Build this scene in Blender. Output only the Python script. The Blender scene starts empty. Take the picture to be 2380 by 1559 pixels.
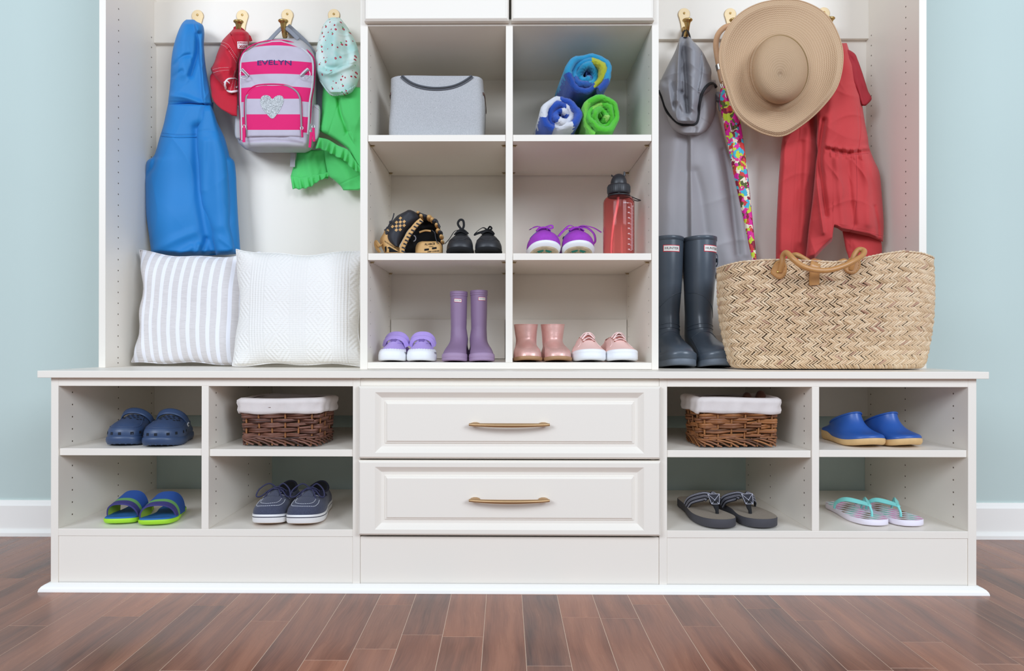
import bpy, bmesh, math, random
import numpy as np
from mathutils import Vector, Matrix, noise
from mathutils.bvhtree import BVHTree
SC = bpy.context.scene
COL = SC.collection
RND = random.Random(11)
PI = math.pi

# ---------------------------------------------------------------- camera model (used to take real positions off the photograph)
F, PX0, PY0 = 1500.0, 1190 - 28.22, 779.5 + 15.01
CAM = (-0.00973, -2.25023, 0.67373)
YAW, PIT, ROL = 0.00759, 0.0011, 0.00092


def _unrot(d0, d1, d2):
    c, s = math.cos(PIT), math.sin(PIT)
    d1, d2 = c * d1 - s * d2, s * d1 + c * d2
    c, s = math.cos(YAW), math.sin(YAW)
    return c * d0 - s * d1, s * d0 + c * d1, d2


def ray(px, py):
    u, v = px - PX0, py - PY0
    c, s = math.cos(ROL), math.sin(ROL)
    u, v = c * u + s * v, -s * u + c * v
    return _unrot(u / F, 1.0, -v / F)


def at(px, py, y):
    """point at depth y (0 = room wall, negative towards the viewer) seen at photo pixel px, py; works on numbers and arrays"""
    d = ray(px, py)
    t = (y - CAM[1]) / d[1]
    return CAM[0] + d[0] * t, CAM[2] + d[2] * t


def atz(px, py, z):
    """point of a horizontal surface of height z seen at photo pixel px, py"""
    d = ray(px, py)
    t = (z - CAM[2]) / d[2]
    return CAM[0] + d[0] * t, CAM[1] + d[1] * t


def AX(px, y, py=800):
    return at(px, py, y)[0]


def AZ(py, y, px=1160):
    return at(px, py, y)[1]


# ---------------------------------------------------------------- materials
def lin(h):
    if isinstance(h, str):
        h = h.lstrip('#')
        h = tuple(int(h[i:i + 2], 16) / 255 for i in (0, 2, 4))
    return tuple((c / 12.92 if c <= .04045 else ((c + .055) / 1.055) ** 2.4) for c in h) + (1.0,)


class NT:
    def __init__(s, m):
        s.t = m.node_tree
        s.bsdf = s.t.nodes['Principled BSDF']

    def n(s, typ, **kw):
        nd = s.t.nodes.new('ShaderNode' + typ)
        for k, v in kw.items():
            if k.startswith('_'):
                setattr(nd, k[1:], v)
            else:
                key = int(k[1:]) if k[0] == 'i' and k[1:].isdigit() else k.replace('__', ' ')
                if hasattr(v, 'is_output') or isinstance(v, bpy.types.NodeSocket):
                    s.t.links.new(v, nd.inputs[key])
                else:
                    nd.inputs[key].default_value = v
        return nd

    def link(s, a, b):
        s.t.links.new(a, b)

    def math(s, op, a, b=0.0, c=0.0):
        nd = s.n('Math', _operation=op)
        for i, v in enumerate((a, b, c)):
            if isinstance(v, bpy.types.NodeSocket):
                s.link(v, nd.inputs[i])
            else:
                nd.inputs[i].default_value = v
        return nd.outputs[0]

    def mix(s, f, a, b, blend='MIX'):
        nd = s.n('Mix', _data_type='RGBA', _blend_type=blend)
        for i, v in ((0, f), (6, a), (7, b)):
            if isinstance(v, bpy.types.NodeSocket):
                s.link(v, nd.inputs[i])
            else:
                nd.inputs[i].default_value = v
        return nd.outputs[2]

    def ramp(s, f, stops, interp='LINEAR'):
        nd = s.n('ValToRGB')
        s.link(f, nd.inputs[0])
        cr = nd.color_ramp
        cr.interpolation = interp
        while len(cr.elements) < len(stops):
            cr.elements.new(1.0)
        for e, (p, c) in zip(cr.elements, stops):
            e.position = p
            e.color = c
        return nd.outputs[0]

    def obj(s):
        return s.n('TexCoord').outputs['Object']

    def sep(s, v):
        return s.n('SeparateXYZ', Vector=v).outputs

    def noise(s, vec, scale, detail=3, rough=.5):
        return s.n('TexNoise', Vector=vec, Scale=scale, Detail=detail, Roughness=rough).outputs[0]

    def base(s, sock):
        s.link(sock, s.bsdf.inputs['Base Color'])

    def bump(s, h, strength=.3, dist=.002):
        b = s.n('Bump', Strength=strength, Distance=dist, Height=h)
        s.link(b.outputs[0], s.bsdf.inputs['Normal'])
        return b


def mat(name, col, rough=.5, metal=0., var=None, bump=None, sheen=0., spec=.5, coat=0., trans=0., alpha=1.):
    """var = (scale, amount) brightness mottling; bump = (scale, strength, distance)"""
    m = bpy.data.materials.new(name)
    m.use_nodes = True
    t = NT(m)
    b = t.bsdf
    b.inputs['Base Color'].default_value = lin(col)
    b.inputs['Roughness'].default_value = rough
    b.inputs['Metallic'].default_value = metal
    b.inputs['Specular IOR Level'].default_value = spec
    if sheen:
        b.inputs['Sheen Weight'].default_value = sheen
        b.inputs['Sheen Roughness'].default_value = .5
    if coat:
        b.inputs['Coat Weight'].default_value = coat
        b.inputs['Coat Roughness'].default_value = .15
    if trans:
        b.inputs['Transmission Weight'].default_value = trans
    if alpha < 1:
        b.inputs['Alpha'].default_value = alpha
    if var:
        c = lin(col)
        k = var[1]
        nz = t.noise(t.obj(), var[0], 4)
        lo = tuple(max(0, x * (1 - k)) for x in c[:3]) + (1,)
        hi = tuple(min(1, x * (1 + k)) for x in c[:3]) + (1,)
        t.base(t.ramp(nz, [(.3, lo), (.7, hi)]))
    if bump:
        t.bump(t.noise(t.obj(), bump[0], 3), bump[1], bump[2])
    m['nt'] = 1
    return m


# ---------------------------------------------------------------- mesh building
class MB:
    def __init__(s):
        s.v, s.f, s.m, s.sm = [], [], [], []

    def add(s, vs, fs, mi=0, smooth=True):
        b = len(s.v)
        s.v.extend(tuple(map(float, p)) for p in vs)
        for f in fs:
            s.f.append(tuple(b + i for i in f))
            s.m.append(mi)
            s.sm.append(smooth)
        return b

    def box(s, x0, x1, y0, y1, z0, z1, mi=0):
        vs = [(x, y, z) for z in (z0, z1) for y in (y0, y1) for x in (x0, x1)]
        s.add(vs, [(0, 2, 3, 1), (4, 5, 7, 6), (0, 1, 5, 4), (2, 6, 7, 3), (0, 4, 6, 2), (1, 3, 7, 5)], mi, False)
        return s

    def grid(s, P, cu=False, cv=False, mi=0, smooth=True, flip=False, mfn=None):
        """P[j][i] -> points; cu closes i, cv closes j"""
        nj, ni = len(P), len(P[0])
        b = len(s.v)
        for r in P:
            s.v.extend(tuple(map(float, p)) for p in r)
        for j in range(nj if cv else nj - 1):
            for i in range(ni if cu else ni - 1):
                a, c = j * ni + i, j * ni + (i + 1) % ni
                d, e = ((j + 1) % nj) * ni + (i + 1) % ni, ((j + 1) % nj) * ni + i
                q = (a, e, d, c) if flip else (a, c, d, e)
                s.f.append(tuple(b + k for k in q))
                s.m.append(mfn(i, j) if mfn else mi)
                s.sm.append(smooth)
        return b

    def cap(s, ring, mi=0, flip=False, smooth=False):
        n = len(ring)
        s.add(ring, [tuple(range(n))[::-1] if flip else tuple(range(n))], mi, smooth)

    def fan(s, ring, c=None, mi=0, flip=False, smooth=True):
        n = len(ring)
        if c is None:
            c = [sum(p[k] for p in ring) / n for k in range(3)]
        s.add(list(ring) + [c], [((i + 1) % n, i, n) if flip else (i, (i + 1) % n, n) for i in range(n)], mi, smooth)

    def tube(s, pts, r, n=8, closed=False, caps=True, mi=0, up=None, tw=0.0):
        """r: number, list, or (ra, rb) flat section (ra along 'side', rb along 'up')"""
        P = [Vector(p) for p in pts]
        m = len(P)
        if m < 2:
            return
        T = []
        for i in range(m):
            a = P[(i - 1) % m] if (closed or i > 0) else P[i]
            b = P[(i + 1) % m] if (closed or i < m - 1) else P[i]
            t = (b - a)
            T.append(t.normalized() if t.length > 1e-9 else Vector((0, 0, 1)))
        u = Vector(up) if up is not None else (Vector((0, 0, 1)) if abs(T[0].z) < .9 else Vector((0, 1, 0)))
        rings = []
        for i in range(m):
            t = T[i]
            if up is not None:
                u = Vector(up)
            u = (u - t * u.dot(t))
            u = u.normalized() if u.length > 1e-6 else t.orthogonal().normalized()
            w = t.cross(u)
            rr = r[i] if isinstance(r, list) else r
            ra, rb = rr if isinstance(rr, tuple) else (rr, rr)
            rings.append([P[i] + w * (ra * math.cos(2 * PI * k / n + tw)) + u * (rb * math.sin(2 * PI * k / n + tw)) for k in range(n)])
        s.grid(rings, cu=True, cv=closed, mi=mi, flip=False)
        if caps and not closed:
            s.cap(rings[0], mi, flip=True)
            s.cap(rings[-1], mi)

    def lathe(s, prof, n=32, c=(0, 0, 0), ax='z', mi=0, capb=True, capt=True, mfn=None, a0=0.0):
        """prof: list of (r, h)"""
        rings = []
        for r, h in prof:
            ring = []
            for k in range(n):
                a = 2 * PI * k / n + a0
                x, y = r * math.cos(a), r * math.sin(a)
                p = (x, y, h) if ax == 'z' else ((x, -h, y) if ax == '-y' else (h, x, y))
                ring.append((p[0] + c[0], p[1] + c[1], p[2] + c[2]))
            rings.append(ring)
        s.grid(rings, cu=True, mi=mi, mfn=mfn)
        if capb:
            s.cap(rings[0], mfn(0, 0) if mfn else mi, flip=True)
        if capt:
            s.cap(rings[-1], mfn(0, len(prof) - 2) if mfn else mi)

    def ball(s, c, r, n=10, mi=0):
        rx, ry, rz = r if isinstance(r, tuple) else (r, r, r)
        P = []
        for j in range(1, n):
            a = PI * j / n
            P.append([(c[0] + rx * math.sin(a) * math.cos(2 * PI * i / (2 * n)), c[1] + ry * math.sin(a) * math.sin(2 * PI * i / (2 * n)), c[2] - rz * math.cos(a)) for i in range(2 * n)])
        s.grid(P, cu=True, mi=mi)
        s.fan(P[0], (c[0], c[1], c[2] - rz), mi, flip=True)
        s.fan(P[-1], (c[0], c[1], c[2] + rz), mi)

    def merge(s, o):
        b = len(s.v)
        s.v += o.v
        s.f += [tuple(b + i for i in f) for f in o.f]
        s.m += o.m
        s.sm += o.sm
        return s

    def map(s, fn):
        s.v = [tuple(fn(*p)) for p in s.v]
        return s

    def bvh(s):
        return BVHTree.FromPolygons([Vector(p) for p in s.v], s.f)


def obj(name, mb, mats, parent=None, bevel=0., sub=0, solid=0., weld=False, world=False, bseg=2):
    if world and parent is not None:
        root = parent
        while root.parent is not None:
            root = root.parent
        inv = (Matrix.Translation(root.location) @ root.rotation_euler.to_matrix().to_4x4()).inverted()
        mb.v = [tuple(inv @ Vector(p)) for p in mb.v]
    me = bpy.data.meshes.new(name)
    me.from_pydata(mb.v, [], mb.f)
    if not isinstance(mats, (list, tuple)):
        mats = [mats]
    for m in mats:
        me.materials.append(m)
    me.polygons.foreach_set('material_index', mb.m)
    me.polygons.foreach_set('use_smooth', mb.sm)
    if weld:
        bm = bmesh.new()
        bm.from_mesh(me)
        bmesh.ops.remove_doubles(bm, verts=bm.verts, dist=1e-5)
        bm.to_mesh(me)
        bm.free()
    me.update()
    o = bpy.data.objects.new(name, me)
    COL.objects.link(o)
    if parent is not None:
        o.parent = parent
    if solid:
        md = o.modifiers.new('thickness', 'SOLIDIFY')
        md.thickness = solid
        md.offset = 0
    if bevel:
        md = o.modifiers.new('bevel', 'BEVEL')
        md.width = bevel
        md.segments = bseg
        md.limit_method = 'ANGLE'
        md.angle_limit = math.radians(40)
        md.harden_normals = False
    if sub:
        md = o.modifiers.new('sub', 'SUBSURF')
        md.levels = md.render_levels = sub
    return o


def tag(o, label=None, cat=None, group=None, kind=None):
    for k, v in (('label', label), ('category', cat), ('group', group), ('kind', kind)):
        if v:
            o[k] = v
    return o


def thing(name, label, cat, loc=(0, 0, 0), rz=0., group=None, rot=None):
    o = bpy.data.objects.new(name, None)
    o.empty_display_size = .05
    COL.objects.link(o)
    o.location = loc
    o.rotation_euler = rot if rot else (0, 0, rz)
    return tag(o, label, cat, group)


def copy_tree(o, parent=None):
    c = o.copy()
    COL.objects.link(c)
    if parent is not None:
        c.parent = parent
    for ch in [x for x in COL.objects if x.parent == o]:
        copy_tree(ch, c)
    return c


def catmull(pts, n, closed=False):
    """n samples along a Catmull-Rom curve through pts"""
    P = [np.array(p, float) for p in pts]
    m = len(P)
    out = []
    segs = m if closed else m - 1
    for k in range(n):
        t = k * segs / (n if closed else n - 1)
        i = min(int(t), segs - 1)
        t -= i
        g = (lambda j: P[j % m]) if closed else (lambda j: P[min(max(j, 0), m - 1)])
        a, b, c, d = g(i - 1), g(i), g(i + 1), g(i + 2)
        out.append(tuple(.5 * (2 * b + (c - a) * t + (2 * a - 5 * b + 4 * c - d) * t * t + (3 * b - a - 3 * c + d) * t ** 3)))
    return out


def resample(pts, n, closed=False):
    P = np.array(pts, float)
    if closed:
        P = np.vstack([P, P[:1]])
    d = np.r_[0, np.cumsum(np.linalg.norm(np.diff(P, axis=0), axis=1))]
    t = np.linspace(0, d[-1], n + 1)[:-1] if closed else np.linspace(0, d[-1], n)
    return [tuple(np.interp(x, d, P[:, k]) for k in range(P.shape[1])) for x in t]


def smooth01(x):
    x = min(max(x, 0.), 1.)
    return x * x * (3 - 2 * x)


def text_mesh(s, size, bold=0.0, sx=1.0):
    """flat lettering, centred on the origin in the x-y plane -> (verts2d, faces)"""
    cu = bpy.data.curves.new('txt', 'FONT')
    cu.body = s
    cu.size = size
    cu.align_x = 'CENTER'
    cu.align_y = 'CENTER'
    cu.offset = bold
    cu.resolution_u = 3
    o = bpy.data.objects.new('txt', cu)
    COL.objects.link(o)
    dg = bpy.context.evaluated_depsgraph_get()
    me = bpy.data.meshes.new_from_object(o.evaluated_get(dg))
    vs = [(v.co.x * sx, v.co.y) for v in me.vertices]
    fs = [tuple(p.vertices) for p in me.polygons]
    bpy.data.objects.remove(o)
    bpy.data.curves.remove(cu)
    bpy.data.meshes.remove(me)
    return vs, fs


def cast(bvh, o, d, off=.0006):
    h, nrm, _, _ = bvh.ray_cast(Vector(o), Vector(d))
    if h is None:
        return None
    if nrm.dot(Vector(d)) > 0:
        nrm = -nrm
    return h + nrm * off


def proj_poly(mb, bvh, vs, fs, o_fn, d, off, mi=0):
    """lay flat verts (a, b) onto a surface: o_fn(a, b) gives the start of the ray"""
    pts = []
    last = None
    for a, b in vs:
        p = cast(bvh, o_fn(a, b), d, off)
        if p is None:
            p = last if last is not None else Vector(o_fn(a, b))
        last = p
        pts.append(p)
    mb.add(pts, fs, mi, True)


def grid2(x0, x1, z0, z1, nx, nz):
    vs = [(x0 + (x1 - x0) * i / nx, z0 + (z1 - z0) * j / nz) for j in range(nz + 1) for i in range(nx + 1)]
    fs = [(j * (nx + 1) + i, j * (nx + 1) + i + 1, (j + 1) * (nx + 1) + i + 1, (j + 1) * (nx + 1) + i) for j in range(nz) for i in range(nx)]
    return vs, fs
# ---------------------------------------------------------------- materials of the place
M_LAM = mat('white_laminate', '#f2ebdf', .38, bump=(900, .04, .0005))
M_TRIM = mat('white_trim_paint', '#fcf9f2', .35)
M_HOLE = mat('shelf_pin_hole', '#5a4a38', .9)
M_BRASS = mat('champagne_brass', '#cfb994', .5, 1.0, bump=(600, .05, .0004))
M_HANDLE = mat('satin_bronze_handle', '#c2a077', .45, 1.0)
M_BRASSD = mat('aged_brass', '#bd9c62', .27, 1.0)
M_PIN = mat('nickel_shelf_pin', '#b9a888', .35, 1.0)
M_WALL = mat('pale_blue_green_wall_paint', '#c6d6d1', .85, bump=(400, .08, .001), var=(1.2, .02))

m = bpy.data.materials.new('tigerwood_planks')
m.use_nodes = True
t = NT(m)
geo = t.n('NewGeometry')
rnd = geo.outputs['Random Per Island']
co = t.obj()
off = t.n('CombineXYZ', X=t.math('MULTIPLY', rnd, 37.), Y=t.math('MULTIPLY', rnd, 91.), Z=0.)
v = t.n('VectorMath', _operation='ADD', i0=co, i1=off.outputs[0]).outputs[0]
warp = t.n('TexNoise', Vector=v, Scale=3.0, Detail=2.).outputs[1]
v2 = t.n('VectorMath', _operation='MULTIPLY_ADD', i0=warp, i1=(.05, .0, .0), i2=v).outputs[0]
mp = t.n('Mapping', Vector=v2, Scale=(13., 1.3, 1.)).outputs[0]
streak = t.noise(mp, 1.6, 4, .55)
mp2 = t.n('Mapping', Vector=v2, Scale=(160., 5., 1.)).outputs[0]
fine = t.noise(mp2, 2.0, 3, .6)
plank = t.ramp(rnd, [(0., lin('#4f352e')), (.16, lin('#92604d')), (.32, lin('#6a473d')), (.48, lin('#b07459')), (.64, lin('#7c4c3b')), (.8, lin('#9a6148')), (1., lin('#56403b'))])
dark = t.ramp(streak, [(.34, lin('#44312e')), (.46, lin('#8f5d4b')), (.56, lin('#ad7257')), (.66, lin('#cb8c6e'))])
c = t.mix(.36, plank, dark)
c = t.mix(.12, c, t.ramp(fine, [(.3, lin('#44302a')), (.7, lin('#b88871'))]), 'MIX')
t.base(c)
t.bsdf.inputs['Roughness'].default_value = .3
rg = t.ramp(streak, [(.3, (.2, .2, .2, 1)), (.7, (.3, .3, .3, 1))])
t.link(rg, t.bsdf.inputs['Roughness'])
t.bump(t.math('ADD', t.math('MULTIPLY', streak, .3), t.math('MULTIPLY', fine, .4)), .06, .0006)
M_FLOOR = m
M_GROUT = mat('floor_joint', '#d9bda6', .6)

# ---------------------------------------------------------------- setting
b = MB()
b.box(-3.2, 3.2, 0.0, .12, -.02, 2.7)
tag(obj('wall_back', b, M_WALL), kind='structure')
b = MB()
rf = random.Random(5)
w = .0943
x = -.058 - 32 * w
b.add([(-3.2, -2.9, -.0004), (3.2, -2.9, -.0004), (3.2, 0, -.0004), (-3.2, 0, -.0004)], [(0, 1, 2, 3)], 1)
b.box(-3.2, 3.2, -2.9, 0., -.03, -.004, 1)
while x < 3.15:
    y = -2.9 - rf.random() * .6
    while y < -.001:
        L = rf.choice((.24, .31, .38, .46, .55, .66))
        y0, y1 = max(y, -2.9), min(y + L, 0.)
        if y1 - y0 > .02:
            g, e = .0005, .0005
            b.add([(x + g, y0 + g, -.0006), (x + w - g, y0 + g, -.0006), (x + w - g, y1 - g, -.0006), (x + g, y1 - g, -.0006),
                   (x + g + e, y0 + g + e, 0), (x + w - g - e, y0 + g + e, 0), (x + w - g - e, y1 - g - e, 0), (x + g + e, y1 - g - e, 0)],
                  [(4, 5, 6, 7), (0, 1, 5, 4), (1, 2, 6, 5), (2, 3, 7, 6), (3, 0, 4, 7)], 0, False)
        y += L
    x += w
tag(obj('floor', b, [M_FLOOR, M_GROUT]), kind='structure')


def profile_run(mb, prof, path, mi=0):
    """sweep a (out, z) profile along a horizontal path of (x, y, nx, ny) with outward mitre normals"""
    P = [[(x + nx * o, y + ny * o, z) for (o, z) in prof] for (x, y, nx, ny) in path]
    mb.grid(P, mi=mi, smooth=False)
    for e, fl in ((P[0], True), (P[-1], False)):
        mb.cap(e, mi, flip=fl)


bb = [(.0, .0), (.024, 0), (.0235, .012), (.019, .02), (.0145, .024), (.014, .028), (.014, .104), (.011, .111), (.008, .116), (.006, .1215), (0, .1215)]
for nm, x0, x1 in (('baseboard_left', -3.2, -1.247), ('baseboard_right', 1.263, 3.2)):
    b = MB()
    profile_run(b, bb, [(x0, 0, 0, -1), (x1, 0, 0, -1)])
    tag(obj(nm, b, M_TRIM), kind='structure')

# ---------------------------------------------------------------- built-in furniture
BT, BU = .597, .578                  # bench top / underside
XLO, XLI, XRI, XRO = -1.2466, -1.2262, 1.2400, 1.2625
XLR, XRL = -.4222, .4299             # inner edges of the lower cabinets beside the drawers
YL, YC, YS = -.5, -.395, -.294
ZTR, ZBS, ZBB, ZMS = .5548, .166, .1465, .3825
TOP = 2.15


def holes(mb, x, sgn, ys, z0, z1, step=.0343, mi=1, r=.0024):
    for y in ys:
        z = z0
        while z < z1:
            ring = [(x + sgn * .0002, y + r * math.cos(k * PI / 4), z + r * math.sin(k * PI / 4)) for k in range(8)]
            mb.cap(ring, mi, flip=sgn < 0)
            z += step


def lower_cabinet(left, label):
    xa, xb = (XLO, XLR + .0202) if left else (XRL - .021, XRO)
    ia, ib = (XLI, XLR) if left else (XRL, XRI)
    d0 = -.8347 if left else .8205
    d1 = d0 + .0195
    root = thing('shoe_cabinet', label, 'cabinet', ((xa + xb) / 2, YL / 2, 0), group='open shoe cabinets under the bench')
    k = dict(world=True, bevel=.0008)
    for (p0, p1, ix, sg) in ((xa, ia, ia, 1), (ib, xb, ib, -1)):
        b = MB().box(p0, p1, YL, -.001, 0, BU)
        holes(b, ix, sg, (-.443, -.227, -.037), .19, .55)
        obj('side_panel', b, [M_LAM, M_HOLE], root, **k)
    b = MB().box(d0, d1, YL, -.02, ZBS, ZTR)
    holes(b, d0, -1, (-.455, -.227, -.045), .19, .55)
    holes(b, d1, 1, (-.455, -.227, -.045), .19, .55)
    obj('divider', b, [M_LAM, M_HOLE], root, **k)
    obj('top_panel', MB().box(ia, ib, YL, -.02, ZTR, BU), M_LAM, root, **k)
    obj('bottom_panel', MB().box(ia, ib, YL, -.02, ZBB, ZBS), M_LAM, root, **k)
    for s0, s1, dz in ((ia, d0, .0015 if left else 0), (d1, ib, 0 if left else .0015)):
        obj('shelf', MB().box(s0 + .0008, s1 - .0008, YL + .004, -.03, ZMS - .019 + dz, ZMS + dz), M_LAM, root, **k)
    obj('kick_panel', MB().box(ia, ib, YL + .002, YL + .02, .001, ZBB - .0008), M_LAM, root, **k)
    for s0, s1 in ((ia, d0), (d1, ib)):
        obj('back_rail', MB().box(s0, s1, -.02, -.002, AZ(966, -.02), ZTR), M_LAM, root, **k)
    return root


lower_cabinet(True, 'white open cabinet under the bench left of the drawers with navy clogs')
lower_cabinet(False, 'white open cabinet under the bench right of the drawers with flip flops')


def routed_front(mb, x0, x1, z0, z1, y, rings):
    """stacked rectangles (inset x, inset z, height in front of y) closed by a flat field: a routed drawer or door front"""
    P = []
    for ix, iz, h in rings:
        P.append([(x0 + ix, y - h, z0 + iz), (x1 - ix, y - h, z0 + iz), (x1 - ix, y - h, z1 - iz), (x0 + ix, y - h, z1 - iz)])
    mb.grid(P, cu=True, smooth=False)
    mb.cap(P[-1], 0)
    mb.cap(P[0], 0, flip=True)


root = thing('drawer_cabinet', 'white drawer cabinet in the middle of the bench with two wide routed drawers', 'cabinet', (.003, YL / 2, 0))
k = dict(world=True, bevel=.0008)
xa, xb = XLR + .0206, XRL - .0214
obj('side_panel', MB().box(xa, xa + .018, YL + .02, -.001, 0, BU), M_LAM, root, **k)
obj('side_panel', MB().box(xb - .018, xb, YL + .02, -.001, 0, BU), M_LAM, root, **k)
obj('top_rail', MB().box(xa, xb, YL + .001, YL + .02, ZTR, BU - .002), M_LAM, root, **k)
obj('kick_panel', MB().box(xa, xb, YL + .002, YL + .02, .001, ZBB), M_LAM, root, **k)
obj('carcass_floor', MB().box(xa + .018, xb - .018, YL + .021, -.02, ZBB - .018, ZBB), M_LAM, root, **k)
YD = YL - .0015
RG = [(0, 0, 0), (0, 0, .0135), (.003, .003, .0165), (.0055, .0055, .0195), (.046, .0165, .0195), (.061, .031, .0095), (.063, .033, .009),
      (.071, .041, .0085), (.0715, .0415, .0115), (.074, .044, .0115), (.0785, .0485, .0155)]
for (pt, pb, hy) in ((897.5, 1067, 987.5), (1071, 1245.5, 1164.5)):
    x0, x1 = AX(832, YD - .0195), AX(1537, YD - .0195)
    z1, z0 = AZ(pt, YD - .019), AZ(pb, YD - .019)
    b = MB()
    routed_front(b, x0, x1, z0, z1, YD, RG)
    dr = obj('drawer', b, M_LAM, root, world=True, bevel=.0006, bseg=1)
    b = MB()
    hx, hz = AX(1184, YD - .04), AZ(hy, YD - .04)
    yf = YD - .0155
    n = 29
    pts, rr = [], []
    for i in range(n):
        s = -1 + 2 * i / (n - 1)
        pts.append((hx + .107 * s, yf - .016 - .0135 * (1 - s * s) - .001, hz - .0005 * (1 - s * s)))
        rr.append((.0028 + .0036 * math.sqrt(max(0, 1 - abs(s) ** 2.4)), .0036 + .0022 * (1 - s * s)))
    b.tube(pts, [(a, c2) for c2, a in [(r[0], r[1]) for r in rr]], 12, up=(0, -1, 0))
    for sg in (-1, 1):
        q = [(hx + sg * .097, yf - .0185, hz), (hx + sg * .094, yf - .011, hz), (hx + sg * .092, yf - .0055, hz), (hx + sg * .091, yf, hz)]
        b.tube(q, [(.011, .004), (.0125, .0045), (.0135, .005), (.0135, .005)], 10, up=(0, 0, 1))
    obj('handle', b, M_HANDLE, dr, world=True)

b = MB().box(-1.2718, 1.2836, -.5175, -.001, BU, BT)
tag(obj('bench_top', b, M_LAM, bevel=.0012), 'long white bench top running over the three lower cabinets', 'bench top')

b = MB()
pm = [(.0, .0), (.0205, .0), (.0205, .0025), (.019, .008), (.015, .0135), (.009, .0175), (.003, .0195), (.0, .02)]
r2 = 1.0
profile_run(b, pm, [(XLO - .0005, -.001, -1, 0), (XLO - .0005, YL - .0005, -1, -1), (XRO + .0005, YL - .0005, 1, -1), (XRO + .0005, -.001, 1, 0)])
tag(obj('base_molding', b, M_TRIM, bevel=.0004), 'white quarter round molding along the foot of the lower cabinets', 'molding')

# cubby tower
tw = thing('cubby_tower', 'tall white tower with six open cubbies in the middle and doors above', 'shelving', (.002, YC / 2, BT))
TX = [(-.4265, -.405), (-.0074, .0128), (.4122, .4317)]
SH = [(.9114, .9309), (1.2533, 1.2721)]
S0 = 1.585
PINZ = []
for i, (p0, p1) in enumerate(TX):
    z0 = BT if i != 1 else .6167
    b = MB().box(p0, p1, YC, -.001 if i != 1 else -.008, z0, TOP if i != 1 else S0)
    for x, sg in ((p0, -1), (p1, 1)):
        if (i == 0 and sg < 0) or (i == 2 and sg > 0):
            continue
        holes(b, x, sg, (-.355, -.05), .66, 1.55, mi=1, r=.0019)
    obj('side_panel' if i != 1 else 'divider', b, [M_LAM, M_HOLE], tw, **k)
obj('bottom_panel', MB().box(TX[0][1], TX[2][0], YC + .001, -.008, BT + .0008, .6167), M_LAM, tw, **k)
obj('back_panel', MB().box(TX[0][1], TX[2][0], -.008, -.002, BT, TOP), M_LAM, tw, world=True)
obj('fixed_shelf', MB().box(TX[0][1], TX[2][0], YC + .001, -.008, S0, S0 + .019), M_LAM, tw, **k)
for i in (0, 1):
    x0, x1 = TX[i][1] + .0008, TX[i + 1][0] - .0008
    for z0, z1 in SH:
        s = obj('shelf', MB().box(x0, x1, YC + .002, -.012, z0, z1), M_LAM, tw, **k)
        for x, sg in ((x0, 1), (x1, -1)):
            for y in (-.355, -.05):
                b = MB()
                b.tube([(x - sg * .001, y, z0 - .0028), (x + sg * .009, y, z0 - .0028)], .0024, 8)
                b.box(min(x, x + sg * .012), max(x, x + sg * .012), y - .004, y + .004, z0 - .0012, z0 - .0002)
                obj('shelf_pin', b, M_PIN, s, world=True)
    obj('back_rail', MB().box(x0 + .001, x1 - .001, -.024, -.009, .6185, AZ(742, -.024)), M_LAM, tw, **k)
RD = [(0, 0, 0), (0, 0, .014), (.003, .003, .017), (.0055, .0055, .0195), (.0085, .0085, .0195), (.0095, .0095, .0188)]
for a, c2 in ((845, 1182), (1188, 1521)):
    x0, x1 = AX(a, YC - .02), AX(c2, YC - .02)
    b = MB()
    routed_front(b, x0, x1, AZ(47, YC - .02), TOP - .02, YC - .0015, RD)
    obj('door', b, M_LAM, tw, world=True, bevel=.0006, bseg=1)
b = MB().box(TX[0][0], TX[2][1], YC, -.001, TOP, TOP + .02)
obj('top_panel', b, M_LAM, tw, **k)

# coat bays
RZ0, RZ1 = AZ(98, -.022), AZ(2.5, -.022)


def coat_bay(left, label):
    x0, x1 = (XLO, TX[0][0]) if left else (TX[2][1], XRO)
    root = thing('coat_bay', label, 'cabinet', ((x0 + x1) / 2, YS / 2, BT), group='tall coat bays beside the cubby tower')
    if left:
        b = MB().box(XLO, XLI, YS, -.001, BT, TOP)
        holes(b, XLI, 1, (-.229, -.04), .625, 1.75)
        holes(b, XLI, 1, (-.229,), .609, .612)
    else:
        b = MB().box(XRI, XRO, YS, -.001, BT, TOP)
        holes(b, XRI, -1, (-.229, -.04), .625, 1.75)
    obj('side_panel', b, [M_LAM, M_HOLE], root, **k)
    a, c2 = (XLI, TX[0][0]) if left else (TX[2][1], XRI)
    obj('back_panel', MB().box(a, c2, -.008, -.002, BT, TOP), M_LAM, root, world=True)
    dz = 0 if left else .008
    obj('hook_rail', MB().box(a, c2, -.0245, -.0085, RZ0 + dz, RZ1 + dz * .5), M_LAM, root, **k)
    obj('top_panel', MB().box(x0, x1, YS, -.001, TOP, TOP + .02), M_LAM, root, **k)
    if not left:
        obj('back_rail', MB().box(a, c2, -.024, -.0085, BT + .001, .70), M_LAM, root, **k)
    return root


coat_bay(True, 'tall white coat bay left of the tower with a blue jacket and backpack')
coat_bay(False, 'tall white coat bay right of the tower with a straw hat and coats')
YR = -.0247


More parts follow.
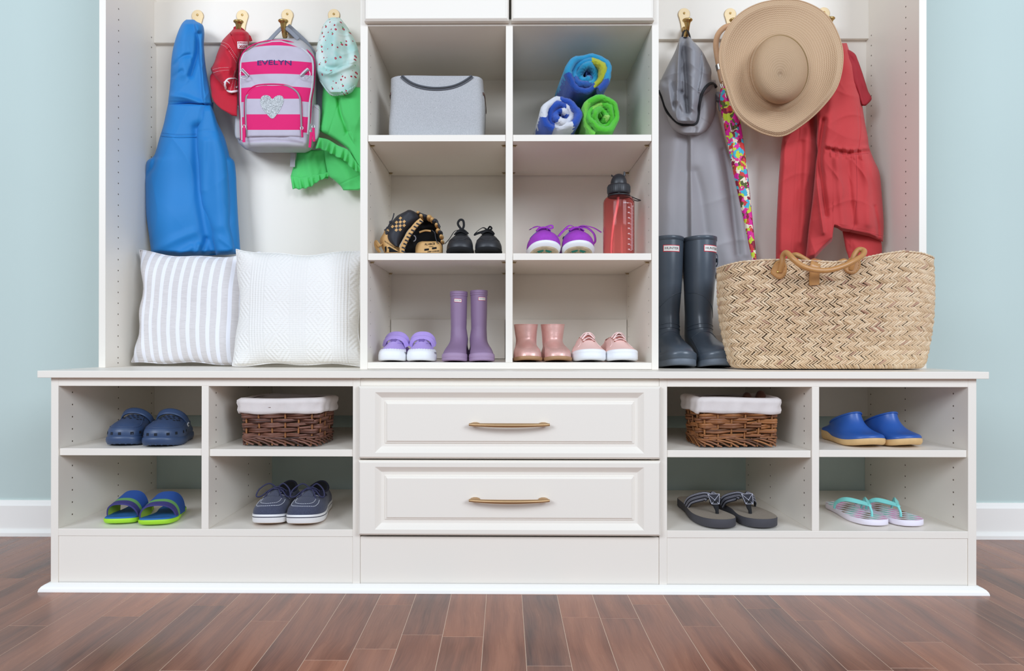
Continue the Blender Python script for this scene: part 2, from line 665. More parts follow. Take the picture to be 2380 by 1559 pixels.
def coat_hook(px, py, tipx, tipy, label):
    x, z = at(px, py, YR)
    root = thing('coat_hook', label, 'hook', (x, YR, z), group='brass coat hooks on the white rails')
    b = MB()
    o = []
    for i in range(28):
        a = -.62 + (2 * PI - 1.9 + .02) * 0 + 2 * PI * i / 28
        cx, cz = .0205 * math.sin(a), .0205 * math.cos(a)
        o.append((cx, cz))
    side = [( .0205 * math.cos(-.35), .0205 * math.sin(-.35))]
    n1 = 24
    arc = [(.0205 * math.cos(-.45 + (PI + .9) * i / n1), .0205 * math.sin(-.45 + (PI + .9) * i / n1)) for i in range(n1 + 1)]
    lft = [(-.0145, -.022), (-.0115, -.034), (-.0098, -.046), (-.0095, -.056)]
    bot = [(-.0075, -.0605), (0, -.062), (.0075, -.0605)]
    ol = arc + lft + bot + [(-a, c2) for a, c2 in lft[::-1]]
    fr = [(a, -.0035, c2) for a, c2 in ol]
    fr2 = [(a * .95, -.0042, c2 * .975) for a, c2 in ol]
    bk = [(a, 0, c2) for a, c2 in ol]
    b.grid([bk, fr, fr2], cu=True, smooth=False)
    b.cap(fr2, 0)
    obj('backplate', b, M_BRASS, root)
    b = MB()
    b.lathe([(.0042, 0), (.0042, .0006), (.0034, .0016), (.0022, .0012), (.0018, .0004)], 14, (0, -.0042, .003), '-y')
    obj('screw', b, M_BRASSD, root)
    b = MB()
    yt = -.062
    tx, tz = at(tipx, tipy, YR + yt)
    tx, tz = tx - x, tz - z
    c1 = [(0, -.003, -.05), (0, -.014, -.058), (tx * .35, -.032, tz - .040), (tx * .6, -.047, tz - .034), (tx * .85, -.057, tz - .02), (tx, -.060, tz - .006)]
    pts = catmull(c1, 22)
    rr = []
    for i in range(22):
        s = i / 21
        r = .0068 + .0012 * (1 - s)
        if s > .72:
            r = .0075 + .0045 * ((s - .72) / .28) ** 2
        rr.append((r, r * .85))
    b.tube(pts, rr, 14, up=None)
    P = []
    for s, r, dz in ((0, .0115, -.0065), (1, .0165, -.002), (2, .0172, .0006), (3, .0155, .0028), (4, .010, .0046), (5, .003, .0056)):
        P.append([(tx + r * math.cos(2 * PI * i / 24), -.061 + .72 * r * math.sin(2 * PI * i / 24), tz + dz) for i in range(24)])
    b.grid(P, cu=True)
    b.cap(P[-1])
    b.cap(P[0], flip=True)
    obj('prong', b, M_BRASSD, root)
    return root


coat_hook(460, 38, 448, 68, 'brass hook whose prong is hidden in the blue jacket hood')
coat_hook(564, 38, 554, 50, 'brass hook holding the red baseball cap')
coat_hook(668.5, 36, 658, 48.5, 'brass hook holding the striped backpack by its loop')
coat_hook(776.5, 36, 768, 62, 'brass hook behind the cherry print hood')
coat_hook(1589.5, 34, 1598, 46.5, 'brass hook holding the long grey coat')
coat_hook(1696.5, 34, 1707, 46, 'brass hook holding the curved wooden umbrella handle')
coat_hook(1914, 32, 1929, 43, 'brass hook half hidden behind the straw hat brim')
# ---------------------------------------------------------------- footwear
FOOT = [(0, .5), (.11, .475), (.155, .40), (.155, .28), (.13, .12), (.135, -.03), (.17, -.17), (.19, -.28), (.18, -.38), (.135, -.455), (.06, -.495),
        (-.02, -.5), (-.1, -.47), (-.16, -.40), (-.195, -.29), (-.205, -.17), (-.19, -.02), (-.165, .13), (-.155, .28), (-.15, .40), (-.11, .475)]
NF = 60


def foot(L, W, side, sq=0., n=NF):
    """sole outline seen from above, heel first; side = +1: inner edge towards +x"""
    P = []
    for x, y in FOOT:
        if sq and y < -.3:
            x *= 1 + sq * (-y - .3) / .2
        P.append((side * x * W / .395, y * L))
    if side < 0:
        P = [P[0]] + P[1:][::-1]
    q = catmull(P + [P[0]], 240)[:-1]
    return resample(q, n, True)


def inset(ol, d):
    n = len(ol)
    out = []
    for i in range(n):
        a, b = ol[i - 1], ol[(i + 1) % n]
        tx, ty = b[0] - a[0], b[1] - a[1]
        l = math.hypot(tx, ty)
        dd = d[i] if isinstance(d, list) else d
        out.append((ol[i][0] - ty / l * dd * SGN(ol), ol[i][1] + tx / l * dd * SGN(ol)))
    return out


def SGN(ol):
    a = sum(ol[i - 1][0] * ol[i][1] - ol[i][0] * ol[i - 1][1] for i in range(len(ol)))
    return 1 if a > 0 else -1


def springer(L, sp, heel=0., y0=.12):
    def f(x, y, z):
        t = -y / L
        if t > y0:
            z += sp * ((t - y0) / (.5 - y0)) ** 2
        if heel and t < -.3:
            z += heel * ((-t - .3) / .2) ** 2
        return x, y, z
    return f


def sole_mesh(ol, ts, lv=None, mi=0, mtop=None):
    """lv: (inset, height fraction[, material]) from the ground up; ts number or function of y"""
    lv = lv or [(.006, 0), (.0015, .06), (0, .25), (0, .85), (.0015, 1.0)]
    h = ts if callable(ts) else (lambda y: ts)
    mb = MB()
    rings = []
    for l in lv:
        q = inset(ol, l[0])
        rings.append([(p[0], p[1], h(o[1]) * l[1]) for p, o in zip(q, ol)])
    if SGN(ol) < 0:
        rings = [r[::-1] for r in rings]
    mb.grid(rings, cu=True, mfn=lambda i, j: lv[j][2] if len(lv[j]) > 2 else mi)
    mb.fan(rings[0], mi=lv[0][2] if len(lv[0]) > 2 else mi, flip=True)
    q = rings[-1]
    cx, cy = sum(p[0] for p in q) / len(q), sum(p[1] for p in q) / len(q)
    inner = [(cx + (p[0] - cx) * .9, cy + (p[1] - cy) * .95, p[2]) for p in q]
    inner2 = [(cx + (p[0] - cx) * .4, cy + (p[1] - cy) * .7, p[2]) for p in q]
    mt = mi if mtop is None else mtop
    mb.grid([q, inner, inner2], cu=True, mi=mt)
    mb.fan(inner2, mi=mt)
    return mb


def bez(a, b, c, d, t):
    u = 1 - t
    return a * (u * u * u) + b * (3 * u * u * t) + c * (3 * u * t * t) + d * (t * t * t)


def upper_mesh(ol, zs, col, toeh, K=14, vamp=.4, drop=.35, bulge=.004, wall=.5, lining=1, ins=.002, shaft=None, mfn=None, th=.0045, toe_in=0., lift=0., wallp=1.5):
    """col: cy, a, b, zb, zf (collar ring centre, half length, half width, heights behind and in front), optional cx, pw
    shaft: further rings (cy, a, b, z, cx) above the collar. Returns mesh with lining."""
    n = len(ol)
    flip = SGN(ol) < 0
    p0 = inset(ol, ins)
    h = zs if callable(zs) else (lambda y: zs)
    sgx = 1 if ol[n // 4][0] > 0 else -1
    rows = [[] for _ in range(K)]
    ring = []
    for i in range(n):
        ph = 2 * PI * i / n
        f = (1 - math.cos(ph)) / 2
        P0 = Vector((p0[i][0], p0[i][1], h(ol[i][1]) - .001))
        e = col.get('pw', 1.)
        cxn, sxn = math.cos(ph), math.sin(ph)
        X = col.get('cx', 0) + sgx * col['b'] * math.copysign(abs(sxn) ** e, sxn)
        Y = col['cy'] + col['a'] * math.copysign(abs(cxn) ** e, cxn)
        Zc = col['zf'] + (col['zb'] - col['zf']) * ((1 + cxn) / 2) ** col.get('zp', 1.) - col.get('dip', 0.) * sxn * sxn
        P3 = Vector((X, Y, Zc))
        a, c = ol[i - 1], ol[(i + 1) % n]
        tx, ty = c[0] - a[0], c[1] - a[1]
        l = math.hypot(tx, ty)
        N = Vector((ty / l, -tx / l, 0)) * (1 if not flip else -1)
        w = f ** wallp
        h1 = (P3.z - P0.z) * wall * (1 - w) + toeh * 1.3 * w
        P1 = P0 + N * (bulge - toe_in * w) + Vector((0, 0, h1))
        dz = (P3.z - P0.z) * (.4 * (1 - w)) + (P3.z - P0.z - toeh) * drop * w - lift * w
        P2 = P3 + Vector(((P0.x - P3.x) * (.25 * (1 - w) + vamp * w), (P0.y - P3.y) * (.12 * (1 - w) + vamp * w), -dz))
        if shaft:
            P2 = P3 + Vector((0, 0, -1)) * max(.012, (P3.z - P0.z) * (.35 * (1 - w) + drop * w)) + Vector((0, (P0.y - P3.y) * vamp * w * .3, 0))
        for k in range(K):
            rows[k].append(bez(P0, P1, P2, P3, k / (K - 1)))
        ring.append((ph, P3))
    if shaft:
        keys = [(col['cy'], col['a'], col['b'], None, col.get('cx', 0))] + shaft
        m = len(shaft)
        for q in range(1, m * 4 + 1):
            t = q / 4
            j = min(int(t), m - 1)
            u = t - j
            u2 = u
            A, B = keys[j], keys[j + 1]
            r = []
            for i in range(n):
                ph, P3 = ring[i]
                g = lambda kk: A[kk] + (B[kk] - A[kk]) * u2
                zA = P3.z if A[3] is None else A[3]
                tilt = B[5] if len(B) > 5 else 0
                zz = zA + (B[3] - zA) * u + (tilt * math.cos(ph) * u)
                r.append(Vector((g(4) + sgx * g(2) * math.sin(ph), g(0) + g(1) * math.cos(ph), zz)))
            rows.append(r)
    mb = MB()
    nr = len(rows)
    if flip:
        rows = [r[::-1] for r in rows]
    mb.grid(rows, cu=True, mfn=(lambda i, j: mfn((n - 1 - i) if flip else i, j, nr)) if mfn else None)
    top = rows[-1]
    cx = sum(p[0] for p in top) / n
    cy = sum(p[1] for p in top) / n

    def shr(r, d, dz):
        out = []
        for p in r:
            v = Vector((p[0] - cx, p[1] - cy, 0))
            ll = max(v.length, 1e-6)
            out.append((p[0] - v.x / ll * d, p[1] - v.y / ll * d, p[2] + dz))
        return out
    zi = h(0) + .004
    r1, r2 = shr(top, th * .5, th * .35), shr(top, th, 0)
    if shaft:
        r3, r4 = shr(rows[-2], th * 1.1, 0), shr(rows[-4], th * 1.1, 0)
    else:
        r3 = [(p[0], p[1], zi + (p[2] - zi) * .5) for p in shr(top, th * 1.1, 0)]
        r4 = [(p[0], p[1], zi) for p in shr(top, th * 1.1, 0)]
    mb.grid([top, r1], cu=True, mi=mfn(0, nr - 2, nr) if mfn else 0)
    mb.grid([r1, r2, r3, r4], cu=True, mi=lining)
    mb.fan(r4, mi=lining)
    return mb


def dr(bvh, x, y, off=.001, z=1.):
    for k in range(24):
        p = cast(bvh, (x * (1 - .03 * k), y, z), (0, 0, -1), off)
        if p is not None:
            return p
    return None


def dpath(bvh, pts, off=.001, n=12, lift=0.):
    q = catmull(pts, n) if len(pts) > 2 else [tuple(np.array(pts[0]) + (np.array(pts[1]) - np.array(pts[0])) * i / (n - 1)) for i in range(n)]
    out = []
    for i, (x, y) in enumerate(q):
        p = dr(bvh, x, y, off)
        if p is None:
            continue
        out.append(p + Vector((0, 0, lift * math.sin(PI * i / (n - 1)))))
    return out


def lace(mb, bvh, pts, r=.0016, off=.001, n=12, lift=0., flat=True, mi=0):
    q = dpath(bvh, pts, off, n, lift)
    if len(q) > 2:
        mb.tube(q, (r * 1.7, r * .6) if flat else r, 6, mi=mi, up=(0, 0, 1) if flat else None)


def band(mb, pts, nrm, w, th, mi=0, mfn=None):
    """flat strap along 3d points; nrm: up vectors per point; w number or list"""
    P = [Vector(p) for p in pts]
    m = len(P)
    rings = []
    for i in range(m):
        t = (P[min(i + 1, m - 1)] - P[max(i - 1, 0)]).normalized()
        u = Vector(nrm[i] if isinstance(nrm, list) else nrm)
        u = (u - t * u.dot(t)).normalized()
        s = t.cross(u)
        ww = (w[i] if isinstance(w, list) else w) / 2
        rings.append([P[i] + s * a * ww + u * b * th for a, b in ((-1, 0), (-1, .7), (-.92, 1), (-.5, 1.03), (0, 1.05), (.5, 1.03), (.92, 1), (1, .7), (1, 0), (0, 0))])
    mb.grid(rings, cu=True, mi=mi, mfn=mfn)
    mb.cap(rings[0], mi, flip=True)
    mb.cap(rings[-1], mi)


def stand(name, label, cat, px, ytoe, z, L, rz, group, dx=0.):
    """root of a shoe whose toe tip is at photo column px, depth ytoe"""
    x = AX(px, ytoe, 900) + dx
    return thing(name, label, cat, (x - math.sin(rz) * L / 2, ytoe + math.cos(rz) * L / 2, z + .0008), rz, group)


def disc_on(mb, bvh, o, d, r, off=.0004, n=12, ry=None, mi=0, rot=0., up=(0, 0, 1)):
    """small disc lying on a surface where the ray o + d meets it"""
    h, nr, _, _ = bvh.ray_cast(Vector(o), Vector(d))
    if h is None:
        return
    if nr.dot(Vector(d)) > 0:
        nr = -nr
    a = Vector(up)
    a = (a - nr * a.dot(nr)).normalized()
    b_ = a.cross(nr)
    ry = ry or r
    ring = []
    for k in range(n):
        w = 2 * PI * k / n + rot
        q = h + a * (ry * math.sin(w)) + b_ * (r * math.cos(w))
        c = cast(bvh, q + nr * .006, -nr, off)
        ring.append(c if c is not None and (c - q).length < .01 else q + nr * off)
    mb.fan(ring, mi=mi)
M_DARK = mat('dark_lining', '#1c1b1d', .9)
M_WRUB = mat('white_rubber', '#f0f1f4', .45)
BENCH, S3, S2, S1 = BT, .6167, .9309, 1.2721
G = 'pairs of shoes'

# ---- lilac strap shoes
M_LIL = mat('lilac_canvas', '#b49ae0', .85, bump=(1500, .25, .0006), sheen=.2)
M_LIL2 = mat('lilac_lining', '#7a62a8', .9)


def strap_shoe(px, side, rz, label):
    L, W = .180, .087
    root = stand('strap_shoe', label, 'shoe', px, -.372, S3, L, rz, 'lilac strap shoes in the lower cubby')
    ol = foot(L, W, side)
    sp = springer(L, .006)
    s = sole_mesh(ol, lambda y: .021 + .003 * max(0, -y / L), [(.006, 0), (.002, .06), (0, .2), (0, .8), (.0005, .9), (.002, 1.0)]).map(sp)
    obj('sole', s, M_WRUB, root)
    u = upper_mesh(ol, .02, dict(cy=.016, a=.052, b=.024, zb=.058, zf=.066, dip=.010), .008, vamp=.5, drop=.62, bulge=.002).map(sp)
    bv = u.bvh()
    obj('upper', u, [M_LIL, M_LIL2], root)
    # ribbed rubber toe cap
    b = MB()
    P = []
    for j in range(9):
        row = []
        v = j / 8
        for i in range(81):
            a = -1.22 + 2.44 * i / 80
            o = np.array(ol[int((i / 80 * .42 + .29) * NF) % NF]) * (1 - (i / 80 * .42 + .29) * NF % 1) + np.array(ol[int((i / 80 * .42 + .29) * NF + 1) % NF]) * ((i / 80 * .42 + .29) * NF % 1)
            x, y = o[0] * (1 - .16 * v), o[1] + v * .012 * (1.0 - .5 * abs(a) / 1.22)
            p = dr(bv, x * .985, y + .0006, .0014 + (.0006 * math.sin(i * PI / 2) if v > .6 else 0))
            if p is None or j == 0:
                p = Vector((o[0], o[1], .017))
                p = Vector(sp(*p))
            row.append(p)
        P.append(row)
    b.grid(P, flip=side > 0)
    obj('toe_cap', b, M_WRUB, root)
    # two hook straps and the tongue edges
    b = MB()
    for (y0, w, lft, hh) in ((-.022, .0165, .004, .0), (-.002, .0165, .006, .006)):
        pts, nr = [], []
        for i in range(17):
            s_ = -1 + 2 * i / 16
            q_ = math.sqrt(max(0, 1 - abs(s_) ** 2.6))
            pts.append((s_ * (.0345 - .002 * hh), y0 + .010 * (1 - q_), .044 + hh + (.027 + hh) * q_))
            nr.append(Vector((s_ * .9, -1.0, .25 + .7 * q_)))
        st = MB()
        band(st, pts, nr, w, .0028)
        obj('strap', st, M_LIL, root)
    st = MB()
    for sg in (-1, 1):
        lace(st, bv, [(sg * .012, -.046), (sg * .019, -.03), (sg * .022, -.008), (sg * .024, .01)], .0016, .0008, 14, flat=False)
        obj('eyestay_edge', st, M_LIL, root)
        st = MB()
    st = MB()
    vs_, fs_ = grid2(-.0125, .0125, -.044, -.02, 8, 6)
    proj_poly(st, bv, [(a * (.55 + .45 * (c2 + .044) / .024), c2) for a, c2 in vs_], fs_, lambda a, c2: (a, c2, 1), (0, 0, -1), .0009)
    obj('tongue', st, M_LIL2, root)
    return root


strap_shoe(905, 1, -.06, 'lilac two-strap shoe with white toe cap beside the left wall of its cubby')
strap_shoe(975.5, -1, .03, 'lilac two-strap shoe with white toe cap nearer the purple rain boots')

# ---- rain boots (small purple pair, tall grey pair)
M_PUR = mat('matte_purple_rubber', '#8f7594', .55, bump=(900, .05, .0006))
M_PURL = mat('pale_purple_rubber', '#a388a8', .6)
M_GRY = mat('dark_slate_rubber', '#4b545e', .33, var=(9, .12), bump=(60, .04, .002), coat=.15)
M_GRYL = mat('worn_slate_rubber', '#646c76', .5, var=(14, .15))
M_RED = mat('label_red', '#d8283c', .5)
M_WHT = mat('label_white', '#f3efe8', .5)
M_INK = mat('label_black', '#222226', .6)


def boot_label(root, bv, x, z, w, h, yo, tilt=0.):
    for nm, ww, hh, mt, off in (('label_border', w, h, M_RED, .0007), ('label', w * .93, h * .80, M_WHT, .0012)):
        b = MB()
        vs_, fs_ = grid2(-ww / 2, ww / 2, -hh / 2, hh / 2, 12, 4)
        vs_ = [(x + a, z + c2 + a * tilt) for a, c2 in vs_]
        proj_poly(b, bv, vs_, fs_, lambda a, c2: (a, -yo, c2), (0, 1, 0), off)
        lb = obj(nm, b, mt, root) if nm == 'label_border' else obj(nm, b, mt, lb)
    b = MB()
    vs_, fs_ = text_mesh('HUNTER', h * .48, .0, 1.25)
    tw_ = max(a for a, _ in vs_) - min(a for a, _ in vs_)
    k_ = w * .80 / tw_
    proj_poly(b, bv, [(x + a * k_, z + c2 + a * k_ * tilt) for a, c2 in vs_], fs_, lambda a, c2: (a, -yo, c2), (0, 1, 0), .0017)
    obj('lettering', b, M_INK, root)


def small_boot(px, side, rz, H, lab, label):
    L, W = .172, .0775
    root = stand('rain_boot', label, 'boot', px, -.383, S3, L, rz, 'small purple rain boots')
    ol = foot(L, W, side)
    sp = springer(L, .005)
    s = sole_mesh(ol, .010, [(.004, 0), (.0008, .12), (-.0005, .35), (-.0005, .75), (.0, .9), (.001, 1.0)]).map(sp)
    obj('sole', s, M_PURL, root)
    sh = [(.036, .036, .0235, .10, side * -.002), (.036, .0355, .0245, .14, side * -.002), (.036, .036, .0255, H - .011, side * -.002)]
    u = upper_mesh(ol, .009, dict(cy=.034, a=.040, b=.0265, zb=.062, zf=.078), .028, K=16, vamp=.42, drop=.5, bulge=.001, shaft=sh).map(sp)
    bv = u.bvh()
    obj('boot_shaft', u, [M_PUR, M_DARK], root)
    b = MB()
    rings = []
    for dz, g in ((-.003, .0002), (-.002, .0012), (.0015, .0014), (.0022, .0004), (.003, .0004), (.0037, .0014), (.0075, .0014), (.0085, .0006), (.0095, .0014), (.012, .0012), (.0125, -.003)):
        rings.append([(side * -.002 + (.0255 + g) * math.sin(2 * PI * i / 40), .036 + (.036 + g) * math.cos(2 * PI * i / 40), H - .011 + dz) for i in range(40)])
    b.grid(rings, cu=True, flip=True)
    obj('rim', b, M_PUR, root)
    # toe band
    b = MB()
    P = []
    for j in range(5):
        row = []
        for i in range(NF + 1):
            o = inset(ol, (-.0002, -.0006, -.0004, .0004, .004)[j])[i % NF]
            f = (1 - math.cos(2 * PI * i / NF)) / 2
            z = .009 + (.0045 + .010 * f) * (0, .08, .5, .92, 1)[j]
            row.append(sp(o[0], o[1], z))
        P.append(row)
    b.grid(P, flip=SGN(ol) < 0)
    obj('toe_band', b, M_PURL, root)
    boot_label(root, bv, lab[0], lab[1], .0215, .0098, .3, lab[2])
    return root


small_boot(1052, 1, -.09, .212, (.0005, .184, -.07), 'small purple rain boot beside the lilac strap shoes')
small_boot(1123, -1, .16, .215, (.007, .189, 0.), 'small purple rain boot nearer the tower divider')


def tall_boot(px, yt, side, rz, label, labx):
    L, W = .285, .112
    H = .418
    root = stand('tall_rain_boot', label, 'boot', px, yt, BENCH, L, rz, 'tall dark grey rain boots')
    ol = foot(L, W, side)
    sp = springer(L, .012)
    s = sole_mesh(ol, lambda y: .020 + (.008 if y > .06 else 0), [(.006, 0), (.002, .06), (0, .15), (0, .9), (.002, 1.0)]).map(sp)
    obj('sole', s, M_GRYL, root)
    sh = [(.072, .055, .042, .17, 0), (.066, .058, .047, .25, 0), (.064, .062, .0505, .33, 0), (.062, .0615, .0520, H - .01, 0)]
    u = upper_mesh(ol, .019, dict(cy=.072, a=.062, b=.042, zb=.095, zf=.118), .048, K=18, vamp=.5, drop=.42, bulge=.002, shaft=sh).map(sp)
    bv = u.bvh()
    obj('boot_shaft', u, [M_GRY, M_DARK], root)
    b = MB()
    rings = []
    for dz, g in ((-.004, .0), (-.003, .0018), (.006, .002), (.009, .0016), (.0098, .0), (.009, -.003)):
        rings.append([((.0520 + g) * math.sin(2 * PI * i / 40), .062 + (.0615 + g) * math.cos(2 * PI * i / 40), H - .01 + dz) for i in range(40)])
    b.grid(rings, cu=True, flip=True)
    obj('rim', b, M_GRY, root)
    b = MB()
    # moulded seams: ankle band, vamp line, instep arch
    for pts in ([(-.047, .122), (-.03, .133), (0, .139), (.03, .133), (.047, .122)], [(-.047, .112), (-.03, .121), (0, .126), (.03, .121), (.047, .112)],
                [(-.05, .048), (-.042, .085), (-.02, .108), (0, .112), (.02, .108), (.042, .085), (.05, .048)],
                [(-.042 * side, .15), (-.03 * side, .19), (0, .222), (.028 * side, .236), (.042 * side, .238)]):
        q = [cast(bv, (x, -.6, z), (0, 1, 0), .0003) for x, z in catmull(pts, 26)]
        q = [p for p in q if p is not None]
        if len(q) > 3:
            b.tube(q, .0013, 6)
    obj('moulded_seam', b, M_GRY, root)
    b = MB()
    P = []
    for j in range(5):
        row = []
        for i in range(NF + 1):
            o = inset(ol, -.0016 if j in (1, 2, 3) else .0005)[i % NF]
            f = (1 - math.cos(2 * PI * i / NF)) / 2
            z = .018 + (.002 + .022 * max(0, (f - .35) / .65) ** 1.5) * (0, .08, .5, .92, 1)[j]
            row.append(sp(o[0], o[1], z))
        P.append(row)
    b.grid(P, flip=SGN(ol) < 0)
    obj('toe_band', b, M_GRY, root)
    # side buckle
    b = MB()
    q = cast(bv, (-side * .3, .055, .345), (side, 0, 0), .0005)
    if q:
        b.tube([q + Vector((-side * .002, .014 * math.cos(a), .02 * math.sin(a))) for a in [2 * PI * k_ / 20 for k_ in range(20)]], .002, 6, closed=True)
        b.tube([q + Vector((-side * .003, -.012, -.003)), q + Vector((-side * .003, .02, .003))], (.007, .0016), 8, up=(side, 0, 0))
    obj('buckle', b, M_GRYL, root)
    boot_label(root, bv, labx, .376, .052, .0215, .6, -.02)
    return root


tall_boot(1585, -.343, 1, -.03, 'tall dark grey rain boot against the tower side', .003)
tall_boot(1679, -.343, -1, .03, 'tall dark grey rain boot beside the straw basket', .020)

# ---- rose gold ankle boots
m = mat('rose_gold_leather', '#c58e88', .36, .35, bump=(45, .35, .004))
t = NT(m)
co = t.obj()
vo = t.n('TexNoise', Vector=co, Scale=700., Detail=2.)
big = t.noise(co, 22., 4)
t.base(t.mix(t.math('MULTIPLY', big, .8), lin('#d29c92'), lin('#f4cfc6')))
t.link(t.ramp(vo.outputs[0], [(.4, (.45, .45, .45, 1)), (.65, (.34, .34, .34, 1))]), t.bsdf.inputs['Roughness'])
M_ROSE = m
M_TAN = mat('tan_sole', '#a9805a', .6, var=(40, .08))


def ankle_boot(px, yt, side, rz, label):
    L, W = .195, .086
    root = stand('ankle_boot', label, 'boot', px, yt, S3, L, rz, 'rose gold ankle boots')
    ol = foot(L, W, side)
    sp = springer(L, .008)
    s = sole_mesh(ol, .0105, [(.004, 0), (.0005, .1), (-.001, .35), (-.001, .85), (.0005, 1.0)]).map(sp)
    obj('sole', s, M_TAN, root)
    sh = [(.042, .047, .0335, .09, -side * .001), (.042, .0485, .0365, .112, -side * .001)]
    u = upper_mesh(ol, .0095, dict(cy=.042, a=.047, b=.031, zb=.062, zf=.068), .034, K=16, vamp=.5, drop=.5, bulge=.0015, shaft=sh, th=.003).map(sp)
    bv = u.bvh()
    obj('upper', u, [M_ROSE, M_DARK], root)
    b = MB()
    for x in (-.0345, .0305):
        q = [cast(bv, (math.copysign(.2, x), .035 + .012 * t_, .02 + .092 * t_), (-math.copysign(1, x), 0, 0), .0003) for t_ in [k_ / 12 for k_ in range(13)]]
        q = [p for p in q if p]
        if len(q) > 2:
            b.tube(q, .0009, 5)
    rr = [(-side * .001 + .0365 * math.sin(2 * PI * i / 40), .042 + .0485 * math.cos(2 * PI * i / 40), .1125) for i in range(40)]
    b.tube(rr, .0012, 6, closed=True)
    obj('seam_piping', b, M_ROSE, root)
    return root


ankle_boot(1229, -.375, 1, .02, 'rose gold ankle boot touching the tower divider')
ankle_boot(1302, -.375, -1, .09, 'rose gold ankle boot nearer the pink sneakers')

# ---- pink canvas sneakers
M_PNK = mat('pink_canvas', '#f4cbc2', .85, bump=(1400, .25, .0006), var=(14, .05))
M_PNKL = mat('pink_lace', '#fadcd6', .8)
M_COP = mat('copper_eyelet', '#c4744e', .35, .8)
M_PINL = mat('pink_lining', '#a8685e', .9)


def canvas_sneaker(px, yt, side, rz, label):
    L, W = .225, .099
    root = stand('canvas_sneaker', label, 'shoe', px, yt, S3, L, rz, 'pink canvas sneakers')
    ol = foot(L, W, side)
    sp = springer(L, .009)
    s = sole_mesh(ol, lambda y: .024 + .006 * smooth01(-y / L * 2.2), [(.007, 0), (.003, .05), (0, .16), (0, .62), (.0006, .64), (.0, .68), (.0, .92), (.002, 1.0)]).map(sp)
    obj('sole', s, M_WRUB, root)
    u = upper_mesh(ol, .024, dict(cy=.034, a=.060, b=.027, zb=.070, zf=.082, dip=.014), .007, vamp=.5, drop=.80, bulge=.003).map(sp)
    bv = u.bvh()
    obj('upper', u, [M_PNK, M_PINL], root)
    b = MB()
    P = []
    for j in range(10):
        v = j / 9
        y = -.048 + .062 * v
        P.append([(p if p else Vector((0, y, .07))) for p in [dr(bv, a * (.008 + .007 * v), y, .0015) for a in (-1, -.5, 0, .5, 1)]])
    b.grid(P)
    obj('tongue', b, M_PINL, root)
    e = MB()
    for sg in (-1, 1):
        for i in range(5):
            y = -.046 + .0125 * i
            disc_on(e, bv, (sg * (.0155 + .0012 * i), y, 1), (0, 0, -1), .0032, .001, 10)
        lc = MB()
        lace(lc, bv, [(sg * .034, -.06), (sg * .026, -.05), (sg * .0225, -.02), (sg * .0245, .012)], .0008, .0005, 14, flat=False)
        obj('stitched_edge', lc, M_PNKL, root)
    obj('eyelets', e, M_COP, root)
    ln = MB()
    for i in range(5):
        y = -.046 + .0125 * i
        w = .0155 + .0012 * i
        lace(ln, bv, [(-w, y), (0, y + .002 * side), (w, y + .001)], .0027, .0018, 12, .003)
    lace(ln, bv, [(-.0165, -.034), (0, -.027), (.0185, -.021)], .0027, .0035, 12, .003)
    lace(ln, bv, [(.0165, -.034), (0, -.027), (-.0185, -.021)], .0027, .0035, 12, .003)
    obj('laces', ln, M_PNKL, root)
    return root


canvas_sneaker(1375, -.38, 1, .0, 'pink canvas sneaker beside the rose gold boots')
canvas_sneaker(1454, -.38, -1, .06, 'pink canvas sneaker beside the right wall of its cubby')
def on_shelf(name, label, cat, px, py, z, L, rz, group):
    """root of a shoe whose toe touches a visible shelf at photo pixel px, py"""
    x, y = atz(px, py, z)
    return thing(name, label, cat, (x - math.sin(rz) * L / 2, y + math.cos(rz) * L / 2, z + .0008), rz, group)


ZL, ZR = ZMS + .0015, ZMS            # left-most / other small shelves

# ---- navy foam clogs
M_FOAM = mat('navy_foam', '#35496a', .40, var=(30, .08), bump=(350, .1, .001))
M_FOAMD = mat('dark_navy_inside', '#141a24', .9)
M_RIVET = mat('pale_rivet', '#c9ccd0', .45)


